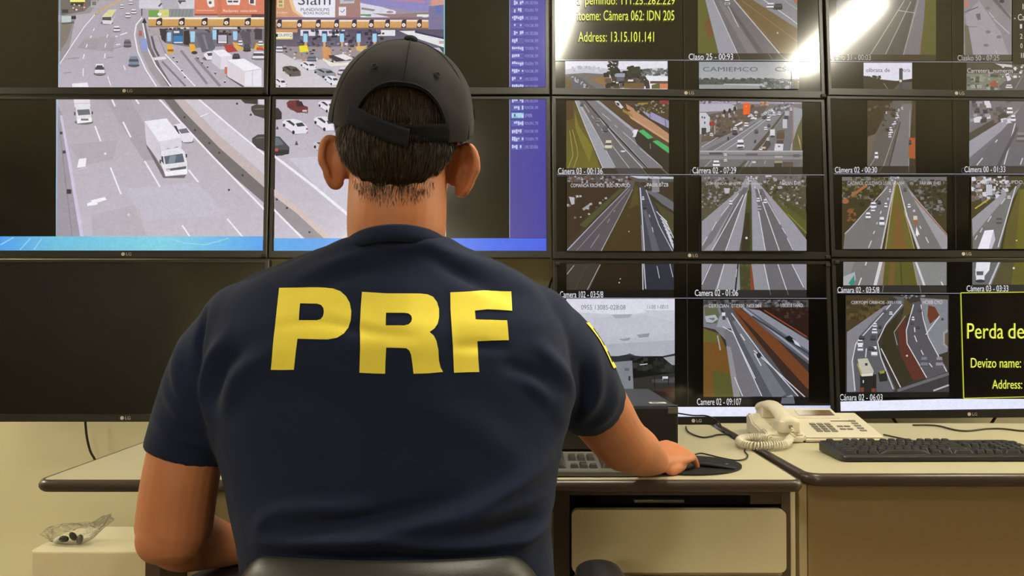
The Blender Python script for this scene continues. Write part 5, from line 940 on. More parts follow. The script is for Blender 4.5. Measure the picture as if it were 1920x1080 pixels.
for z0, z1 in ((.556, .679), (.424, .547), (.07, .415)):
    bm = bmesh.new(); prism(bm, rrect(X(.118), z0, X(.541), z1, .012), -.012, .008)
    for v in bm.verts: v.co = Vector((v.co.x, -v.co.z, v.co.y))
    es = [e for e in bm.edges if abs(e.verts[0].co.y - .012) < 1e-5 and abs(e.verts[1].co.y - .012) < 1e-5]
    bmesh.ops.translate(bm, verts=bm.verts, vec=(0, -.004, 0))
    d = obj('drawer', bm, M['drawer'], P_)
    bm = bmesh.new(); add_box(bm, X(.125), -.004, z0 - .0075, X(.535), .010, z0 - .0015, .001)
    obj('finger_rail', bm, M['taupe'], d)
for cx in (.11, .52):
    for cy in (1.75, 2.2):
        v, f = ellipsoid((X(cx), cy - oy, .0125), (.012, .012, .0125), None, 12, 8); raw('castor', v, f, M['back'], P_, True)

# ------------------------------------------------------------------ computer, keyboards, mouse
PC = empty('desktop_computer', (.21, 2.0, DZ), 'black flat desktop computer lying on the desk behind the keyboard', 'computer')
bm = bmesh.new(); add_box(bm, -.175, -.02, .004, .175, .40, .105, .006)
obj('case', bm, M['pccase'], PC)
bm = bmesh.new(); add_box(bm, -.17, -.027, .008, .17, -.0195, .101, .002); obj('front_cover', bm, M['black'], PC)
bm = bmesh.new(); add_box(bm, .150, -.0285, .088, .173, -.0215, .1035, .0015); add_box(bm, .152, -.021, .1052, .1745, -.006, .1062, .0004); obj('corner_badge', bm, M['metal'], PC)
bm = bmesh.new(); add_box(bm, .118, .03, .1052, .158, .058, .1057); obj('sticker', bm, M['white'], PC)
for i in range(3):
    bm = bmesh.new(); add_box(bm, .124, .034 + i * .007, .1058, .150 - i * .006, .037 + i * .007, .1060); obj('sticker_print', bm, M['phonedk'], PC)
for sx in (-.15, .15):
    for sy in (.01, .37):
        bm = bmesh.new(); bmesh.ops.create_cone(bm, cap_ends=True, segments=14, radius1=.009, radius2=.009, depth=.0045, matrix=Matrix.Translation((sx, sy, .0022))); obj('rubber_foot', bm, M['back'], PC)

def key_mesh(m):
    bm = bmesh.new()
    b = [bm.verts.new((x, y, 0)) for x, y in rrect(-.0082, -.0082, .0082, .0082, .002, 2)]
    c = [bm.verts.new((x, y, .0062)) for x, y in rrect(-.0062, -.0052, .0062, .0066, .0016, 2)]
    d = [bm.verts.new((x * .86, y * .86, .0066)) for x, y in rrect(-.0062, -.0052, .0062, .0066, .0016, 2)]
    e = [bm.verts.new((x * .5, y * .5, .0060)) for x, y in rrect(-.0062, -.0052, .0062, .0066, .0016, 2)]
    for p, q in ((b, c), (c, d), (d, e)):
        for i in range(len(p)): bm.faces.new((p[i], p[(i + 1) % len(p)], q[(i + 1) % len(q)], q[i]))
    bm.faces.new(e); bm.faces.new(b[::-1])
    bmesh.ops.recalc_face_normals(bm, faces=bm.faces)
    me = bpy.data.meshes.new('key'); bm.to_mesh(me); bm.free(); me.materials.append(m)
    return me
def keyboard(loc, rz, label, mk, mf, W=.444, D=.142):
    root = empty('keyboard', loc, label, 'keyboard', None, (0, 0, rz))
    # wedge body, higher at the back
    sec = [(-D / 2, .003), (-D / 2 + .004, .012), (-D / 2 + .024, .0145), (D / 2 - .012, .027), (D / 2, .022), (D / 2, .010), (D / 2 - .02, .004)]
    out = rrect(-W / 2, -D / 2, W / 2, D / 2, .010, 4)
    bm = bmesh.new()
    rows = []
    for s, zf in ((1, lambda y: .002 + .004 * max(0, y / D)), (1, lambda y: .010 + .012 * (y / D + .5)), (.992, lambda y: .0130 + .012 * (y / D + .5))):
        rows.append([bm.verts.new((x * s, y * (1 - (1 - s) * 3), zf(y))) for x, y in out])
    for p, q in zip(rows[:-1], rows[1:]):
        for i in range(len(p)): bm.faces.new((p[i], p[(i + 1) % len(p)], q[(i + 1) % len(q)], q[i]))
    bm.faces.new(rows[-1]); bm.faces.new(rows[0][::-1])
    obj('case', bm, mf, root)
    km = key_mesh(mk)
    u = .01905; x0 = -W / 2 + .012; yb = D / 2 - .018
    def put(cx, row, w=1.0, h=1.0):
        y = yb - row * .0186 - (.006 if row > 0 else 0) - (h - 1) * .0093
        k = bpy.data.objects.new('key', km); COL.objects.link(k); k.parent = root
        k.location = (x0 + cx * u, y, .0132 + .012 * (y / D + .5)); k.rotation_euler = (math.atan(.012 / D), 0, 0)
        k.scale = ((w * u - .0026) / (u - .0026), h, 1)
    def run(row, start, widths):
        x = start
        for w in widths:
            put(x + w / 2, row, w); x += w
    put(.5, 0)
    for s in (2, 6.5, 11): run(0, s, [1] * 4)
    run(1, 0, [1] * 13 + [2]); run(2, 0, [1.5] + [1] * 12 + [1.5]); run(3, 0, [1.75] + [1] * 11 + [2.25]); run(4, 0, [2.25] + [1] * 10 + [2.75]); run(5, 0, [1.5, 1.25, 1.25, 6, 1.25, 1.25, 2.5])
    for r in (1, 2): run(r, 15.25, [1] * 3)
    run(4, 16.25, [1]); run(5, 15.25, [1] * 3)
    for r in (1, 2, 3, 4): run(r, 18.5, [1] * 3)
    run(5, 18.5, [2, 1]); run(1, 21.5, [1]); put(22.0, 2, 1, 2.0); put(22.0, 4, 1, 2.0)
    bm = bmesh.new(); add_box(bm, .14, D / 2 - .03, .0262, .20, D / 2 - .014, .0268); 
    obj('status_strip', bm, M['back'], root)
    return root
keyboard((.034, 1.752, DZ + .0005), 0, 'grey keyboard on the desk under the man\'s forearm', M['keygrey'], M['kbgrey'])
keyboard((.932, 1.918, DZ + .0005), R(1.0), 'black keyboard on the right desk in front of the telephone', M['key'], M['kbframe'])

PADC = (.362, 1.80)
PD = empty('mouse_pad', (PADC[0], PADC[1], DZ), 'black mouse pad with gel wrist rest beside the man\'s hand', 'mouse pad')
bm = bmesh.new()
ol = []
for i in range(48):
    a = 2 * PI * i / 48
    ol.append((.120 * math.cos(a) * (1 + .06 * math.sin(a)), .108 * math.sin(a) + .004))
prism(bm, ol, .0005, .004); obj('pad', bm, M['pad'], PD)
v, f = tube([(.004, -.012, .006), (.03, -.020, .010), (.06, -.035, .009), (.092, -.052, .0055)], [(.009, .0045), (.013, .007), (.012, .006), (.006, .003)], 18, 6, side=(0, 1, 0)); raw('wrist_rest', v, f, M['gel'], PD, True)
bm = bmesh.new()
add_box(bm, .066, .002, .0041, .093, .0045, .0043); obj('printed_line', bm, M['white'], PD)

MS = empty('computer_mouse', (.345, 1.765, DZ + .0041), 'black computer mouse under the man\'s right hand', 'mouse', None, (0, 0, R(-40)))
v, f = ellipsoid((0, 0, .004), (.029, .054, .026), None, 28, 16)
v = [Vector((p.x, p.y, max(p.z, .0005))) for p in v]
raw('shell', v, f, M['back'], MS, True)
v, f = ellipsoid((0, .032, .026), (.004, .009, .005), None, 12, 8); raw('scroll_wheel', v, f, M['kbgrey'], MS, True)

def desk_pts(px, z=DZ + .003): return [tuple(at_z(x, y, z)) for x, y in px]
def cable(name, pts, r, label, m='cable', cat='cable'):
    o = tube_obj(name, pts, r, M[m]); tag(o, label, cat); return o
cable('mouse_cable', desk_pts([(1294, 861), (1302, 853), (1314, 850), (1330, 853), (1350, 858), (1378, 863), (1396, 861), (1402, 854), (1396, 846), (1400, 838), (1412, 826), (1408, 815)]), .0017, 'thin black mouse lead curling round the pad to the telephone', cat='cable')
cable('loose_cable', desk_pts([(1286, 800), (1289, 808), (1300, 815), (1318, 820), (1334, 818), (1346, 815), (1364, 815), (1372, 817), (1374, 821)]), .0021, 'loose black lead lying on the desk beside the computer')
a = at_y(1272, 775, 2.40); b = at_y(1300, 779, 2.41); c = at_y(1326, 780, 2.42); d = at_y(1346, 790, 2.42)
cable('video_cable', [tuple(a), tuple(b), tuple(c), tuple(d), tuple(at_z(1352, 800, DZ + .003)), tuple(at_z(1357, 810, DZ + .003))], .0022, 'black lead arching from the computer down to the desk')
a = at_y(1274, 772, 2.36); b = at_y(1300, 774, 2.38); c = at_y(1322, 780, 2.42)
cable('power_cable', desk_pts([(1657, 815), (1690, 822), (1722, 828), (1760, 830)]), .002, 'brown lead running from the telephone behind the black keyboard', 'cablebr')
cable('network_cable', desk_pts([(1712, 797), (1740, 797), (1762, 799), (1790, 806), (1815, 808), (1850, 804), (1880, 804), (1920, 808), (1960, 806)]), .0024, 'dark lead snaking along the back of the right desk', 'cablebr')
def wall_cable(px, label, y=3.00, r=.004):
    pts = [tuple(at_y(x, q, y)) for x, q in px]
    cable('hanging_cable', pts, r, label, 'cablebr')
wall_cable([(158, 770), (160, 792), (163, 820), (169, 845), (177, 860), (190, 885)], 'brown cable hanging on the wall below the switched-off monitor')
wall_cable([(1664, 762), (1672, 780), (1684, 797), (1700, 815)], 'short cable hanging under the monitor above the telephone', r=.005)
wall_cable([(1880, 760), (1869, 778), (1857, 797), (1845, 815)], 'short cable hanging at the far right behind the desk', r=.005)
wall_cable([(940, 470), (930, 478), (922, 490), (912, 500), (900, 520)], 'cable slanting down the wall under the blue-bar monitor', r=.004)
wall_cable([(1048, 490), (1040, 512), (1032, 532), (1024, 560)], "cable hanging on the wall beyond the man's right shoulder", r=.004)

# ------------------------------------------------------------------ telephone
TP = empty('telephone', (.775, 2.20, DZ), 'cream desk telephone with coiled cord on the right desk', 'telephone')
bm = bmesh.new()
def tp_body(bm, pts_side, x0, x1, bev=.004):
    a = [bm.verts.new((x0, y, z)) for y, z in pts_side]; b = [bm.verts.new((x1, y, z)) for y, z in pts_side]
    n = len(pts_side); fs = [bm.faces.new(a[::-1]), bm.faces.new(b)]
    for i in range(n): fs.append(bm.faces.new((a[i], a[(i + 1) % n], b[(i + 1) % n], b[i])))
    bmesh.ops.recalc_face_normals(bm, faces=fs)
    es = list({e for f in fs for e in f.edges}); bmesh.ops.bevel(bm, geom=es, offset=bev, segments=2, affect='EDGES')
tp_body(bm, [(-.095, .002), (.105, .002), (.105, .048), (.085, .052), (-.090, .016), (-.095, .012)], -.055, .143)
obj('base', bm, M['phone'], TP)
bm = bmesh.new(); tp_body(bm, [(.03, .03), (.118, .03), (.118, .058), (.104, .062), (.034, .044)], -.056, .085, .003); obj('display_hood', bm, M['phone'], TP)
sl = math.atan2(.018, .07)
def on_slope(name, x0, y0, x1, y1, m, t=.0012, zo=.0, par=None, hood=False):
    bm = bmesh.new(); add_box(bm, x0, y0, 0, x1, y1, t, .0003)
    o = obj(name, bm, m, par or TP)
    if hood: o.matrix_local = Matrix.Translation((0, .034, .0442)) @ Matrix.Rotation(math.atan2(.018, .07), 4, 'X')
    else: o.matrix_local = Matrix.Translation((0, -.090, .0162)) @ Matrix.Rotation(math.atan2(.036, .175), 4, 'X')
    return o
on_slope('display', -.020, .018, .074, .056, M['lcd'], .0008, hood=True)
for r in range(4):
    for c in range(3): on_slope('keypad_button', -.012 + c * .019, .030 + r * .017, .002 + c * .019, .041 + r * .017, M['phonedk'], .002)
for r in range(5): on_slope('function_button', .098, .034 + r * .018, .114, .042 + r * .018, M['phonedk'], .002)
on_slope('label_strip', .050, .108, .110, .112, M['cablebr'], .0008)
for i in range(4): on_slope('function_button', .052 + (i % 2) * .018, .045 + (i // 2) * .02, .066 + (i % 2) * .018, .053 + (i // 2) * .02, M['phonedk'], .002)
# cradle on the left, then the handset across it
bm = bmesh.new(); tp_body(bm, [(-.100, .002), (.085, .002), (.085, .050), (.060, .054), (.030, .034), (-.040, .024), (-.062, .032), (-.092, .028), (-.100, .018)], -.150, -.056, .004); obj('cradle', bm, M['phone'], TP)
v, f = tube([(-.094, -.092, .050), (-.094, -.060, .058), (-.096, -.01, .072), (-.098, .04, .076), (-.100, .085, .066)], [(.027, .016), (.024, .015), (.021, .012), (.023, .014), (.027, .017)], 22, 7, side=(1, 0, 0))
hs = raw('handset', v, f, M['phone'], TP, True)
for y, z, nm in ((-.078, .034, 'mouthpiece'), (.068, .052, 'earpiece')):
    bm = bmesh.new(); add_box(bm, -.122, y - .028, z - .010, -.068, y + .028, z + .022, .008, 3); obj(nm, bm, M['phone'], hs)
bm = bmesh.new(); add_box(bm, -.099, -.1145, .038, -.091, -.106, .046, .001); obj('cord_jack', bm, M['phonedk'], hs)
path = [(-.095, -.112, .041), (-.093, -.124, .028), (-.105, -.132, .014)] + [tuple(at_z(x, y, DZ + .0125) - TP.location) for x, y in ((1470, 834), (1440, 836), (1412, 836), (1392, 832), (1386, 826), (1398, 821), (1424, 820), (1448, 823))]
cp = [Vector(q) for q in catmull(path, 10)]
L_ = [0]
for a, b in zip(cp[:-1], cp[1:]): L_.append(L_[-1] + (b - a).length)
pts = []; turns = 64; N = turns * 9
for i in range(N + 1):
    s = L_[-1] * i / N
    j = min(max(k for k in range(len(L_)) if L_[k] <= s), len(cp) - 2)
    t = (s - L_[j]) / max(1e-9, L_[j + 1] - L_[j]); c = cp[j].lerp(cp[j + 1], t); T = (cp[j + 1] - cp[j]).normalized()
    u = T.cross(Vector((0, 0, 1))).normalized(); w = u.cross(T)
    amp = .0085 * min(1, s / .03, (L_[-1] - s) / .01 + .2); a = 2 * PI * i / 9
    pts.append(tuple(c + (u * math.cos(a) + w * math.sin(a)) * amp))
v, f = tube(pts, [.0020] * len(pts), 6, 1); raw('coiled_cord', v, f, M['phone'], TP, True)

# ------------------------------------------------------------------ low box with a plastic bag on it
bx = at_y(60, 1035, 2.62)
BX = empty('storage_box', (bx.x, 2.62, 0), 'low white cabinet against the wall at lower left', 'cabinet')
bm = bmesh.new(); prism(bm, [(-.012, .022), (.0, .0), (.56, 0), (.56, .30), (-.012, .30)], 0, bx.z); obj('body', bm, M['box'], BX)
bm = bmesh.new(); add_box(bm, .004, -.003, .01, .556, -.0004, bx.z - .002, .001); obj('front_panel', bm, M['drawer'], BX)

BG = empty('plastic_bag', (bx.x + .085, 2.70, bx.z), 'crumpled clear plastic bag on the low white cabinet', 'bag')
bm = bmesh.new(); bmesh.ops.create_icosphere(bm, subdivisions=4, radius=1.0)
from mathutils import noise as mnoise
for v in bm.verts:
    p = v.co.copy(); k = 1 + .35 * mnoise.noise(p * 1.7 + Vector((3, 1, 2))) + .16 * mnoise.noise(p * 4.5)
    q = Vector((p.x * .085, p.y * .04, p.z * .033 + .033)) * k
    if p.x > .3: q.z += (p.x - .3) ** 1.5 * .085; q.x += (p.x - .3) * .035
    v.co = Vector((q.x, q.y, max(q.z, .002)))
pm = bpy.data.materials.new('clear_film'); pm.use_nodes = True
nt = pm.node_tree; nt.nodes.clear()
o_ = nt.nodes.new('ShaderNodeOutputMaterial'); tr = nt.nodes.new('ShaderNodeBsdfTransparent'); gl = nt.nodes.new('ShaderNodeBsdfGlossy'); gl.inputs['Roughness'].default_value = .12
fr = nt.nodes.new('ShaderNodeFresnel'); fr.inputs[0].default_value = 1.3; mx = nt.nodes.new('ShaderNodeMixShader'); nz = nt.nodes.new('ShaderNodeTexNoise'); nz.inputs['Scale'].default_value = 60
bp = nt.nodes.new('ShaderNodeBump'); bp.inputs['Strength'].default_value = .6; bp.inputs['Distance'].default_value = .004
nt.links.new(nz.outputs['Fac'], bp.inputs['Height']); nt.links.new(bp.outputs[0], gl.inputs['Normal']); nt.links.new(bp.outputs[0], fr.inputs['Normal'])
tr.inputs[0].default_value = (.995, .995, .99, 1)
nt.links.new(fr.outputs[0], mx.inputs[0]); nt.links.new(tr.outputs[0], mx.inputs[1]); nt.links.new(gl.outputs[0], mx.inputs[2]); nt.links.new(mx.outputs[0], o_.inputs[0])
bag = obj('film', bm, pm, BG, False)
for i, (x, y, z, m_) in enumerate(((-.03, 0, .018, 'pccase'), (-.005, .008, .024, 'edge'), (.022, -.004, .018, 'metal'), (-.05, .004, .014, 'white'))):
    v, f = ellipsoid((x, y, z), (.016, .010, .010), Matrix.Rotation(i * .9, 3, 'Y'), 12, 8); raw('contents', [p * 1.0 for p in v], f, M[m_], BG, True)
# ------------------------------------------------------------------ the seated person
def X_(px, y): return (px - 960) / FPX * y
PERSON = empty('person', (-.16, 1.20, 0), 'seated person in navy shirt and dark cap, back to the camera, hand on mouse', 'person')
PERSON.location = (0, 0, 0)
def sec(cx, cy, z, a, bb, bf, n=44, e=2.35, groove=0.0, pitch=0.0):
    """superellipse body section; bb = depth towards the camera (back), bf = depth to the front"""
    out = []
    for j in range(n):
        t = 2 * PI * j / n; c, s = math.cos(t), math.sin(t)
        x = a * math.copysign(abs(c) ** (2 / e), c); b = bb if s < 0 else bf
        y = b * math.copysign(abs(s) ** (2 / e), s)
        if s < 0: y += groove * math.exp(-(x / .035) ** 2)
        out.append(Vector((cx + x, cy + y, z + pitch * y)))
    return out
def loft(rings):
    V, F = [], []
    n = len(rings[0])
    for r in rings: V += r
    for i in range(len(rings) - 1):
        for j in range(n): F.append((i * n + j, i * n + (j + 1) % n, (i + 1) * n + (j + 1) % n, (i + 1) * n + j))
    F.append(tuple(range(n))[::-1]); F.append(tuple(range((len(rings) - 1) * n, len(rings) * n)))
    return V, F
# outline of the shirt in the photograph: row, left, right edge, depth of its middle, back depth, front depth, spine groove
ROWS = [(1180, 470, 1040, 1.13, .110, .12, .004), (1090, 462, 1042, 1.13, .112, .12, .006), (1040, 458, 1038, 1.13, .112, .12, .008), (1000, 452, 1033, 1.13, .112, .12, .008), (940, 438, 1036, 1.135, .113, .12, .009), (880, 424, 1046, 1.14, .115, .12, .010),
        (820, 408, 1058, 1.145, .118, .12, .010), (760, 396, 1066, 1.15, .121, .12, .011), (700, 390, 1070, 1.155, .124, .12, .011), (650, 392, 1066, 1.16, .126, .12, .010),
        (605, 398, 1056, 1.165, .122, .112, .007), (570, 414, 1034, 1.168, .112, .10, .004), (540, 446, 1006, 1.168, .102, .090, .0), (514, 500, 958, 1.168, .092, .082, .0), (488, 560, 908, 1.166, .083, .076, 0), (466, 606, 872, 1.160, .076, .072, 0), (450, 638, 848, 1.152, .071, .070, 0)]
def body_rings(shrink=0.0, rows=ROWS):
    out = []
    for py, l, r, yc, bb, bf, g in rows:
        z = CAM.z - (py - 575) / FPX * yc
        x0, x1 = X_(l, yc), X_(r, yc)
        out.append(sec((x0 + x1) / 2, yc, z, (x1 - x0) / 2 - shrink, bb - shrink, bf - shrink, groove=g))
    return out
# --- limbs (shared by body and sleeves)
L_ARM = [(-.350, 1.170, 1.050), (-.400, 1.165, .985), (-.434, 1.155, .900), (-.446, 1.150, .838), (-.453, 1.150, .782)]
L_FORE = [(-.453, 1.150, .782), (-.455, 1.190, .759), (-.450, 1.262, .734), (-.439, 1.335, .708), (-.430, 1.400, .690)]
R_ARM = [(.015, 1.190, 1.045), (.075, 1.245, .992), (.130, 1.325, .925), (.166, 1.395, .875), (.190, 1.448, .846)]
R_FORE = [(.190, 1.448, .846), (.214, 1.505, .829), (.240, 1.568, .807), (.268, 1.636, .786), (.282, 1.694, .772)]
parts = []
parts.append(loft(body_rings(.016, ROWS[:-1] + [(456, 656, 832, 1.154, .060, .060, 0)])))
for s in (L_ARM, ):
    parts.append(tube(s, [.058, .056, .050, .050, .050], 24, 6))
parts.append(tube(L_FORE, [(.046, .046), (.046, .045), (.039, .039), (.030, .030), (.027, .023)], 24, 6, side=(1, 0, 0)))
parts.append(ellipsoid((-.464, 1.128, .774), (.030, .028, .032)))
parts.append(tube(R_ARM, [.056, .055, .051, .047, .046], 24, 6))
parts.append(tube(R_FORE, [(.046, .045), (.046, .043), (.040, .037), (.031, .028), (.0265, .022)], 24, 6, side=(.8, -.55, 0)))
parts.append(ellipsoid((.200, 1.436, .840), (.030, .032, .028)))
# neck and head
HC = Vector((-.1535, 1.178, 1.322))        # middle of the skull
TILT_H = Matrix.Rotation(R(3.5), 3, 'Y')   # head leans to the right
def hp(x, y, z): return HC + TILT_H @ Vector((x, y, z))
parts.append(tube([(-.160, 1.140, 1.06), (-.158, 1.156, 1.13), (-.156, 1.154, 1.195), tuple(hp(0, -.005, -.05))], [(.060, .056), (.062, .058), (.067, .064), (.066, .070)], 30, 6, side=(1, 0, 0)))
parts.append(tube([(-.245, 1.16, 1.095), (-.205, 1.152, 1.13), (-.160, 1.146, 1.165)], [.030, .030, .030], 20, 4))
parts.append(tube([(-.072, 1.16, 1.095), (-.112, 1.152, 1.13), (-.158, 1.146, 1.165)], [.030, .030, .030], 20, 4))
parts.append(ellipsoid(hp(0, -.005, .012), (.0835, .100, .098), TILT_H, 40, 26))
parts.append(ellipsoid(hp(0, -.040, -.020), (.075, .066, .070), TILT_H, 36, 22))
parts.append(ellipsoid(hp(0, .045, -.055), (.066, .062, .080), TILT_H, 36, 22))
parts.append(ellipsoid(hp(0, .070, -.105), (.040, .040, .030), TILT_H, 24, 16))     # chin
parts.append(tube([tuple(hp(0, .100, -.015)), tuple(hp(0, .112, -.035)), tuple(hp(0, .124, -.056))], [(.009, .010), (.011, .011), (.015, .011)], 16, 5, side=(1, 0, 0)))  # nose
parts.append(tube([tuple(hp(-.042, .088, .006)), tuple(hp(0, .098, .008)), tuple(hp(.042, .088, .006))], [.010, .011, .010], 14, 5))           # brow
for zz, rr in ((-.083, .006), (-.092, .007)):
    parts.append(tube([tuple(hp(-.024, .094, zz)), tuple(hp(0, .105, zz)), tuple(hp(.024, .094, zz))], [.004, rr, .004], 12, 5))              # lips
for sx in (-1, 1): parts.append(ellipsoid(hp(sx * .045, .070, -.050), (.020, .022, .020), TILT_H, 20, 14))
def ear(sx, c, up_tilt):
    """outer ear seen from behind: a cupped shell standing out from the head"""
    P = []
    c = Vector(c)
    up = (Vector((0, -.14, 1)) + Vector((sx * up_tilt, 0, 0))).normalized()
    out = Vector((sx * .70, -.60, .04)); out = (out - up * out.dot(up)).normalized()
    nrm = up.cross(out).normalized()
    rim = []
    for k in range(15):
        a = R(-115 + 240 * k / 14)
        ru = .0345 if math.sin(a) > 0 else .031
        rim.append(tuple(c + out * (.0185 * math.cos(a) * (1.05 if math.sin(a) > 0 else .82)) + up * (ru * math.sin(a)) + nrm * (.002 * math.cos(2 * a))))
    P.append(tube(rim, [.0052 + .0012 * math.exp(-((k - 1) / 2.0) ** 2) for k in range(15)], 12, 3))
    rot = Matrix((out, up, nrm)).transposed()
    bk_ = nrm if nrm.y < 0 else -nrm
    P.append(ellipsoid(c + out * -.001 - bk_ * .0015, (.0180, .0320, .0030), rot, 30, 16))
    P.append(ellipsoid(c - out * .0085 - up * .004 + bk_ * .002, (.0095, .0215, .0085), rot, 24, 14))
    P.append(ellipsoid(c - out * .020 - up * .004, (.012, .020, .010), rot, 24, 14))
    P.append(ellipsoid(c - out * .017 + up * .020, (.014, .016, .008), rot, 20, 12))
    P.append(ellipsoid(c + out * .001 - up * .028, (.0095, .0095, .0065), rot, 18, 12))   # lobe
    return P
parts += ear(-1, (X_(628, 1.185), 1.172, CAM.z + (575 - 308) / FPX * 1.185), .10)
parts += ear(1, (X_(873, 1.185), 1.172, CAM.z + (575 - 323) / FPX * 1.185), .16)
# hands
def hand(o, fwd, lat, curl, spread, bend, thumb, sc=1.0):
    """o = wrist, fwd along the fingers, lat towards the thumb; curl per finger in degrees for the three joints"""
    fwd = Vector(fwd).normalized(); lat = Vector(lat); lat = (lat - fwd * lat.dot(fwd)).normalized()
    up = fwd.cross(lat).normalized()
    if up.z < 0: up = -up
    w = lambda x, y, z: Vector(o) + (fwd * x + lat * y + up * z) * sc
    P = []
    P.append(tube([tuple(w(-.015, 0, 0)), tuple(w(.012, 0, .002)), tuple(w(.045, .001, .004)), tuple(w(.078, .001, .004)), tuple(w(.094, 0, .001))],
                  [(.027, .021), (.031, .021), (.040, .018), (.0425, .0155), (.039, .011)], 24, 6, side=tuple(lat)))
    P.append(ellipsoid(w(.035, .026, -.008), (.026, .017, .016), Matrix((fwd, lat, up)).transposed()))   # thumb base
    P.append(ellipsoid(w(.035, -.028, -.007), (.034, .014, .015), Matrix((fwd, lat, up)).transposed()))  # heel of the little finger
    for k, (y, lens, r) in enumerate(((.0305, (.042, .026, .021), .0092), (.0105, (.046, .030, .022), .0095), (-.0100, (.043, .028, .021), .0091), (-.0290, (.034, .021, .019), .0081))):
        a = 0; p = w(.088, y, .003); pts = [tuple(w(.070, y * .95, .002)), tuple(p)]; rad = [r * 1.0, r * 1.12]
        sp = spread[k]
        for q, L in enumerate(lens):
            a += R(curl[k][q]); d = (fwd * (math.cos(a) * math.cos(sp)) + lat * math.sin(sp) - up * math.sin(a)).normalized()
            p = p + d * L * sc; pts.append(tuple(p)); rad.append(r * (1.0, .93, .82)[q])
        P.append(tube(pts, [q * sc for q in rad], 14, 4))
    p = w(.022, .026, -.008); pts = [tuple(p)]; rad = [.013]
    for L, (fx, fy, fz), r in zip((.038, .032, .026), thumb, (.0125, .0108, .0092)):
        d = (fwd * fx + lat * fy + up * fz).normalized(); p = p + d * L * sc; pts.append(tuple(p)); rad.append(r)
    P.append(tube(pts, [q * sc for q in rad], 14, 4))
    return P
parts += hand((.286, 1.702, .771), (.66, .74, .10), (-.72, .66, .34), [(34, 34, 24), (38, 36, 26), (44, 38, 28), (48, 40, 30)], (R(5), R(1), R(-4), R(-9)), 0, ((.80, .62, -.22), (.95, .25, -.28), (1, .02, -.25)))
parts += hand((-.429, 1.407, .689), (.10, .96, -.25), (.95, .10, -.20), [(18, 28, 20), (20, 30, 22), (22, 32, 24), (26, 34, 24)], (R(5), R(1), R(-3), R(-8)), 0, ((.80, .58, -.30), (.95, .25, -.30), (1, 0, -.25)))
me = remeshed('body', parts, .0026, 4, .5)
BODY_BVH = bvh_of(me)
link_mesh('body', me, M['skin'], PERSON)
for sx in (-1, 1):
    v, f = ellipsoid(hp(sx * .031, .086, -.020), (.011, .010, .0085), TILT_H, 16, 10); e_ = raw('eye', v, f, M['eye'], PERSON, True)
    v, f = ellipsoid(hp(sx * .031, .0935, -.020), (.0048, .0032, .0048), TILT_H, 12, 8); raw('iris', v, f, M['iris'], e_, True)

# --- T-shirt
sp = []
rings = body_rings(0.0)
last = ROWS[-1]
top = sec((X_(650, 1.15) + X_(838, 1.15)) / 2, 1.15, rings[-1][0].z + .004, .066, .066, .066)
rec = sec((X_(650, 1.15) + X_(838, 1.15)) / 2, 1.15, rings[-1][0].z - .030, .064, .064, .064)
sp.append(loft(rings + [top]))
def sleeve(pts, rad, up):
    return tube(pts, rad, 30, 6, side=up, cap=False)
sp.append(ellipsoid((-.352, 1.168, 1.044), (.076, .076, .072)))
sp.append(sleeve([(-.330, 1.170, 1.050), (-.385, 1.167, 1.010), (-.417, 1.160, .950), (-.437, 1.154, .898), (-.444, 1.152, .876)], [(.068, .066), (.069, .067), (.061, .061), (.054, .055), (.052, .054)], (1, 0, .3)))
sp.append(ellipsoid((.018, 1.192, 1.044), (.076, .076, .070)))
sp.append(sleeve([(-.01, 1.180, 1.056), (.050, 1.212, 1.016), (.090, 1.256, .972), (.114, 1.296, .940), (.123, 1.311, .928)], [(.070, .068), (.071, .069), (.064, .064), (.058, .059), (.056, .057)], (1, 0, .3)))
# trapezius slopes
sp.append(tube([(-.185, 1.150, 1.128), (-.25, 1.160, 1.112), (-.335, 1.168, 1.076)], [.052, .050, .052], 22, 5))
sp.append(tube([(-.125, 1.150, 1.128), (-.06, 1.165, 1.104), (.005, 1.185, 1.070)], [.052, .050, .052], 22, 5))
sme = remeshed('t_shirt', sp, .0042, 14, .5)
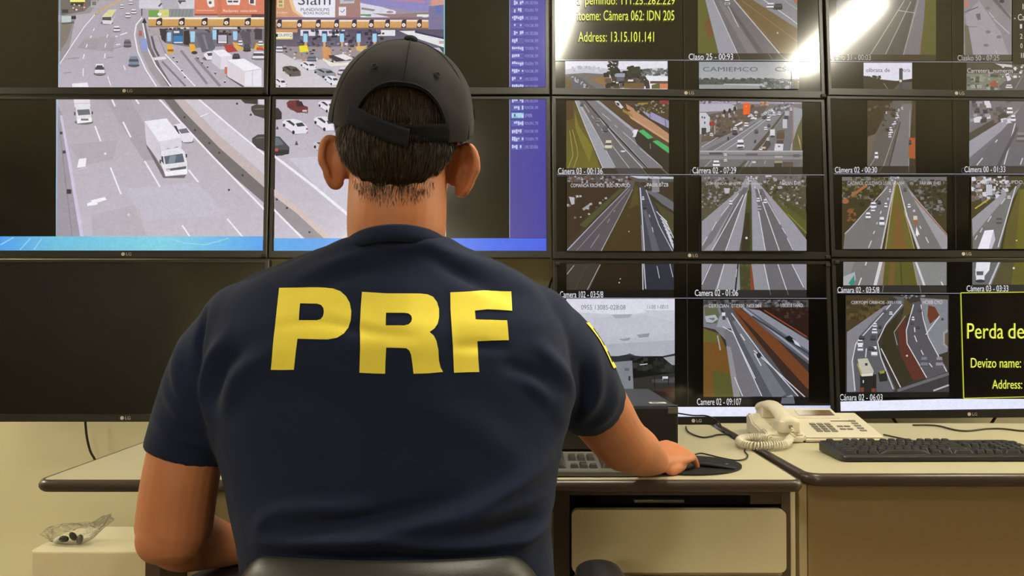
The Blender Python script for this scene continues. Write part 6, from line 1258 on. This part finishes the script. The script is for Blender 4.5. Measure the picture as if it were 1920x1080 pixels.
# folds: ridges along lines on the back, given as photograph rows and columns at the depth of the back
def fold_field(co, no, folds):
    d = np.zeros(len(co))
    for pts, w, amp, dep in folds:
        q = np.array([[X_(x, dep), CAM.z - (y - 575) / FPX * dep] for x, y in pts])
        q = np.array([p[:2] for p in catmull([tuple(p) + (0,) for p in q], 5)])
        best = np.full(len(co), 1e9); tt = np.zeros(len(co)); n = len(q) - 1
        P = co[:, [0, 2]]
        for i in range(n):
            a, b = q[i], q[i + 1]; ab = b - a; t = np.clip(((P - a) @ ab) / (ab @ ab + 1e-12), 0, 1)
            dd = np.linalg.norm(P - (a + t[:, None] * ab), axis=1); m = dd < best
            best[m] = dd[m]; tt[m] = (i + t[m]) / n
        env = np.sin(np.pi * np.clip(tt * .9 + .05, 0, 1)) ** .7
        d += 2.0 * amp * env * np.exp(-(best / w) ** 2)
    return d
FOLDS = [
    ([(430, 630), (398, 680), (384, 740), (400, 800)], .010, .006, 1.09), ([(470, 650), (425, 690), (405, 750)], .010, -.005, 1.09), ([(520, 660), (460, 700), (425, 770)], .012, .004, 1.08),
    ([(330, 640), (345, 720), (395, 790)], .009, .004, 1.12), ([(310, 720), (350, 770), (410, 815)], .008, .0035, 1.12), ([(295, 780), (350, 815), (405, 835)], .007, .003, 1.12), ([(372, 570), (368, 640), (376, 700)], .005, -.004, 1.10),
    ([(1065, 805), (1035, 745), (985, 700)], .011, .007, 1.10), ([(1062, 790), (1010, 710), (955, 680)], .009, -.005, 1.10), ([(1075, 770), (1050, 700), (1010, 650)], .010, .006, 1.10), ([(1090, 790), (1120, 730), (1110, 650)], .010, .004, 1.2), ([(1078, 800), (1095, 740), (1085, 680)], .008, -.004, 1.2), ([(1100, 810), (1145, 760), (1150, 700)], .009, .003, 1.25),
    ([(790, 455), (860, 485), (960, 520), (1020, 560)], .010, .004, 1.08), ([(800, 475), (880, 520), (960, 560)], .010, -.0035, 1.07), ([(700, 470), (640, 490), (560, 520)], .010, .003, 1.08), ([(720, 490), (640, 515), (560, 545)], .010, -.0025, 1.07), ([(690, 450), (750, 462), (810, 455)], .008, .003, 1.08),
    ([(560, 1020), (700, 1000), (860, 965), (960, 920), (1030, 880)], .012, .007, 1.03), ([(560, 985), (700, 968), (850, 930)], .010, -.005, 1.03), ([(480, 1020), (600, 1008), (760, 1014), (900, 1022), (1020, 1010)], .009, .006, 1.03), ([(500, 1040), (640, 1034), (800, 1040), (960, 1036)], .008, -.005, 1.03), ([(840, 990), (930, 960), (1030, 935)], .009, .005, 1.04), ([(880, 1000), (960, 985), (1035, 985)], .008, -.004, 1.04), ([(470, 1000), (520, 960), (640, 950), (720, 955)], .010, .004, 1.03), ([(900, 940), (980, 890), (1040, 840)], .012, .003, 1.05), ([(950, 1030), (1000, 1000), (1036, 960)], .009, .006, 1.05),
    ([(620, 430 + 200), (740, 640), (860, 630)], .020, .002, 1.06), ([(510, 720), (620, 740), (700, 800)], .018, -.002, 1.06), ([(800, 760), (900, 800), (1000, 880)], .02, .002, 1.06),
    ([(520, 612), (600, 604), (690, 622), (780, 634)], .008, -.0022, 1.05), ([(845, 652), (900, 648), (960, 655)], .008, -.002, 1.05)]
co, no = get_co(sme), get_no(sme)
w_back = np.clip((.35 - no[:, 1]) / .5, 0, 1)
d = fold_field(co, no, FOLDS) * w_back
tex = np.array([mnoise.noise(Vector(p) * 22.0) * .0009 + mnoise.noise(Vector((p[0] * 9 + p[2] * 6, p[1] * 9, p[2] * 14))) * .0022 for p in co])
co2 = co + no * (d + tex)[:, None]
sme.vertices.foreach_set('co', co2.ravel()); sme.update()
SHIRT = link_mesh('t_shirt', sme, M['shirt'], PERSON)
SHIRT_BVH = bvh_of(sme)
# ribbed collar
V, F = [], []
cc = Vector((X_(744, 1.15), 1.148, 1.154))
n = 56
for j in range(n):
    a = 2 * PI * j / n
    x, y = math.sin(a), -math.cos(a)
    tilt = .026 * -y + .004 * x
    for r_, z_ in ((.0745, -.014), (.0760, -.004), (.0735, .006), (.0700, .0085), (.0675, .005), (.0670, -.010)):
        V.append(cc + Vector((x * r_, y * (r_ - .001), z_ + tilt - .004)))
for j in range(n):
    for k in range(6): F.append((j * 6 + k, j * 6 + (k + 1) % 6, ((j + 1) % n) * 6 + (k + 1) % 6, ((j + 1) % n) * 6 + k))
raw('collar', V, F, M['shirt'], SHIRT, True)

# letters on the back, laid onto the cloth
def on_cloth(name, loops, fr, m, lift=.0014, edge=6.0, parent=SHIRT, bvh=SHIRT_BVH):
    L = [[Vector((fr[0] + x / fr[2], fr[1] + y / fr[2], 0)) for x, y in lp] for lp in loops]
    flat = [p for lp in L for p in lp]
    tr = geometry.tessellate_polygon(L)
    bm = bmesh.new(); vs = [bm.verts.new(p) for p in flat]
    for t in tr:
        try: bm.faces.new([vs[i] for i in t])
        except ValueError: pass
    for it in range(7):
        es = [e for e in bm.edges if e.calc_length() > edge]
        if not es: break
        bmesh.ops.subdivide_edges(bm, edges=es, cuts=1); bmesh.ops.triangulate(bm, faces=bm.faces[:])
    for v in bm.verts:
        d = ray(v.co.x, v.co.y).normalized(); h, nn, i, t = bvh.ray_cast(CAM, d, 4)
        if h is None: h, nn = at_y(v.co.x, v.co.y, 1.08), -d
        if nn.dot(d) > 0: nn = -nn
        v.co = h + nn * lift
    return obj(name, bm, m, parent, True)
def arc(cx, cy, rx, ry, a0, a1, n=9): return [(cx + rx * math.cos(R(a0 + (a1 - a0) * i / n)), cy + ry * math.sin(R(a0 + (a1 - a0) * i / n))) for i in range(n + 1)]
FR = (480, 510, 3.84)
Pl = [[(170, 118), (380, 114), (500, 118)] + [(560, 124), (610, 142), (650, 178), (676, 225), (687, 285), (683, 350), (665, 405), (632, 448), (585, 475), (520, 487)] + [(400, 485), (302, 482), (288, 590), (276, 703), (190, 705), (110, 704), (130, 480), (150, 300)],
      [(320, 229), (315, 290), (311, 348), (440, 348), (468, 340), (485, 318), (491, 290), (487, 262), (470, 240), (440, 231)]]
Rl = [[(764, 145), (850, 150), (940, 156), (1180, 158), (1235, 164), (1275, 182), (1303, 220), (1318, 270), (1318, 330), (1308, 375), (1285, 410), (1250, 434), (1280, 460), (1300, 500), (1312, 560), (1318, 640), (1330, 690), (1347, 720), (1240, 730), (1135, 733), (1128, 660), (1118, 595), (1106, 566), (1085, 550), (1040, 547), (940, 545), (935, 640), (932, 732), (840, 730), (744, 725), (750, 560), (748, 400), (755, 260)],
      [(938, 296), (936, 340), (936, 386), (1070, 387), (1100, 380), (1118, 362), (1124, 340), (1118, 318), (1100, 302), (1070, 297)]]
Fl = [[(1398, 150), (1520, 145), (1640, 138), (1836, 143), (1839, 215), (1842, 283), (1740, 275), (1660, 272), (1575, 282), (1580, 345), (1700, 348), (1806, 351), (1813, 420), (1818, 492), (1700, 493), (1592, 497), (1598, 610), (1606, 720), (1520, 722), (1425, 726), (1418, 580), (1408, 400), (1400, 270)]]
for q in (Pl, Rl, Fl): on_cloth('letter', q, FR, M['letter'])
# yellow-edged emblem on the right sleeve
V, F = [], []
for i in range(9):
    for k in range(9):
        u, w_ = i / 8 - .5, k / 8 - .5
        y = 1.242 + u * .075 * (1 - .5 * max(0, -w_)) - .10 * w_ * .3; z = 1.024 + w_ * .066
        h, nn, fi, t = SHIRT_BVH.ray_cast(Vector((.5, y, z)), Vector((-1, 0, 0)), 1)
        V.append(h + nn * .0016)
for i in range(8):
    for k in range(8): F.append((i * 9 + k, i * 9 + k + 1, (i + 1) * 9 + k + 1, (i + 1) * 9 + k))
sb_ = raw('sleeve_badge', V, F, M['letter'], SHIRT, True)
sb_.data.materials.append(M['strap'])
for n_, q_ in enumerate(sb_.data.polygons):
    if 1 <= n_ // 8 <= 6 and 1 <= n_ % 8 <= 6 and (n_ % 8) not in (3,): q_.material_index = 1

# --- trousers and shoes, under the desk
tp_ = [loft([sec(-.160, 1.15, .47, .20, .13, .15), sec(-.160, 1.14, .56, .205, .125, .14), sec(-.160, 1.135, .66, .196, .108, .125), sec(-.160, 1.135, .735, .185, .100, .112)])]
for sx in (-1, 1):
    tp_.append(tube([(-.16 + sx * .095, 1.17, .565), (-.16 + sx * .135, 1.38, .585), (-.16 + sx * .150, 1.58, .560)], [.092, .082, .066], 24, 5))
    tp_.append(tube([(-.16 + sx * .150, 1.58, .555), (-.16 + sx * .150, 1.60, .33), (-.16 + sx * .150, 1.62, .085)], [.064, .058, .050], 24, 5))
tme = remeshed('trousers', tp_, .007, 6, .5)
link_mesh('trousers', tme, M['trouser'], PERSON)
for sx in (-1, 1):
    v, f = tube([(-.16 + sx * .150, 1.575, .045), (-.16 + sx * .155, 1.66, .042), (-.16 + sx * .165, 1.80, .030)], [(.038, .043), (.044, .040), (.038, .026)], 20, 5, side=(1, 0, 0))
    raw('shoe', [Vector((p.x, p.y, max(p.z, .001))) for p in v], f, M['shoe'], PERSON, True)

# --- hair: a close shell on the scalp plus short strands
AX = Vector((HC.x, HC.y - .004, 0))
def hairline(phi):
    a = abs(math.degrees(phi))
    return float(np.interp(a, [0, 18, 34, 46, 60, 72, 84, 96, 118], [1.209, 1.211, 1.220, 1.236, 1.262, 1.280, 1.293, 1.280, 1.29])) - .05 * 0 * phi
def scalp(phi, z):
    o = Vector((AX.x + .4 * math.sin(phi), AX.y - .4 * math.cos(phi), z)); d = Vector((-math.sin(phi), math.cos(phi), 0))
    h, nn, i, t = BODY_BVH.ray_cast(o, d, .5)
    return h, nn
rn = random.Random(11)
NP, NZ = 96, 44
V, F, idx = [], [], {}
for i in range(NP + 1):
    ph = R(-112 + 224 * i / NP)
    z0 = hairline(ph) + .026 + .002 * math.sin(i * .7)
    for k in range(NZ + 1):
        z = z0 + (1.372 - z0) * k / NZ
        h, nn = scalp(ph, z)
        if h is None: continue
        # ears stand out from the head: keep the shell on the skull
        rad = math.hypot(h.x - AX.x, h.y - AX.y)
        lim = .0850 if abs(math.degrees(ph)) > 55 else .2
        if rad > lim: h = Vector((AX.x + (h.x - AX.x) * lim / rad, AX.y + (h.y - AX.y) * lim / rad, z))
        out = Vector((math.sin(ph), -math.cos(ph), 0)); th = .0006 + .0039 * min(1, max(0, z - z0) / .07) ** .8
        nv = nn if nn.dot(out) > 0 else -nn
        idx[(i, k)] = len(V); V.append(h + (nv * .7 + out * .3) * th)
for i in range(NP):
    for k in range(NZ):
        q = [idx.get(t) for t in ((i, k), (i + 1, k), (i + 1, k + 1), (i, k + 1))]
        if None not in q: F.append(tuple(q))
HAIR = raw('hair', V, F, M['hairbase'], PERSON, True)
HAIR_BVH = BVHTree.FromPolygons([v.copy() for v in V], F)
SV, SF, SM = [], [], []
def strand(p, d, L, w):
    side = d.cross(Vector((rn.uniform(-1, 1), -1, rn.uniform(-1, 1)))).normalized() * w
    m_ = p + d * L * .5; e_ = p + d * L + Vector((0, 0, -.12 * L))
    k = len(SV); SV.extend([p - side, p + side, m_ + side * .8, m_ - side * .8, e_])
    SF.extend([(k, k + 1, k + 2, k + 3), (k + 3, k + 2, k + 4)]); q_ = rn.choice((0, 0, 0, 1, 2, 2)); SM.extend((q_, q_))
for i in range(24000):
    ph = R(rn.uniform(-108, 108)); z0 = hairline(ph)
    u = rn.random() ** .85; z = z0 + .003 + (1.372 - z0) * u
    if rn.random() > (z - z0 + .002) / .022: continue
    o = Vector((AX.x + .4 * math.sin(ph), AX.y - .4 * math.cos(ph), z)); dd = Vector((-math.sin(ph), math.cos(ph), 0))
    h, nn, fi, t = HAIR_BVH.ray_cast(o, dd, .5)
    if h is None:
        h, nn = scalp(ph, z)
        if h is None or math.hypot(h.x - AX.x, h.y - AX.y) > .095: continue
    out = Vector((math.sin(ph), -math.cos(ph), 0)); tang = Vector((math.cos(ph), math.sin(ph), 0))
    f_ = min(1, max(0, (z - z0) / .06))
    sw = -.45 * math.sin(ph * 1.3) * (1 - .4 * f_) + rn.gauss(0, .16)
    nv = nn if nn.dot(out) > 0 else -nn
    d = Vector((0, 0, -1)) + tang * sw
    d = (d - nv * d.dot(nv)).normalized()
    d = (d + nv * (.06 + .18 * rn.random())).normalized()
    strand(h - out * .001, d, (.0075 + .0130 * f_) * rn.uniform(.7, 1.25), .00028 + .00016 * rn.random())
st_ = raw('strands', SV, SF, M['hair'], HAIR, False)
st_.data.materials.append(M['hairlight']); st_.data.materials.append(M['hairdark']); st_.data.polygons.foreach_set('material_index', SM)

# --- cap
CR = Matrix.Rotation(R(6.0), 3, 'Y') @ Matrix.Rotation(R(7), 3, 'Z') @ Matrix.Rotation(R(19), 3, 'X')
CC = Vector((HC.x + .001, HC.y + .004, 1.331))
CA, CB, CH = .1005, .121, .116
def cap_pt(phi, s, off=0.0):
    """phi = 0 at the back; s = 0 at the crown, 1 at the rim"""
    t = s * PI / 2
    rr = math.sin(t) ** .92; hh = math.cos(t) ** .96
    x, y, z = (CA + off) * math.sin(phi) * rr, -(CB + off) * math.cos(phi) * rr, (CH + off) * hh
    x *= 1 + .010 * math.cos(6 * phi) * rr
    return CC + CR @ Vector((x, y, z))
def rim_z(phi):
    a = abs(phi) / R(37)
    return .066 * max(0, 1 - a ** 2.6) ** .5 if a < 1 else 0.0
def s_at(z): return math.acos(min(1, (z / CH) ** (1 / .96))) / (PI / 2)
V, F = [], []
NPH, NS = 144, 30
phs = [R(-180 + 360 * i / NPH) for i in range(NPH)]
V.append(cap_pt(0, 0))
for ph in phs:
    sm = s_at(rim_z(ph))
    for k in range(1, NS + 1): V.append(cap_pt(ph, sm * k / NS))
def vi(i, k): return 0 if k == 0 else 1 + (i % NPH) * NS + k - 1
for i in range(NPH):
    F.append((0, vi(i, 1), vi(i + 1, 1)))
    for k in range(1, NS): F.append((vi(i, k), vi(i, k + 1), vi(i + 1, k + 1), vi(i + 1, k)))
co = np.array([tuple(v) for v in V])
V = [Vector(p) + (Vector(p) - CC).normalized() * (.0014 * mnoise.noise(Vector(p) * 26) + .0022 * mnoise.noise(Vector(p) * 11)) for p in co]
CAP = raw('cap', V, F, M['cap'], PERSON, True)
md = CAP.modifiers.new('t', 'SOLIDIFY'); md.thickness = .0022; md.offset = -1
def ribbon(name, pts, hw, off, m, thick=.0016):
    """strap following the cap surface: pts = (phi degrees, height above the rim)"""
    V, F = [], []
    full = catmull([(a, z, h) for (a, z), h in zip(pts, hw)], 8)
    for a, z, h in full:
        for zz in (z + h, z + h * .5, z, z - h * .5, z - h):
            if zz >= 0: p = cap_pt(R(a), s_at(zz), off)
            else:
                p = cap_pt(R(a), 1.0, off) + CR @ Vector((0, .10 * zz, zz))
            V.append(p)
    for i in range(len(full) - 1):
        for k in range(4): F.append((i * 5 + k, (i + 1) * 5 + k, (i + 1) * 5 + k + 1, i * 5 + k + 1))
    o = raw(name, V, F, m, CAP, True)
    md = o.modifiers.new('t', 'SOLIDIFY'); md.thickness = thick; md.offset = 0
    return o
ribbon('velcro_strap', [(-4, .008), (6, .009), (18, .011), (30, .012), (39, .013)], [.0100, .0108, .011, .0112, .0115], .0012, M['velcro'])
ribbon('strap', [(-41, .020), (-32, .018), (-20, .013), (-8, .008), (2, .0045), (7, .003)], [.0112] * 6, .0040, M['strap'])
V, F = [], []
v, f = ellipsoid(cap_pt(0, 0) + Vector((0, 0, .001)), (.0095, .0095, .0058), CR, 18, 10); raw('button', v, f, M['strap'], CAP, True)
pts = [tuple(cap_pt(0, s_at(.066) * t, .0008)) for t in np.linspace(.06, 1, 14)]
raw('seam', *tube(pts, [.0007] * 14, 6, 1), M['strap'], CAP, True)
for sg in (-1, 1):
    pts = [tuple(cap_pt(R(62) * sg, t, .0006)) for t in np.linspace(.06, .99, 14)]
    raw('seam', *tube(pts, [.0006] * 14, 6, 1), M['strap'], CAP, True)
pts = [tuple(cap_pt(R(a), s_at(rim_z(R(a))) - .012, .0010)) for a in np.linspace(-36.3, 36.3, 40)]
raw('opening_binding', *tube(pts, [(.0014)] * 40, 8, 1), M['strap'], CAP, True)
for sg in (-1, 1):
    c0 = cap_pt(R(32) * sg, .52, .001); rp = []
    for k in range(13):
        a = 2 * PI * k / 12; rp.append(tuple(cap_pt(R(32 + 2.6 * math.cos(a)) * sg, .52 + .022 * math.sin(a), .0012)))
    raw('eyelet', *tube(rp, [.0009] * 13, 6, 1), M['cap'], CAP, True)
# brim, out in front
V, F = [], []
for i in range(25):
    ph = R(180 - 52 + 104 * i / 24)
    for k in range(7):
        t = k / 6; e = .074 * math.cos((i - 12) / 12 * PI / 2) ** .6
        p = Vector(((CA - .001) * math.sin(ph), -(CB - .001) * math.cos(ph), .004)); o = Vector((math.sin(ph) * .35, -math.cos(ph), 0)).normalized()
        p = p + o * e * t; p.z += -.012 * t - 5.0 * (p.x ** 2) * .5 * t
        V.append(CC + CR @ p)
for i in range(24):
    for k in range(6): F.append((i * 7 + k, i * 7 + k + 1, (i + 1) * 7 + k + 1, (i + 1) * 7 + k))
br = raw('brim', V, F, M['cap'], CAP, True); md = br.modifiers.new('t', 'SOLIDIFY'); md.thickness = .003
# yellow side stitching patch
V, F = [], []
for i in range(6):
    for k in range(4): V.append(cap_pt(R(96 + 3.2 * i), s_at(.020 + .006 * k), .0016))
for i in range(5):
    for k in range(3): F.append((i * 4 + k, i * 4 + k + 1, (i + 1) * 4 + k + 1, (i + 1) * 4 + k))
raw('side_emblem', V, F, M['letter'], CAP, True)

# ------------------------------------------------------------------ office chair
CH_ = empty('office_chair', (-.16, 1.16, 0), 'black leather office chair the man sits on, backrest behind his waist', 'chair')
cx = -.16; cy0 = 1.16
def cl(p): return tuple(Vector(p) - Vector((cx, cy0, 0)))
V, F = [], []
NX, NZ_ = 30, 16
zt = .790; hw = .194
for side_ in (0, 1):
    for i in range(NX + 1):
        u = -1 + 2 * i / NX
        for k in range(NZ_ + 1):
            w_ = k / NZ_
            zz = .50 + (zt - .50) * w_
            edge = hw * (1.0 if w_ < .75 else (1 - ((w_ - .75) / .25) ** 3 * .05))
            x = u * edge
            drop = .040 * max(0, abs(u) - .80) ** 1.8 * 18 * (w_ ** 6) + .006 * u * u * w_ ** 6
            thick = .034 * (1 - abs(u) ** 6) ** .5 * (1 - max(0, w_ - .8) ** 2 * 18) ** .5 if w_ < 1 else .004
            yb = .985 + .055 * u * u - .030 * (1 - w_)
            V.append(cl((cx + x + .012, yb + (thick if side_ else -thick) * .9 * (.6 if side_ else 1), zz - drop)))
m1 = (NX + 1) * (NZ_ + 1)
for s_ in (0, 1):
    for i in range(NX):
        for k in range(NZ_):
            a = s_ * m1 + i * (NZ_ + 1) + k; q = (a, a + NZ_ + 1, a + NZ_ + 2, a + 1); F.append(q if s_ == 0 else q[::-1])
for i in range(NX):
    for k in (0, NZ_):
        a, b = i * (NZ_ + 1) + k, (i + 1) * (NZ_ + 1) + k; q = (a, b, b + m1, a + m1); F.append(q[::-1] if k == 0 else q)
for k in range(NZ_):
    for i in (0, NX):
        a, b = i * (NZ_ + 1) + k, i * (NZ_ + 1) + k + 1; q = (a, b, b + m1, a + m1); F.append(q if i == 0 else q[::-1])
bk = raw('backrest', V, F, M['leather'], CH_, True)
md = bk.modifiers.new('s', 'SUBSURF'); md.levels = 1; md.render_levels = 1
pts = [cl((cx + .012 + u * hw * .93, .985 + .055 * u * u - .033 - .002, zt - .020 - .045 * max(0, abs(u) - .6) ** 2 * 3)) for u in np.linspace(-1, 1, 25)]
raw('piping', *tube(pts, [.0035] * 25, 8, 1), M['leather'], bk, True)
bm = bmesh.new(); add_box(bm, -.245, -.20, .400, .245, .28, .468, .03, 4); obj('seat', bm, M['leather'], CH_)
bm = bmesh.new(); add_box(bm, -.03, -.235, .36, .03, -.205, .56, .006); add_box(bm, -.03, -.235, .35, .03, .05, .37, .004); obj('back_support', bm, M['chairpl'], CH_)
for sx, px in ((-1, -.293), (1, .298)):
    v, f = tube([(px, -.03 - .02, .664), (px, .06, .668), (px, .22, .656)], [(.034, .018), (.040, .020), (.036, .018)], 20, 5, side=(1, 0, 0)); ap = raw('armrest', v, f, M['chairpl'], CH_, True)
    raw('post', *tube([(px, .05, .645), (px, .05, .50), (px - sx * .07, .05, .385), (px - sx * .16, .05, .380)], [(.012, .022)] * 4, 14, 5, side=(1, 0, 0)), M['chairpl'], ap, True)
bm = bmesh.new(); bmesh.ops.create_cone(bm, cap_ends=True, segments=20, radius1=.028, radius2=.025, depth=.32, matrix=Matrix.Translation((0, .02, .24))); obj('gas_column', bm, M['metal'], CH_)
for k in range(5):
    a = R(90 + 72 * k); e = Vector((math.cos(a), math.sin(a), 0))
    lg = raw('leg', *tube([(0, .02, .105), tuple(Vector((0, .02, .095)) + e * .15), tuple(Vector((0, .02, .068)) + e * .29)], [(.026, .018), (.022, .015), (.016, .012)], 14, 4), M['chairpl'], CH_, True)
    v, f = ellipsoid(Vector((0, .02, .028)) + e * .29, (.026, .026, .0275), None, 16, 10); raw('castor', v, f, M['back'], lg, True)
